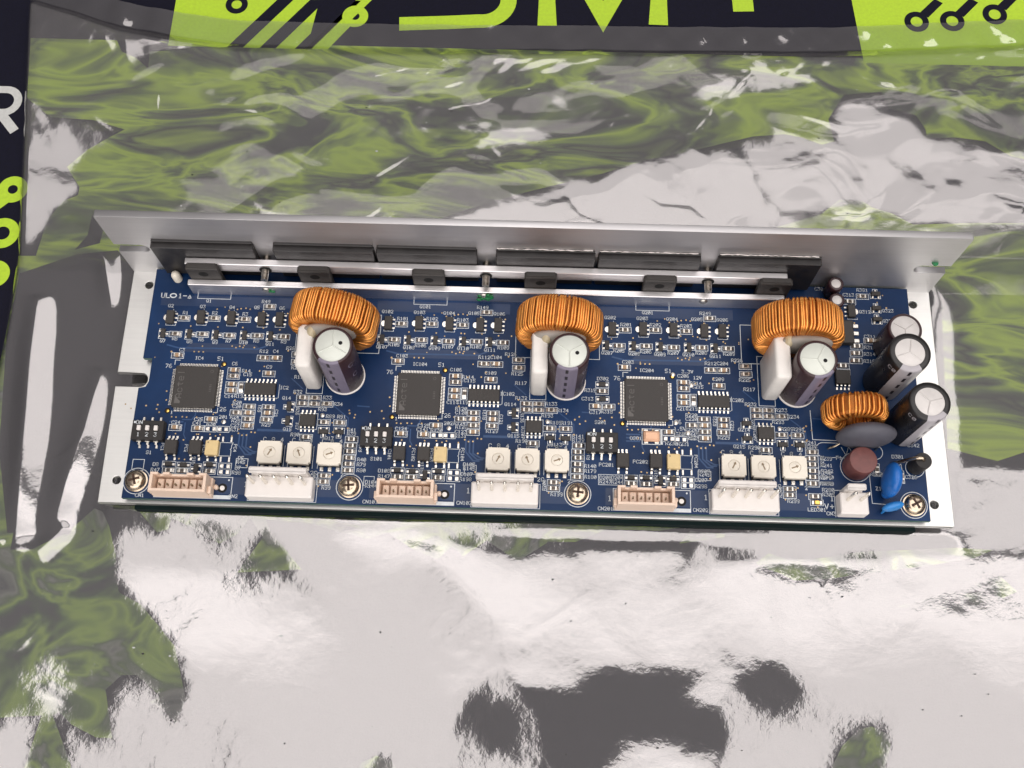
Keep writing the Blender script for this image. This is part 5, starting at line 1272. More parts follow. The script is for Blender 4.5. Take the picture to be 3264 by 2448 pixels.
TEXTS = [('Q2',15.5,66.4,0),('Q3',26.1,66.4,0),('Q4',35.9,66.4,0),('Q5',44.1,66.6,0),('Q6',52.5,66.6,0),('R1',20.7,64.0,0),('R2',30.4,64.2,0),('R3',40.5,64.1,0),('R49',46.9,68.8,0),('Q7',14.5,53.8,0),('Q8',23.3,53.8,0),('Q9',31.7,53.8,0),('Q10',41.0,54.0,0),('Q11',49.8,53.7,0),('R5',18.4,54.7,0),('R6',27.1,54.6,0),('R7',36.1,54.4,0),('R8',45.2,54.7,0),('R9',54.2,54.6,0),('C3',21.3,50.8,0),('R12',48.1,51.1,0),('C4',52.0,51.2,0),('R26',56.7,52.4,0),('R25',59.0,45.7,0),('C9',50.4,45.7,0),('C6',39.1,46.5,0),('R14',43.1,44.1,0),('C15',43.7,42.9,0),('C14',38.5,35.3,0),('R19',41.6,35.4,0),('R20',41.4,33.2,0),('C20',41.4,31.9,0),('R28',41.7,27.1,0),('C23',41.6,25.5,0),('R24',41.1,28.3,0),('R21',48.8,31.5,90),('C21',54.3,29.9,-90),('R29',51.5,26.0,0),('C24',22.6,26.0,0),('C25',29.7,27.2,0),('C41',29.4,25.9,0),('R30',33.9,25.8,0),('R31',41.6,24.1,0),('Q14',57.1,35.2,0),('Q15',58.4,24.7,0),('R32',60.5,37.4,0),('R33',70.2,35.7,0),('R36',61.0,30.8,-90),('R93',69.0,31.7,0),('R34',73.9,33.6,0),('R89',71.7,29.4,0),('R91',75.3,29.4,0),('Q13',72.0,22.1,0),('R90',61.0,23.0,0),('R39',78.9,23.8,0),('R41',78.9,25.1,0),('R42',82.1,19.2,90),('R40',82.8,15.4,0),('R79',82.8,13.8,0),('R80',82.9,11.9,0),('R99',72.4,6.0,0),('R100',68.4,8.8,90),('D8',18.1,12.0,0),('R47',18.2,10.2,0),('Q16',29.9,13.6,90),('D7',44.1,11.6,0),('R98',43.8,10.0,0),('Q102',87.5,66.4,0),('Q103',98.1,66.4,0),('Q104',107.9,66.4,0),('Q105',116.1,66.6,0),('Q106',124.5,66.6,0),('R101',92.7,64.0,0),('R102',102.4,64.2,0),('R103',112.5,64.1,0),('R149',118.9,68.8,0),('Q107',86.5,53.8,0),('Q108',95.3,53.8,0),('Q109',103.7,53.8,0),('Q110',113.0,54.0,0),('Q111',121.8,53.7,0),('R105',90.4,54.7,0),('R106',99.1,54.6,0),('R107',108.1,54.4,0),('R108',117.2,54.7,0),('R109',126.2,54.6,0),('C103',93.3,50.8,0),('R112',120.1,51.1,0),('C104',124.0,51.2,0),('R126',128.7,52.4,0),('R125',131.0,45.7,0),('C109',122.4,45.7,0),('C106',111.1,46.5,0),('R114',115.1,44.1,0),('C115',115.7,42.9,0),('C114',110.5,35.3,0),('R119',113.6,35.4,0),('R120',113.4,33.2,0),('C120',113.4,31.9,0),('R128',113.7,27.1,0),('C123',113.6,25.5,0),('R124',113.1,28.3,0),('R121',120.8,31.5,90),('C121',126.3,29.9,-90),('R129',123.5,26.0,0),('C124',94.6,26.0,0),('C125',101.7,27.2,0),('C141',101.4,25.9,0),('R130',105.9,25.8,0),('R131',113.6,24.1,0),('Q114',129.1,35.2,0),('Q115',130.4,24.7,0),('R132',132.5,37.4,0),('R133',142.2,35.7,0),('R136',133.0,30.8,-90),('R193',141.0,31.7,0),('R134',145.9,33.6,0),('R189',143.7,29.4,0),('R191',147.3,29.4,0),('Q113',144.0,22.1,0),('R190',133.0,23.0,0),('R139',150.9,23.8,0),('R141',150.9,25.1,0),('R142',154.1,19.2,90),('R140',154.8,15.4,0),('R179',154.8,13.8,0),('R180',154.9,11.9,0),('R199',144.4,6.0,0),('R200',140.4,8.8,90),('D108',90.1,12.0,0),('R147',90.2,10.2,0),('Q116',101.9,13.6,90),('D107',116.1,11.6,0),('R198',115.8,10.0,0),('Q202',161.1,66.4,0),('Q203',171.7,66.4,0),('Q204',181.5,66.4,0),('Q205',189.7,66.6,0),('Q206',198.1,66.6,0),('R201',166.3,64.0,0),('R202',176.0,64.2,0),('R203',186.1,64.1,0),('R249',192.5,68.8,0),('Q207',160.1,53.8,0),('Q208',168.9,53.8,0),('Q209',177.3,53.8,0),('Q210',186.6,54.0,0),('Q211',195.4,53.7,0),('R205',164.0,54.7,0),('R206',172.7,54.6,0),('R207',181.7,54.4,0),('R208',190.8,54.7,0),('R209',199.8,54.6,0),('C203',166.9,50.8,0),('R212',193.7,51.1,0),('C204',197.6,51.2,0),('R226',202.3,52.4,0),('R225',204.6,45.7,0),('C209',196.0,45.7,0),('C206',184.7,46.5,0),('R214',188.7,44.1,0),('C215',189.3,42.9,0),('C214',184.1,35.3,0),('R219',187.2,35.4,0),('R220',187.0,33.2,0),('C220',187.0,31.9,0),('R228',187.3,27.1,0),('C223',187.2,25.5,0),('R224',186.7,28.3,0),('R221',194.4,31.5,90),('C221',199.9,29.9,-90),('R229',197.1,26.0,0),('R232',206.1,37.4,0),('R233',215.8,35.7,0),('R236',206.6,30.8,-90),('R293',214.6,31.7,0),('R234',219.5,33.6,0),('R289',217.3,29.4,0),('R291',220.9,29.4,0),('R290',206.6,23.0,0),('R239',224.5,23.8,0),('R241',224.5,25.1,0),('R242',227.7,19.2,90),('R240',228.4,15.4,0),('R279',228.4,13.8,0),('R280',228.5,11.9,0),('R299',218.0,6.0,0),('R300',214.0,8.8,90),('D208',159.6,11.8,0),('R247',159.6,10.5,0),('D204',163.3,11.9,0),('R244',163.3,10.5,0),('Q216',175.3,13.2,90),('D207',189.6,11.9,0),('R298',189.4,9.9,0),('Q214',203.6,28.8,0),('Q215',201.9,23.2,0),('C225',183.5,26.9,0),('R230',180.4,23.6,0),('R231',184.2,23.5,0),('D302',158.7,44.8,0),('R315',154.7,40.7,0),('C313',153.8,37.8,0),('C317',156.3,33.3,0),('R318',160.0,33.6,0),('Q213',224.6,23.1,0),('Q320',249.1,80.8,0),('Q323',252.9,71.5,0),('Q321',252.8,67.8,0),('R381',245.0,78.8,0),('Q312',245.3,70.9,0),('C313',240.3,76.9,0),('C311',246.2,62.1,0),('R312',245.9,58.2,0),('R314',245.6,55.9,0),('R316',245.3,53.4,0),('R309',229.0,8.4,0),('C326',255.2,14.8,0),('R309',244.4,15.4,0),('IC4',27.3,48.1,0),('51',34.3,48.1,0),('76',17.7,45.1,0),('26',37.1,30.8,0),('1',20.8,29.3,0),('IC2',56.0,38.7,0),('R17',60.3,42.5,0),('Q1',27.9,68.5,0),('201',37.5,28.2,0),('S1',15.4,15.8,0),('PC1',19.5,17.7,-90),('PC2',27.0,17.5,-90),('PC3',32.7,17.5,-90),('PC4',42.5,18.0,-90),('CN1',14.5,1.9,0),('CN2',43.7,2.4,0),('D4',14.3,8.2,0),('R44',14.4,7.0,0),('D5',44.7,14.8,0),('R45',44.8,13.5,0),('IC7',61.4,25.9,-90),('IC104',99.3,48.1,0),('51',106.3,48.1,0),('76',89.7,45.1,0),('26',109.1,30.8,0),('1',92.8,29.3,0),('IC102',128.0,38.7,0),('R117',132.3,42.5,0),('Q101',99.9,68.5,0),('202',109.5,28.2,0),('S101',87.4,15.8,0),('PC101',91.5,17.7,-90),('PC102',99.0,17.5,-90),('PC103',104.7,17.5,-90),('PC104',114.5,18.0,-90),('CN101',86.5,1.9,0),('CN102',115.7,2.4,0),('D104',86.3,8.2,0),('R144',86.4,7.0,0),('D105',116.7,14.8,0),('R145',116.8,13.5,0),('IC107',133.4,25.9,-90),('IC204',172.9,48.1,0),('51',179.9,48.1,0),('76',163.3,45.1,0),('26',182.7,30.8,0),('1',166.4,29.3,0),('IC202',201.6,38.7,0),('R217',205.9,42.5,0),('Q201',173.5,68.5,0),('S201',158.0,30.0,0),('PC201',159.9,16.0,0),('PC202',170.6,17.3,0),('CN201',159.6,1.9,0),('CN202',189.1,2.3,0),('203',187.0,25.7,0),('3.3V',186.1,48.0,0),('12V',189.3,46.0,0),('1.5V',183.2,28.6,0),('OSC1',169.2,25.0,0),('D205',190.5,14.7,0),('R245',190.5,13.7,0),('C226',183.3,26.8,0),('PC204',188.1,17.9,-90),('IC207',207.1,27.3,-90),('LED301',225.1,3.5,0),('CN3',229.4,2.4,0),('F1',233.1,20.4,0),('D301',251.6,21.3,0),('C342',256.9,25.2,0),('C381',231.1,78.8,0),('Z1',244.7,10.8,0),('R239',229.0,20.0,0),('R241',229.0,17.8,0),('R242',229.1,16.0,0),('R240',229.1,14.0,0),('R279',229.0,11.9,0),('R280',229.0,9.9,0),('TM',15.6,76.4,0),('UL 1-A',16.6,70.1,0)]

# ---- copper under the solder mask
CH = (-72.0, 0.0, 73.6)
tr = MB()
for dx in CH:
    for k, x in enumerate((115.4, 116.6, 117.8)):
        tr.line([(x + dx, 23.0), (x + dx, 19.0 - k * .3), (x + 2.5 + dx, 16.0 + k * .5), (x + 4.5 + dx, 16.0 + k * .5)], .45, PZ + .006, 'trace')
    tr.line([(120.8 + dx, 24.2), (131.5 + dx, 24.2)], .8, PZ + .006, 'trace')
    tr.line([(96.5 + dx, 27.0), (99.5 + dx, 27.0), (100.5 + dx, 28.5), (100.5 + dx, 29.6)], .35, PZ + .006, 'trace')
    tr.line([(97.6 + dx, 26.0), (97.6 + dx, 22.0), (98.4 + dx, 20.5)], .35, PZ + .006, 'trace')
    tr.line([(88 + dx, 52.5), (92 + dx, 51.5), (118 + dx, 51.8), (121 + dx, 53)], .5, PZ + .006, 'trace')
    tr.line([(130 + dx, 42.0), (134 + dx, 38.5)], .3, PZ + .006, 'trace')
    tr.line([(144.5 + dx, 33), (149.5 + dx, 29), (149.5 + dx, 26)], .35, PZ + .006, 'trace')
    tr.line([(152 + dx, 33.2), (156 + dx, 33.0)], .4, PZ + .006, 'trace')
    for k in range(3):
        tr.line([(92.5 + dx, 26.2 - k * 1.1), (97 + dx, 26.2 - k * 1.1)], .5, PZ + .006, 'trace')
    tr.add([(93 + dx, 50.2, PZ + .003), (118 + dx, 50.2, PZ + .003), (119.5 + dx, 51.5, PZ + .003), (117 + dx, 53.4, PZ + .003), (96 + dx, 53.4, PZ + .003)], [(0, 1, 2, 3, 4)], 'pour')
    tr.add([(84 + dx, 66.5, PZ + .003), (128 + dx, 66.5, PZ + .003), (128 + dx, 70.2, PZ + .003), (84 + dx, 70.2, PZ + .003)], [(0, 1, 2, 3)], 'pour')
    tr.add([(86 + dx, 3, PZ + .003), (150 + dx, 3, PZ + .003), (150 + dx, 8.5, PZ + .003), (86 + dx, 8.5, PZ + .003)], [(0, 1, 2, 3)], 'pour')
tag(tr.build('copper_traces', board), kind='stuff')

# ---- white printing on the board
sk = MB()
ZS = PZ + .012
for t, x, y, r_ in TEXTS:
    if t == 'UL 1-A':
        letters(sk, 'UL', x - 3.4, y, ZS, 1.6, 'silk', w=.3)
        sk.line([(x - .8 + 1.0 * math.cos(a), y + .7 * math.sin(a)) for a in np.linspace(0, 2 * PI, 17)[:-1]], .4, ZS, 'silk', True)
        letters(sk, '1-^', x + 3.1, y, ZS, 1.6, 'silk', w=.3)
        continue
    big = t in ('51', '76', '26')
    letters(sk, t, x, y, ZS, 1.25 if big else (1.05 if r_ == 0 else .95), 'silk', R(r_), w=.19, adv=1.38)


def orect(x0, x1, y0, y1, w=.17):
    sk.line([(x0, y0), (x1, y0), (x1, y1), (x0, y1)], w, ZS, 'silk', True)


for k in 'rce':
    for x, y, r_ in ITEMS[k]:
        a, b = (2.02, .98) if r_ == 0 else (.98, 2.02)
        orect(x - a, x + a, y - b, y + b)
for x, y, r_ in ITEMS['d']:
    orect(x - 2.1, x + 2.1, y - .98, y + .98)
for x, y, r_ in ITEMS['s']:
    c, s_ = math.cos(R(r_)), math.sin(R(r_))
    f_ = lambda u, v: (x + u * c - v * s_, y + u * s_ + v * c)
    sk.line([f_(.5, 1.7), f_(-1.5, 1.7), f_(-1.5, -1.7), f_(.5, -1.7)], .17, ZS, 'silk')
    sk.line([f_(.7, .75), f_(1.9, .75), f_(1.9, -.75), f_(.7, -.75)], .17, ZS, 'silk')
for x, y, r_ in ITEMS['t']:
    sk.line([(x - 1.3, y - 2.0), (x - 1.3, y - 2.6), (x + 1.9, y - 2.6), (x + 1.9, y - 2.0)], .17, ZS, 'silk')
    sk.line([(x + 1.6, y + 2.3), (x + .6, y + 2.6), (x + .6, y + 3.2)], .17, ZS, 'silk')
for dx in CH:
    # quad flat pack corners and pin marks
    sk.line([(91.6 + dx, 45.6), (91.6 + dx, 47.2), (93.3 + dx, 47.2)], .2, ZS, 'silk')
    sk.line([(106.0 + dx, 29.6), (107.4 + dx, 29.6), (107.4 + dx, 31.2)], .2, ZS, 'silk')
    sk.line([(126.4 + dx, 39.8), (126.4 + dx, 35.2), (125.8 + dx, 34.8)], .17, ZS, 'silk')
    sk.line([(115.0 + dx, 35.0), (126.2 + dx, 35.0)], .15, ZS, 'silk')
    orect(133.9 + dx, 139.7 + dx, 24.9, 30.2)
    # transistor outline under the clamp bar, film capacitor outline, coil outline
    sk.line([(96.0 + dx, 71), (96.0 + dx, 69.3), (107.0 + dx, 69.3), (107.0 + dx, 71)], .18, ZS, 'silk')
    orect(135.2 + dx, 140.4 + dx, 37.0, 54.0)
    orect(130.2 + dx, 157.6 + dx, 51.4, 65.0, .2)
    sk.line([(111.6 + dx, 43.0), (113.4 + dx, 42.6)], .15, ZS, 'silk')
    # rotary switch outlines
for cx in (54.3, 63.5, 73.0, 125.8, 135.0, 144.2, 199.3, 208.4, 218.2):
    sk.line([(cx - 3.95, 12.0), (cx - 3.95, 19.3)], .17, ZS, 'silk')
    sk.line([(cx + 3.95, 12.0), (cx + 3.95, 19.3)], .17, ZS, 'silk')
    letters(sk, 'C', cx - 2.7, 21.2, ZS, 1.25, 'silk', w=.22)
    letters(sk, '8', cx, 21.2, ZS, 1.25, 'silk', w=.22)
    letters(sk, '4', cx + 2.8, 21.2, ZS, 1.25, 'silk', w=.22)
for cx in (73.0, 144.2, 218.2):
    letters(sk, '2C', cx - 4.9, 10.6, ZS, 1.2, 'silk', w=.2)
    letters(sk, '1', cx, 9.9 - .1, ZS, .9, 'silk', w=.2)
    letters(sk, '2', cx + 4.0, 10.3, ZS, 1.1, 'silk', w=.2)
for cx, w_ in ((48.2, 21.4), (117.8, 21.4), (191.8, 21.4)):
    orect(cx, cx + w_, 1.2, 9.0)
    letters(sk, '1', cx - 1.0, 6.4, ZS, 1.6, 'silk', w=.24)
for x0 in (18.9, 88.5, 162.0):
    orect(x0, x0 + 24.0, 1.5, 8.4, .22)
    sk.add([(x0 + 18.3, 1.5, ZS - .002), (x0 + 24.0, 1.5, ZS - .002), (x0 + 24.0, 2.6, ZS - .002), (x0 + 18.3, 2.6, ZS - .002)], [(0, 1, 2, 3)], 'silk')
    sk.add([(x, y, ZS) for x, y in circle(x0 + 22.9, 7.5, .3, 10)], [tuple(range(10))], 'silk')
letters(sk, '1', 160.9, 5.2, ZS, 1.6, 'silk', w=.24)
for x, y in ((12.9, 6.4), (79.7, 6.4), (150.9, 6.3), (255.2, 5.8)):
    sk.line(circle(x, y, 4.15, 40), .22, ZS, 'silk', True)
# boxes round grouped names
for x0, x1, y0, y1 in ((90.0 - 72 - 7.2, 90 - 72 - 3.6, 9.9, 13.4), (84.0, 87.2, 7.1, 10.0), (115.3, 119.0, 11.7, 14.6), (43.3, 47.0, 11.7, 14.6), (188.6, 192.6, 11.8, 14.8), (157.4, 165.0, 9.5, 12.8)):
    orect(x0, x1, y0, y1)
# right-hand block
orect(171.2, 176.9, 23.1, 28.2, .22)
sk.add([(176.9, 23.1, ZS), (177.7, 23.1, ZS), (177.7, 28.2, ZS), (176.9, 28.2, ZS)], [(0, 1, 2, 3)], 'silk')
sk.line([(225.0, 36.0), (225.2, 26.2), (234, 26.0)], .22, ZS, 'silk')
stad = circle(228.4, 22.9, 2.4, 10, PI / 2, 3 * PI / 2) + circle(244.6, 22.6, 2.4, 10, -PI / 2, PI / 2)
sk.line(stad, .2, ZS, 'silk', True)
sk.line([(234.0, 24.0), (235.4, 21.2), (236.4, 24.2), (238.0, 21.0)], .2, ZS, 'silk')
sk.line(circle(238.1, 17.5, 4.75, 36), .2, ZS, 'silk', True)
sk.line(circle(256.7, 17.8, 2.95, 30), .2, ZS, 'silk', True)
sk.line([(242.2, 16.6), (242.4, 6.0), (246.5, 5.8)], .2, ZS, 'silk')
sk.line([(250.6, 17.8), (252.4, 18.9), (252.6, 17.0), (250.6, 17.8)], .17, ZS, 'silk')
sk.line([(230.8, 1.3), (230.8, 9.8), (233.4, 9.9)], .2, ZS, 'silk')
letters(sk, 'V+', 229.0, 4.6, ZS, 1.7, 'silk', w=.24)
letters(sk, '1', 230.0, 7.2, ZS, 1.6, 'silk', w=.24)
orect(223.2, 227.2, 4.8, 6.6)
silk = sk.build('silkscreen', board)
tag(silk, kind='stuff')

# ---- vias and test pads
vb = MB()
VIAS = []
for dx in CH:
    VIAS += [(97.3 + dx, 50.3, .3), (98.8 + dx, 50.3, .3), (100.3 + dx, 50.3, .3), (89.9 + dx, 50.1, .35), (128.0 + dx, 51.5, .3), (120.8 + dx, 45.8, .3),
             (109.5 + dx, 52.6, .28), (110.8 + dx, 52.1, .28), (112.0 + dx, 52.6, .28), (113.1 + dx, 52.2, .28), (113.4 + dx, 52.9, .25), (116.8 + dx, 52.3, .3), (103 + dx, 65.6, .28),
             (112.5 + dx, 66.2, .3), (110.9 + dx, 66.0, .3), (109.7 + dx, 65.7, .3), (107.0 + dx, 65.2, .3), (118.4 + dx, 65.2, .3), (113.9 + dx, 65.9, .28), (105.5 + dx, 66.4, .25),
             (104.0 + dx, 59.2, .3), (95.0 + dx, 59.3, .3), (112.2 + dx, 59.3, .3), (119.0 + dx, 59.3, .3), (126.5 + dx, 64.7, .3), (124.5 + dx, 58.8, .3),
             (84.3 + dx, 31.3, .32), (88.0 + dx, 31.7, .32), (88.8 + dx, 29.2, .3), (79.6 + dx, 30.2, .3), (77.6 + dx, 31.6, .3), (90.5 + dx, 33.4, .3), (90.2 + dx, 36.4, .3),
             (93.0 + dx, 27.8, .28), (94.4 + dx, 27.7, .28), (96.4 + dx, 27.9, .28), (97.8 + dx, 27.8, .28), (101.0 + dx, 27.9, .28), (106.2 + dx, 29.0, .25),
             (115.0 + dx, 22.9, .3), (116.2 + dx, 22.3, .3), (117.6 + dx, 22.4, .3), (119.0 + dx, 23.4, .3), (120.2 + dx, 23.3, .3), (119.3 + dx, 26.0, .28), (119.2 + dx, 28.2, .28),
             (112.6 + dx, 34.0, .3), (115.0 + dx, 44.0, .3), (119.4 + dx, 44.2, .3), (131.6 + dx, 36.8, .3), (149.8 + dx, 30.6, .35), (151.4 + dx, 29.2, .3), (149.6 + dx, 25.6, .3),
             (95.0 + dx, 22.2, .28), (102.3 + dx, 22.2, .28), (106.0 + dx, 22.3, .28), (107.8 + dx, 21.8, .28), (109.2 + dx, 22.3, .28), (113.0 + dx, 21.9, .28), (97.8 + dx, 20.2, .3),
             (119.3 + dx, 18.5, .3), (118.7 + dx, 12.4, .28), (97.2 + dx, 14.0, .28), (99.0 + dx, 13.8, .28), (107.5 + dx, 12.9, .3), (145.3 + dx, 9.7, .28), (146.0 + dx, 10.2, .28), (141.9 + dx, 6.4, .28),
             (144.5 + dx, 27.3, .26), (145.0 + dx, 24.2, .26), (136.0 + dx, 19.8, .25)]
VIAS += [(252.5, 72.5, .35), (249.6, 74.4, .25), (251.6, 77.0, .25), (241.5, 66.8, .3), (222.6, 30.0, .3), (222.9, 28.8, .3), (223.4, 26.0, .3), (222.0, 8.0, .3), (225.4, 4.3, .3), (228, 60, .3), (229.5, 58, .3)]
for i in range(70):
    VIAS.append((rng.uniform(12, 222), rng.choice((rng.uniform(58, 60.5), rng.uniform(45, 54), rng.uniform(20, 34))), rng.uniform(.2, .3)))
for x, y, r_ in VIAS:
    vb.add([(p[0], p[1], PZ + .016) for p in circle(x, y, r_ * .95, 8)], [tuple(range(8))], 'via_gold')
tag(vb.build('vias', board), kind='stuff')
PAD = MB().lathe([(.78, 0), (.7, .12), (.35, .24), (.05, .28)], 'solder', 14).mesh('test_pad', 60)
for x, y in ((109.8, 26.6), (37.8, 26.6), (141.1, 29.7), (69.1, 29.7), (215.0, 29.5), (181.4, 46.9), (187.3, 43.4), (182.0, 30.5), (185.8, 27.2)):
    place('test_pad', PAD, unit, (x, y, PZ))
GD = MB().lathe([(.95, 0), (.95, .03)], 'hole_dark', 16).lathe([(.55, .03), (.5, .09), (.1, .1)], 'gold', 14).mesh('fiducial', 60)
for dx in CH:
    for x, y in ((107.6, 46.2), (91.4, 29.8)):
        place('fiducial_mark', GD, unit, (x + dx, y, PZ + .01))

# ---- surface-mount parts, one mesh of each kind
def chip(top, rim, h):
    m = MB()
    for s_ in (-1, 1):
        # solder fillet and end cap
        m.loft([[(s_ * .55, -.66, 0), (s_ * 1.72, -.66, 0), (s_ * 1.72, .66, 0), (s_ * .55, .66, 0)][::s_],
                [(s_ * .55, -.62, .12), (s_ * 1.55, -.62, .10), (s_ * 1.55, .62, .10), (s_ * .55, .62, .12)][::s_],
                [(s_ * .60, -.60, h + .03), (s_ * 1.02, -.60, h), (s_ * 1.02, .60, h), (s_ * .60, .60, h + .03)][::s_]], 'solder')
    m.box(-.72, .72, -.61, .61, .02, h, rim, .06)
    if top != rim:
        m.box(-.52, .52, -.46, .46, h - .02, h + .04, top)
    return m


CHIP = {
    'r': ('chip_resistor', chip('resistor_top', 'resistor_rim', .52).mesh('chip_resistor')),
    'c': ('chip_capacitor', chip('ceramic_tan', 'ceramic_tan', .85).mesh('chip_capacitor')),
}
e = MB()
for s_ in (-1, 1):
    e.box(s_ * 1.05 - .62, s_ * 1.05 + .62, -.62, .62, 0, .16, 'solder', .1)
CHIP['e'] = ('empty_pads', e.mesh('empty_pads'))
d = MB().box(-1.05, 1.05, -.72, .72, .1, 1.1, 'chip_black', .14)
for s_ in (-1, 1):
    d.box(s_ * 1.45 - .45, s_ * 1.45 + .45, -.42, .42, 0, .22, 'solder', .08)
CHIP['d'] = ('diode', d.mesh('diode'))
t = MB().box(-.72, .72, -1.5, 1.5, .1, 1.05, 'chip_black', .14)
for x, y in ((-1.1, .95), (-1.1, -.95), (1.15, 0)):
    t.box(x - .5, x + .5, y - .32, y + .32, 0, .2, 'solder', .08)
    t.box(min(x, x * .6), max(x, x * .6), y - .2, y + .2, .2, .5, 'tin')
CHIP['s'] = ('small_transistor', t.mesh('small_transistor'))
q = MB().box(-1.15, 1.35, -2.25, 2.25, .1, 1.5, 'chip_black', .16)
for y in (-1.5, 0, 1.5):
    q.box(1.35, 2.35, y - .3, y + .3, 0, .3, 'solder', .1)
q.loft([[(-1.1, -1.0, z), (-1.8, -.95, z), (-2.25, -.4, z), (-2.25, .4, z), (-1.8, .95, z), (-1.1, 1.0, z)][::-1] for z in (0.0, .32)], 'tin')
CHIP['t'] = ('flat_transistor', q.mesh('flat_transistor'))
for k, lst in ITEMS.items():
    nm, me = CHIP[k]
    for x, y, r_ in lst:
        place(nm, me, unit, (x, y, PZ + .02), R(r_ + rng.uniform(-1.2, 1.2)))

# ---- gull-wing leads
def gull(w, reach, h, m='tin'):
    g = MB()
    prof = [(0, h), (reach * .35, h), (reach * .55, .22), (reach, .2)]
    prof2 = [(reach, 0.0), (reach * .45, 0.02), (reach * .25, h - .2), (0, h - .2)]
    ring = prof + prof2
    g.loft([[(-w / 2, -a, z) for a, z in ring], [(w / 2, -a, z) for a, z in ring]], m)
    return g


LEAD16 = gull(.52, 1.75, .95).mesh('lead')
LEAD8 = gull(.5, 1.7, .9).mesh('lead')
LEADOP = gull(.62, 1.75, 1.1).mesh('lead')
SO16 = MB().box(-5.0, 5.0, -1.95, 1.95, .15, 1.6, 'chip_black', .18).mesh('package')
SO8 = MB().box(-2.5, 2.5, -1.95, 1.95, .15, 1.55, 'chip_black', .16).mesh('package')


def leads(part, me, xs, y, side):
    for x in xs:
        place('lead', me, part, (x, side * y, 0), 0 if side < 0 else PI)


for dx in CH:
    p = empty('logic_chip', unit, (120.55 + dx, 37.7, PZ + .02))
    place('package', SO16, p)
    xs = [-4.6 + 1.31 * i for i in range(8)]
    leads(p, LEAD16, xs, 1.93, -1)
    leads(p, LEAD16, xs, 1.93, 1)
for x in (64.75, 136.75, 210.3):
    p = empty('small_chip', unit, (x, 27.6, PZ + .02))
    place('package', SO8, p)
    xs = [-1.95 + 1.3 * i for i in range(4)]
    leads(p, LEAD8, xs, 1.93, -1)
    leads(p, LEAD8, xs, 1.93, 1)

# ---- square processor packages with a hundred fine leads
QB = MB()
QB.box(-7, 7, -7, 7, .15, 1.55, 'chip_black', .28)
QP = MB()
letters(QP, 'Actel', -5.0, .6, 1.562, 2.0, 'chip_print', PI / 2, w=.26, adv=1.5)
QP.add([(-6.0, -5.9, 1.562), (-4.2, -5.9, 1.562), (-4.2, -5.1, 1.562), (-6.0, -3.6, 1.562)][::-1], [(3, 2, 1, 0)], 'chip_print')
QP.line(circle(4.9, 5.2, .45, 14), .1, 1.562, 'chip_print', True)
for k in range(5):
    QP.line([(4.6, -1.6 + k * .55), (5.3, -1.6 + k * .55)], .16, 1.562, 'chip_print')
QBm, QPm = QB.mesh('package'), QP.mesh('package_print')
row = MB()
for i in range(25):
    g = gull(.24, 1.25, .62)
    n0 = len(row.v)
    row.add(g.v, g.f, 'tin')
    row.xf(0, -6.0 + i * .5, -6.98, 0, n0)
ROW = row.mesh('lead_row')
for dx, cy in ((27.6 - 99.6, 37.8), (0, 37.5), (72.95, 37.6)):
    p = empty('processor_chip', unit, (99.6 + dx, cy, PZ + .02))
    place('package', QBm, p)
    place('package_print', QPm, p)
    for k in range(4):
        tag(place('lead_row', ROW, p, (0, 0, 0), k * PI / 2), kind='stuff')

# ---- optocouplers: two black, one tan in every channel
OB = MB().box(-1.95, 1.95, -2.25, 2.25, .2, 2.1, 'chip_black', .2).mesh('package')
OT = MB().box(-2.05, 2.05, -2.4, 2.4, .2, 2.2, 'tan_plastic', .22)
OT.lathe([(.28, 2.2), (.28, 2.215)], 'cream_mark', 10, (-1.2, 1.6, 0))
OT = OT.mesh('package')
for x, y, kind in ((22.6, 17.4, 0), (30.3, 17.5, 0), (35.6, 17.4, 1), (94.6, 17.5, 0), (102.3, 17.5, 0), (107.6, 17.4, 1), (164.9, 17.2, 0), (175.3, 17.3, 0), (180.8, 17.2, 1)):
    p = empty('optocoupler', unit, (x, y, PZ + .02))
    if kind:
        p['label'] = 'tan optocoupler'
    place('package', OT if kind else OB, p)
    leads(p, LEADOP, (-1.3, 1.3), 2.2, -1)
    leads(p, LEADOP, (-1.3, 0, 1.3) if not kind else (-1.3, 1.3), 2.2, 1)
PADS = MB()
for x, y in ((-1.35, 3.3), (1.35, 3.3), (-1.35, -3.3), (1.35, -3.3)):
    PADS.box(x - .33, x + .33, y - .85, y + .85, 0, .12, 'solder', .08)
PADSm = PADS.mesh('empty_pads')
for x in (39.7, 111.7, 185.2):
    place('empty_pads', PADSm, unit, (x, 17.5, PZ + .02))
    MB().line([(-2.0, -2.2), (1.6, -2.2), (1.6, -.3), (1.3, 0), (1.6, .3), (1.6, 1.2), (2.0, 2.2), (-2.0, 2.2)], .17, 0, 'silk', True).build('outline_print', board, (x, 17.5, ZS))

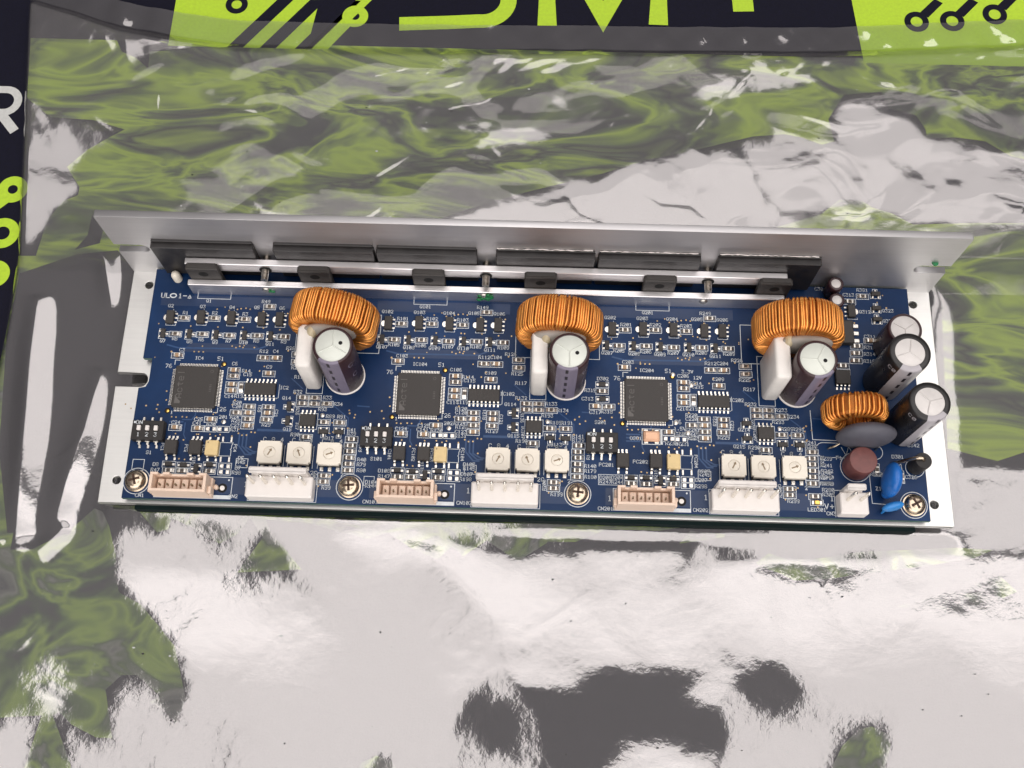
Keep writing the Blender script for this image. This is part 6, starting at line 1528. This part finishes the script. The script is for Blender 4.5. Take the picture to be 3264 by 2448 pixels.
# ---- three-way slide switches
def dip(x, y):
    p = empty('slide_switch_block', unit, (x, y, PZ))
    b = MB().box(-5.0, 5.0, -3.15, 3.15, .1, 3.0, 'black_epoxy', .12)
    b.build('body', p)
    w = MB()
    letters(w, 'ON', -2.9, 2.45, 3.012, 1.15, 'silk', w=.2)
    w.add([(-4.6, 2.1, 3.012), (-4.0, 2.1, 3.012), (-4.0, 2.8, 3.012), (-4.6, 2.8, 3.012)], [(0, 1, 2, 3)], 'silk')
    for i in range(3):
        letters(w, str(i + 1), -2.75 + 2.7 * i, -1.5, 3.012, 1.2, 'silk', w=.2)
    w.build('switch_print', p)
    for i in range(3):
        xx = -2.7 + 2.7 * i
        MB().box(xx - .75, xx + .75, -.55, 1.75, 2.9, 3.006, 'hole_dark').build('slot', p)
        MB().box(xx - .6, xx + .6, -.25, 1.35, 3.0, 3.75, 'white_plastic', .15).build('slider', p)
        g = MB()
        g.box(xx - .72, xx + .72, -3.55, -3.15, 1.3, 1.75, 'tin', .05)
        g.box(xx - .35, xx + .35, -4.3, -3.2, .2, 1.3, 'tin', .05)
        g.box(xx - .35, xx + .35, -5.2, -4.2, 0, .28, 'solder', .06)
        g.build('lead', p)
        MB().box(xx - .35 + .3, xx + .35 + .3, 3.15, 5.0, 0, .7, 'tin', .1).build('lead', p)
    return p


for x, y in ((14.95, 22.3), (87.2, 22.4), (158.3, 22.6)):
    dip(x, y)

# ---- rotary switches
def rotary(x, y, ang):
    p = empty('rotary_switch', unit, (x, y, PZ))
    MB().box(-3.5, 3.5, -3.5, 3.5, .1, 1.9, 'black_epoxy', .2).build('base', p)
    a, n = 3.75, .55
    b = 3.6
    poly = [(-a + n, -b), (a - n, -b), (a - n, -b + n), (a, -b + n), (a, b - n), (a - n, b - n), (a - n, b), (-a + n, b), (-a + n, b - n), (-a, b - n), (-a, -b + n), (-a + n, -b + n)]
    me = plate([poly, circle(0, 0, 1.82, 32)], 1.9, 3.5, 'cream_plastic', .08)
    place('housing', me, p)
    MB().lathe([(1.74, 1.9), (1.74, 3.38), (1.66, 3.44), (.05, 3.44)], 'cream_plastic', 32).build('dial', p, (0, 0, 0), 0, 40)
    g = MB()
    g.line([(-1.1, 0), (.7, 0)], .42, 3.452, 'cream_mark')
    g.add([(.55, .55, 3.452), (.55, -.55, 3.452), (1.35, 0, 3.452)], [(1, 2, 0)], 'cream_mark')
    g.build('arrow', p, (0, 0, 0), ang)
    w = MB()
    for i in range(16):
        an = PI / 2 - i * 2 * PI / 16
        letters(w, '0123456789ABCDEF'[(i + 8) % 16], 2.72 * math.cos(an), 2.72 * math.sin(an), 3.512, .72, 'cream_mark', an - PI / 2, w=.13)
    w.build('digit_ring', p)
    for i in (-1, 0, 1):
        MB().box(i * 2.55 - .6, i * 2.55 + .6, -4.9, -3.45, 0, .35, 'solder', .12).build('lead', p)
        MB().box(i * 2.55 - .5, i * 2.55 + .5, 3.45, 4.3, 0, .3, 'solder', .1).build('lead', p)


for x, y, k in ((54.3, 16.1, 0), (63.5, 16.1, 1), (73.0, 16.1, 2), (125.8, 16.0, 0), (135.0, 16.0, 1), (144.2, 16.1, 2), (199.3, 16.0, 0), (208.5, 15.9, 1), (218.2, 16.0, 2)):
    rotary(x, y, (R(62), R(112), R(20))[k])

# ---- six-pin beige sockets
def socket(x):
    p = empty('six_pin_socket', unit, (x, 1.55, PZ))
    w, dp, h = 17.4, 5.9, 8.2
    s_ = MB()
    s_.box(-.5, w + .5, 0, dp, 0, 2.6, 'beige_plastic', .12)
    s_.box(0, w, 0, .8, 2.6, h, 'beige_plastic', .1)
    for x0, x1 in ((0, .95), (w - .95, w)):
        s_.box(x0, x1, .8, dp - .7, 2.6, h, 'beige_plastic', .1)
    s_.box(0, w, dp - .7, dp, 2.6, h - 2.3, 'beige_plastic', .08)
    for x0, x1 in ((0, 2.4), (3.9, 6.0), (11.2, 13.3), (w - 2.4, w)):
        s_.box(x0, x1, dp - .7, dp, h - 2.3, h, 'beige_plastic', .1)
    s_.box(-1.0, 0, .3, 2.6, 2.6, 5.4, 'beige_plastic', .15)
    s_.box(w, w + 1.0, .3, 2.6, 2.6, 5.4, 'beige_plastic', .15)
    s_.build('housing', p)
    for i in range(6):
        xx = 2.45 + 2.5 * i
        MB().box(xx - .98, xx + .98, 1.2, dp - 1.2, 2.62, 4.6, 'beige_plastic', .2).build('cell', p)
        MB().box(xx - .2, xx + .2, 2.4, 3.0, 4.6, 6.4, 'cream_mark', .06).build('pin', p)
    MB().lathe([(.75, 0), (.75, 1.2), (.5, 1.5), (.05, 1.6)], 'beige_plastic', 14).build('peg', p, (w + 1.2, 3.4, 0))


for x in (19.6, 89.2, 162.7):
    socket(x)
HOLE = MB().lathe([(1.5, 0), (1.5, .012)], 'hole_dark', 20).lathe([(.78, .012), (.74, .2), (.1, .25)], 'white_plastic', 18).mesh('locating_hole')
for x in (40.0, 109.5, 183.2):
    place('locating_hole', HOLE, unit, (x, 4.9, PZ + .015))

# ---- white power headers
def header(x, n):
    p = empty('white_pin_header', unit, (x, 1.35, PZ))
    pitch = 4.0
    w = pitch * (n - 1) + 4.6
    s_ = MB()
    s_.box(0, w, 0, 6.8, 0, 4.9, 'white_plastic', .35)
    s_.box(1.35, w - 1.55, 6.8, 8.3, 0, 4.4, 'white_plastic', .1)
    s_.box(1.35, w - 1.55, 7.0, 8.5, 4.4, 9.2, 'white_plastic', .35)
    s_.box(1.35, w - 1.55, 6.5, 7.6, 8.3, 9.1, 'white_plastic', .3)
    for i in range(n):
        xx = 2.3 + pitch * i
        s_.box(xx + .7 - .5, xx + .7 + .9, 6.65, 7.1, 4.4, 8.3, 'white_plastic', .1) if i < n - 1 else None
    s_.build('housing', p)
    for i in range(n):
        xx = 2.3 + pitch * i
        MB().box(xx - .5, xx + .5, 3.85, 4.85, 4.85, 13.6, 'tin', .25).build('pin', p)


for x, n in ((48.4, 5), (118.0, 5), (191.9, 5), (231.1, 2)):
    header(x, n)

# ---- mounting screws
def cross_screw():
    hd = MB()
    hd.lathe([(3.15, 0), (3.2, .9), (2.95, 1.6), (2.3, 2.1), (1.3, 2.38), (.05, 2.42)], 'steel', 36)
    cr = MB()
    for k in range(2):
        n0 = len(cr.v)
        cr.box(-1.75, 1.75, -.42, .42, 2.0, 2.46, 'core', .1)
        cr.xf(k * PI / 2, start=n0)
    ws = MB().lathe([(3.55, 0), (3.55, .35), (3.2, .45)], 'steel', 32)
    return hd.mesh('head', 50), cr.mesh('cross_recess'), ws.mesh('washer', 50)


SH, SC, SW = cross_screw()
for x, y, a in ((12.9, 6.4, .3), (79.7, 6.4, .1), (150.9, 6.3, -.1), (255.2, 5.8, .5)):
    p = empty('mounting_screw', unit, (x, y, PZ))
    place('washer', SW, p)
    place('head', SH, p, (0, 0, .3))
    place('cross_recess', SC, p, (0, 0, .3), a)

# ---- clamp bars, power modules and tab transistors along the upright plate
fb = MB().box(22.3, 217.2, 71.0, 73.0, PZ + .02, 10.6, 'milled_aluminium', .18)
front_bar = fb.build('clamp_bar', unit)
bb = MB().box(22.6, 216.9, 75.3, 77.5, 12.6, 17.4, 'milled_aluminium', .18)
back_bar = bb.build('clamp_bar', unit)
for x0, x1 in ((13.0, 45.8), (52.1, 84.2), (85.1, 117.2), (123.2, 154.8), (155.8, 188.3), (193.7, 226.4)):
    p = MB()
    p.box(x0, x1, 77.62, D - .02, 5.0, 23.4, 'module_black', .25)
    o = p.build('power_module', unit)
    MB().box(x0 + .3, x1 - .3, D - .9, D - .01, 23.4, 24.6, 'module_black', .2).build('ridge', o)
BODY = MB().box(-5.2, 5.2, 0, 2.2, 6.0, 18.0, 'chip_black', .3)
BODY.box(-4.6, 4.6, -.05 + .6, 2.2, 17.95, 18.3, 'chip_black', .1)
BODYm = BODY.mesh('package')
hol = MB()
hol.add([(1.6 * math.cos(2 * PI * i / 20), -.02, 1.6 * math.sin(2 * PI * i / 20)) for i in range(20)], [tuple(range(20))], 'hole_dark')
HOLm = hol.mesh('hole')
LEG = MB().box(-.4, .4, -.25, .25, 0, 3.2, 'tin').mesh('leg')
for x in (28.4, 64.6, 101.5, 137.7, 176.1, 213.1):
    p = empty('tab_transistor', unit, (x, 73.06, 0))
    place('package', BODYm, p)
    place('hole', HOLm, p, (0, 0, 14.4))
    for i in (-2.54, 0, 2.54):
        place('leg', LEG, p, (i, 1.1, PZ))
# solder blobs showing between the bars
for x in (40, 43, 56, 74, 80, 112, 116, 127, 148, 152, 164, 186, 190, 199):
    MB().lathe([(.9, 0), (.7, .5), (.2, .8)], 'solder', 10).build('solder_joint', unit, (x + rng.uniform(-1, 1), 74.2, PZ))
for x in (48.3, 120.0, 191.8):
    pts = [(0, y, 0) for y in np.linspace(71.6, 80.2, 60)]
    th = MB().tube(pts, [1.02 + .14 * math.cos(k * PI) for k in range(60)], 'zinc', 12)
    sc = th.build('long_screw', unit, (x, 0, 14.2), 0, 40)
    MB().tube([(0, 70.6, 0), (0, 70.99, 0)], [1.1, 1.5], 'zinc', 14).build('screw_end', unit, (x - .6, 0, 8.0), 0, 40)
    n = MB().tube([(0, 75.1, 0), (0, 75.31, 0)], [2.0, 2.0], 'hole_dark', 18).build('bore', back_bar, (x, 0, 14.2))
g = MB()
for i in range(16):
    g.ellipsoid((rng.uniform(-1.9, 1.9), rng.uniform(-.5, .1), rng.uniform(-1.7, 1.7)), (rng.uniform(.6, 1.2), .5, rng.uniform(.5, 1.1)), 'green_lacquer', 8, 6)
g.build('lacquer_dab', front_bar, (119.6, 70.9, 7.4))
g = MB()
for i in range(6):
    g.ellipsoid((rng.uniform(-.6, .7), rng.uniform(-.2, .1), rng.uniform(-.8, .8)), (.6, .3, .5), 'green_lacquer', 8, 6)
g.build('lacquer_dab', front_bar, (49.3, 70.9, 7.6))
# thermal grease along the module tops
gr = MB()
for x0, x1 in ((123.5, 154.5), (156, 188), (194, 226)):
    pts = [(x, D - .45 + rng.uniform(-.1, .1), 24.72 + rng.uniform(-.05, .12)) for x in np.arange(x0, x1, .8)]
    gr.tube(pts, [rng.uniform(.06, .22) for _ in pts], 'white_plastic', 5)
gr.build('thermal_grease', base_plate)

MB().lathe([(1.5, 0), (1.5, 3.0), (1.1, 4.2), (.2, 4.6)], 'cream_plastic', 16).build('sensor', unit, (16.6, 76.2, PZ), 0, 50)

# ---- wound coils
def coil(x, y, r_out, r_in, z0, z1, turns, wire, gap0, gap1, seed, yaw=0.0, label=None):
    g = random.Random(seed)
    p = empty('coil', unit, (x, y, PZ + r_out + .3))
    p.rotation_euler = (PI / 2, 0, yaw)
    if label:
        p['label'] = label
    ri, ro = r_in + wire * 2, r_out - wire * 2
    h0, h1 = z0 + wire * 2, z1 - wire * 2
    c = MB()
    prof = [(ri + .4, h0), (ro - .8, h0), (ro, h0 + .8), (ro, h1 - .8), (ro - .8, h1), (ri + .6, h1), (ri, h1 - .6), (ri, h0 + .4)]
    rings = [[(r_ * math.cos(2 * PI * i / 48), r_ * math.sin(2 * PI * i / 48), z) for i in range(48)] for r_, z in prof + prof[:1]]
    c.loft(rings, 'under_winding', False)
    c.build('core', p, (0, 0, 0), 0, 40)
    # the wire: a closed walk round the core's section, turn after turn
    sec = []
    k = wire * 1.05

    def corner(cx, cz, a0, r_):
        for i in range(4):
            a = a0 + i / 3 * PI / 2
            sec.append((cx + r_ * math.cos(a), cz + r_ * math.sin(a)))
    rc = 2.0
    corner(ro + k - rc, h0 - k + rc, -PI / 2, rc)
    sec.append((ro + k, (h0 + h1) / 2))
    corner(ro + k - rc, h1 + k - rc, 0, rc)
    corner(ri - k + 1.3, h1 + k - 1.3, PI / 2, 1.3)
    sec.append((ri - k, (h0 + h1) / 2))
    corner(ri - k + 1.3, h0 - k + 1.3, PI, 1.3)
    n = len(sec)
    pts = []
    span = 2 * PI - gap1
    jit = [g.uniform(-.42, .42) for _ in range(turns + 2)]
    lift = [g.uniform(0, .22) for _ in range(turns + 2)]
    for t_ in range(turns):
        for i, (r_, z) in enumerate(sec):
            f_ = t_ + i / n
            jj = jit[t_] * (1 - i / n) + jit[t_ + 1] * i / n
            lf = lift[t_]
            a = gap0 + span * (f_ + jj) / turns
            pts.append(((r_ + lf * (1 if r_ > (ri + ro) / 2 else -.3)) * math.cos(a), (r_ + lf * (1 if r_ > (ri + ro) / 2 else -.3)) * math.sin(a), z + lf * .6))
    w = MB().tube(pts, wire, 'enamelled_copper', 6)
    w.build('winding', p, (0, 0, 0), 0, 80)
    return p


coil(72.9, 57.0, 13.9, 6.4, -5.6, 5.6, 72, .47, R(-52), R(46), 1, R(-8), 'wound copper coil nearest the left end')
coil(144.0, 57.1, 13.6, 6.4, -5.7, 5.7, 72, .47, R(-60), R(46), 2, R(-4), 'wound copper coil in the middle of the board')
coil(218.8, 57.9, 14.0, 6.4, -5.8, 5.8, 70, .48, R(-70), R(40), 3, R(0), 'wound copper coil nearest the black capacitors')
coil(235.9, 32.6, 9.9, 4.6, -4.0, 4.0, 34, .42, R(-80), R(30), 4, R(2), 'small wound copper coil beside the dark disc')
for x, y in ((72.6, 50.9), (143.6, 50.9), (219.6, 51.2)):
    g = MB().ellipsoid((0, 0, 0), (8.6, 2.3, 5.2), 'adhesive', 26, 14, .8)
    g.ellipsoid((0, 4.5, -1.5), (6.0, 6.5, 5.0), 'adhesive', 20, 12, .8)
    g.build('adhesive_lump', unit, (x, y, PZ + 18.2), 0, 60)
for x, y in ((67.6, 50.2), (139.8, 50.2), (214.2, 51.4)):
    MB().ellipsoid((0, 0, 0), (1.7, 2.2, 2.2), 'adhesive_amber', 18, 10).build('adhesive_blob', unit, (x, y, PZ + 20.6), 0, 60)

# ---- ivory film capacitors
def film_cap(x0, y0):
    m = MB()
    x1, y1 = x0 + 5.0, y0 + 14.2
    b = 1.1
    rings = []
    for i, z in ((.5, 0), (0, .8), (0, 20.2), (.25, 20.9), (.7, 21.3)):
        a, c, d_, e_ = x0 + i, x1 - i, y0 + i, y1 - i
        rings.append([(a + b, d_, z), (c - b, d_, z), (c - b * .3, d_ + b * .3, z), (c, d_ + b, z), (c, e_ - b, z), (c - b, e_, z), (a + b, e_, z), (a, e_ - b, z), (a, d_ + b, z), (a + b * .3, d_ + b * .3, z)])
    m.loft(rings, 'ivory_epoxy')
    return m.build('film_capacitor', unit, (0, 0, PZ + .03), 0, 50)


for x0, y0 in ((63.1, 38.2), (135.4, 38.2), (209.6, 38.8)):
    film_cap(x0, y0)

# ---- electrolytic capacitors
def can(name, x, y, r, h, sleeve, vent, stripe=None, s_ang=-90, seat=False, vent_rot=0.0, dot=False, label=None):
    p = empty(name, unit, (x, y, PZ))
    ring = 1.9 if sleeve == 'black_sleeve' else 1.0
    if label:
        p['label'] = label
    sl = MB()
    sl.lathe([(r - .5, .3), (r, .9), (r, h - .9), (r - .12, h - .3), (r - .45, h), (r - ring + .1, h + .02), (r - ring, h - .28)], sleeve, 48, caps=False)
    sl.build('sleeve', p, (0, 0, 0), 0, 50)
    tp = MB().lathe([(r - .5, h - .55), (r - ring + .02, h - .18), (.04, h - .12)], vent, 48)
    tp.build('vent_top', p, (0, 0, 0), 0, 50)
    if r > 4:
        gr_ = MB()
        for k in range(3):
            a = vent_rot + k * 2 * PI / 3
            gr_.loft([[(0, .22, h - .11), (0, -.22, h - .11), (r - ring - .4, -.22, h - .11), (r - ring - .4, .22, h - .11)], [(0, .03, h + .06), (0, -.03, h + .06), (r - ring - .4, -.03, h + .06), (r - ring - .4, .03, h + .06)]], vent)
            gr_.xf(a, start=len(gr_.v) - 8)
        gr_.build('vent_scores', p)
    if dot:
        MB().lathe([(.62, h - .10), (.6, h - .06), (.05, h - .06)], 'hole_dark', 16).build('ink_dot', p, (2.3, .9 if vent_rot < 1.8 else -.4, 0))
    if stripe:
        a0 = R(s_ang)
        w = .55 if r > 4 else .5
        st = MB().lathe([(r + .03, .9), (r + .03, h - .9), (r - .09, h - .26), (r - .44, h + .03), (r - ring + .1, h + .04)], stripe, 10, (0, 0, 0), False, a0 - w, a0 + w)
        st.build('polarity_stripe', p, (0, 0, 0), 0, 50)
        for z in np.arange(2.2, h - 1.5, 5.4):
            MB().lathe([(r + .05, z), (r + .05, z + 2.8)], 'stripe_mark', 3, (0, 0, 0), False, a0 - .07, a0 + .07).build('minus_mark', p)
    if seat:
        MB().lathe([(r + .3, 0), (r + .33, .4), (r - .2, .7)], 'white_plastic', 44).build('seat_ring', p, (0, 0, 0), 0, 40)
    return p


can('capacitor', 75.4, 43.2, 6.15, 26.8, 'brown_sleeve', 'vent_mint', 'sleeve_stripe', -100, True, R(90), True, 'brown capacitor beside the left coil')
can('capacitor', 146.7, 43.4, 6.15, 26.8, 'brown_sleeve', 'vent_mint', 'sleeve_stripe', -96, True, R(150), True, 'brown capacitor beside the middle coil')
can('capacitor', 220.9, 43.1, 6.15, 26.8, 'brown_sleeve', 'vent_mint', 'sleeve_stripe', -70, True, R(180), True, 'brown capacitor beside the right coil')
can('capacitor', 248.7, 46.0, 6.35, 27.0, 'black_sleeve', 'vent_white', 'grey_stripe', -92, False, R(200), False, 'tall black capacitor in front of the brown one')
can('capacitor', 253.4, 30.8, 6.25, 26.2, 'black_sleeve', 'vent_white', 'grey_stripe', -72, False, R(15), False, 'tall black capacitor nearest the right front corner')
can('capacitor', 252.0, 58.2, 5.4, 16.2, 'brown_sleeve', 'vent_white', None, -90, False, R(30), False, 'brown capacitor partly hidden behind a black one')
can('capacitor', 234.1, 77.2, 2.55, 8.0, 'brown_sleeve', 'vent_white', None, label='small capacitor nearest the upright plate')
can('capacitor', 234.0, 71.4, 2.55, 8.0, 'brown_sleeve', 'vent_white', None, label='small capacitor touching the right coil')

# lettering on the black sleeves
def wrap(p, txt, r, z, a_mid, hgt, m):
    w = letters(MB(), txt, 0, 0, 0, hgt, m, 0, w=hgt * .16, adv=1.6)
    w.v = [((r + .05) * math.cos(a_mid + u / r), (r + .05) * math.sin(a_mid + u / r), z + v) for u, v, _ in w.v]
    return w.build('sleeve_print', p)


for o in [o for o in unit.children if o.name.startswith('capacitor')]:
    lab = o.get('label', '')
    if lab.startswith('tall black'):
        wrap(o, 'C0', 6.35, 23.6, R(-140), 1.5, 'grey_stripe')
        wrap(o, '500', 6.35, 23.6, R(-42), 1.5, 'grey_stripe')
    elif 'beside' in lab:
        wrap(o, 'C', 6.15, 20.5, R(-38), 2.2, 'sleeve_stripe')
        wrap(o, 'C', 6.15, 12.5, R(-34), 2.2, 'sleeve_stripe')

# ---- parts at the power inlet
p = empty('fuse', unit, (238.1, 17.5, PZ))
MB().lathe([(4.3, .1), (4.35, .5), (4.35, 7.9), (4.15, 8.4), (3.7, 8.55), (.05, 8.5)], 'maroon_plastic', 40).build('body', p, (0, 0, 0), 0, 40)
p2 = empty('disc_thermistor', unit, (239.0, 24.9, PZ))
e1 = MB().ellipsoid((0, 0, 9.8), (8.9, 3.2, 8.6), 'slate_epoxy', 40, 22, .85)
e1.tube([(1.5, -.2, 3.2), (1.8, -.3, 1.2), (1.9, -.4, .6)], [2.2, 1.2, .5], 'slate_epoxy', 12)
e1.build('body', p2, (0, 0, 0), 0, 70)
MB().tube([(-5.2, -.5, 4.5), (-6.4, -.8, 3.4), (-7.4, -1.4, 2.8), (-8.6, -1.6, 1.4), (-9.2, -1.6, 0)], .38, 'steel', 8).build('lead', p2, (0, 0, 0), 0, 60)
MB().tube([(5.6, -.5, 4.5), (5.9, -1.2, 2.4), (5.8, -1.5, 0)], .38, 'steel', 8).build('lead', p2, (0, 0, 0), 0, 60)
p3 = empty('blue_varistor', unit, (246.4, 11.6, PZ))
MB().ellipsoid((0, 0, 7.6), (2.6, 5.3, 5.9), 'blue_epoxy', 28, 18, .85).ellipsoid((0, -3.2, 3.4), (1.6, 1.6, 2.8), 'blue_epoxy', 14, 10).build('body', p3, (0, 0, 0), R(-6), 70)
for y in (-3.2, 2.6):
    MB().tube([(0, y, 3), (0, y, 0)], .35, 'steel', 8).build('lead', p3)
p4 = empty('blue_disc_capacitor', unit, (247.3, 4.2, PZ), R(14))
MB().ellipsoid((0, 0, 4.0), (3.4, 1.35, 2.6), 'light_blue_epoxy', 26, 14, .85).build('body', p4, (0, 0, 0), 0, 70)
for x in (-2.2, 2.0):
    MB().tube([(x, -.1, 2.6), (x * 1.1, -.5, 1.0), (x * 1.15, -.6, 0)], [.6, .4, .3], 'light_blue_epoxy', 8).build('lead', p4, (0, 0, 0), 0, 60)
p5 = empty('upright_diode', unit, (256.7, 18.0, PZ))
MB().lathe([(2.45, .1), (2.6, .5), (2.6, 7.6), (2.4, 8.0), (.05, 8.0)], 'black_epoxy', 32).build('body', p5, (0, 0, 0), 0, 40)
MB().tube([(0, 0, 7.8), (-.2, .2, 8.8), (-1.0, .4, 9.3), (-2.6, .5, 8.6), (-5.0, .7, 4.5), (-6.8, .9, 1.2), (-7.0, .9, 0)], .55, 'steel', 10).build('lead', p5, (0, 0, 0), 0, 60)
# crystal oscillator of the right channel
p6 = empty('oscillator', unit, (174.1, 25.6, PZ))
MB().box(-2.6, 2.6, -1.75, 1.75, .2, 1.1, 'copper_lid', .35).build('base', p6)
MB().box(-2.05, 2.05, -1.2, 1.2, 1.1, 1.35, 'copper_lid', .15).build('lid', p6)
for x in (-1.7, 1.7):
    for y in (-1.85, 1.85):
        MB().box(x - .7, x + .7, y - .5, y + .5, 0, .25, 'solder', .1).build('pad', p6)
# power transistor beside the right coil and the resistor pair in its shade
p7 = empty('power_chip', unit, (237.2, 62.9, PZ))
MB().box(-3.2, 3.2, -4.2, 3.9, .1, 2.4, 'chip_black', .25).build('package', p7)
for y in (-2.6, 0, 2.6):
    MB().box(3.2, 5.4, y - .7, y + .7, 0, .5, 'solder', .15).build('lead', p7)
p8 = empty('power_chip', unit, (236.0, 47.4, PZ))
MB().box(-2.4, 2.4, -2.6, 2.2, .1, 1.6, 'chip_black', .2).build('package', p8)
leads(p8, LEAD8, (-1.9, -.6, .6, 1.9), 2.55, -1)
# status light and resistor column at the right
p9 = empty('indicator_light', unit, (225.2, 5.7, PZ))
MB().box(-.8, .8, -.6, .6, 0, .8, 'gold', .15).build('lens', p9)
for s_ in (-1, 1):
    MB().box(s_ * 1.25 - .4, s_ * 1.25 + .4, -.6, .6, 0, .3, 'solder', .08).build('lead', p9)
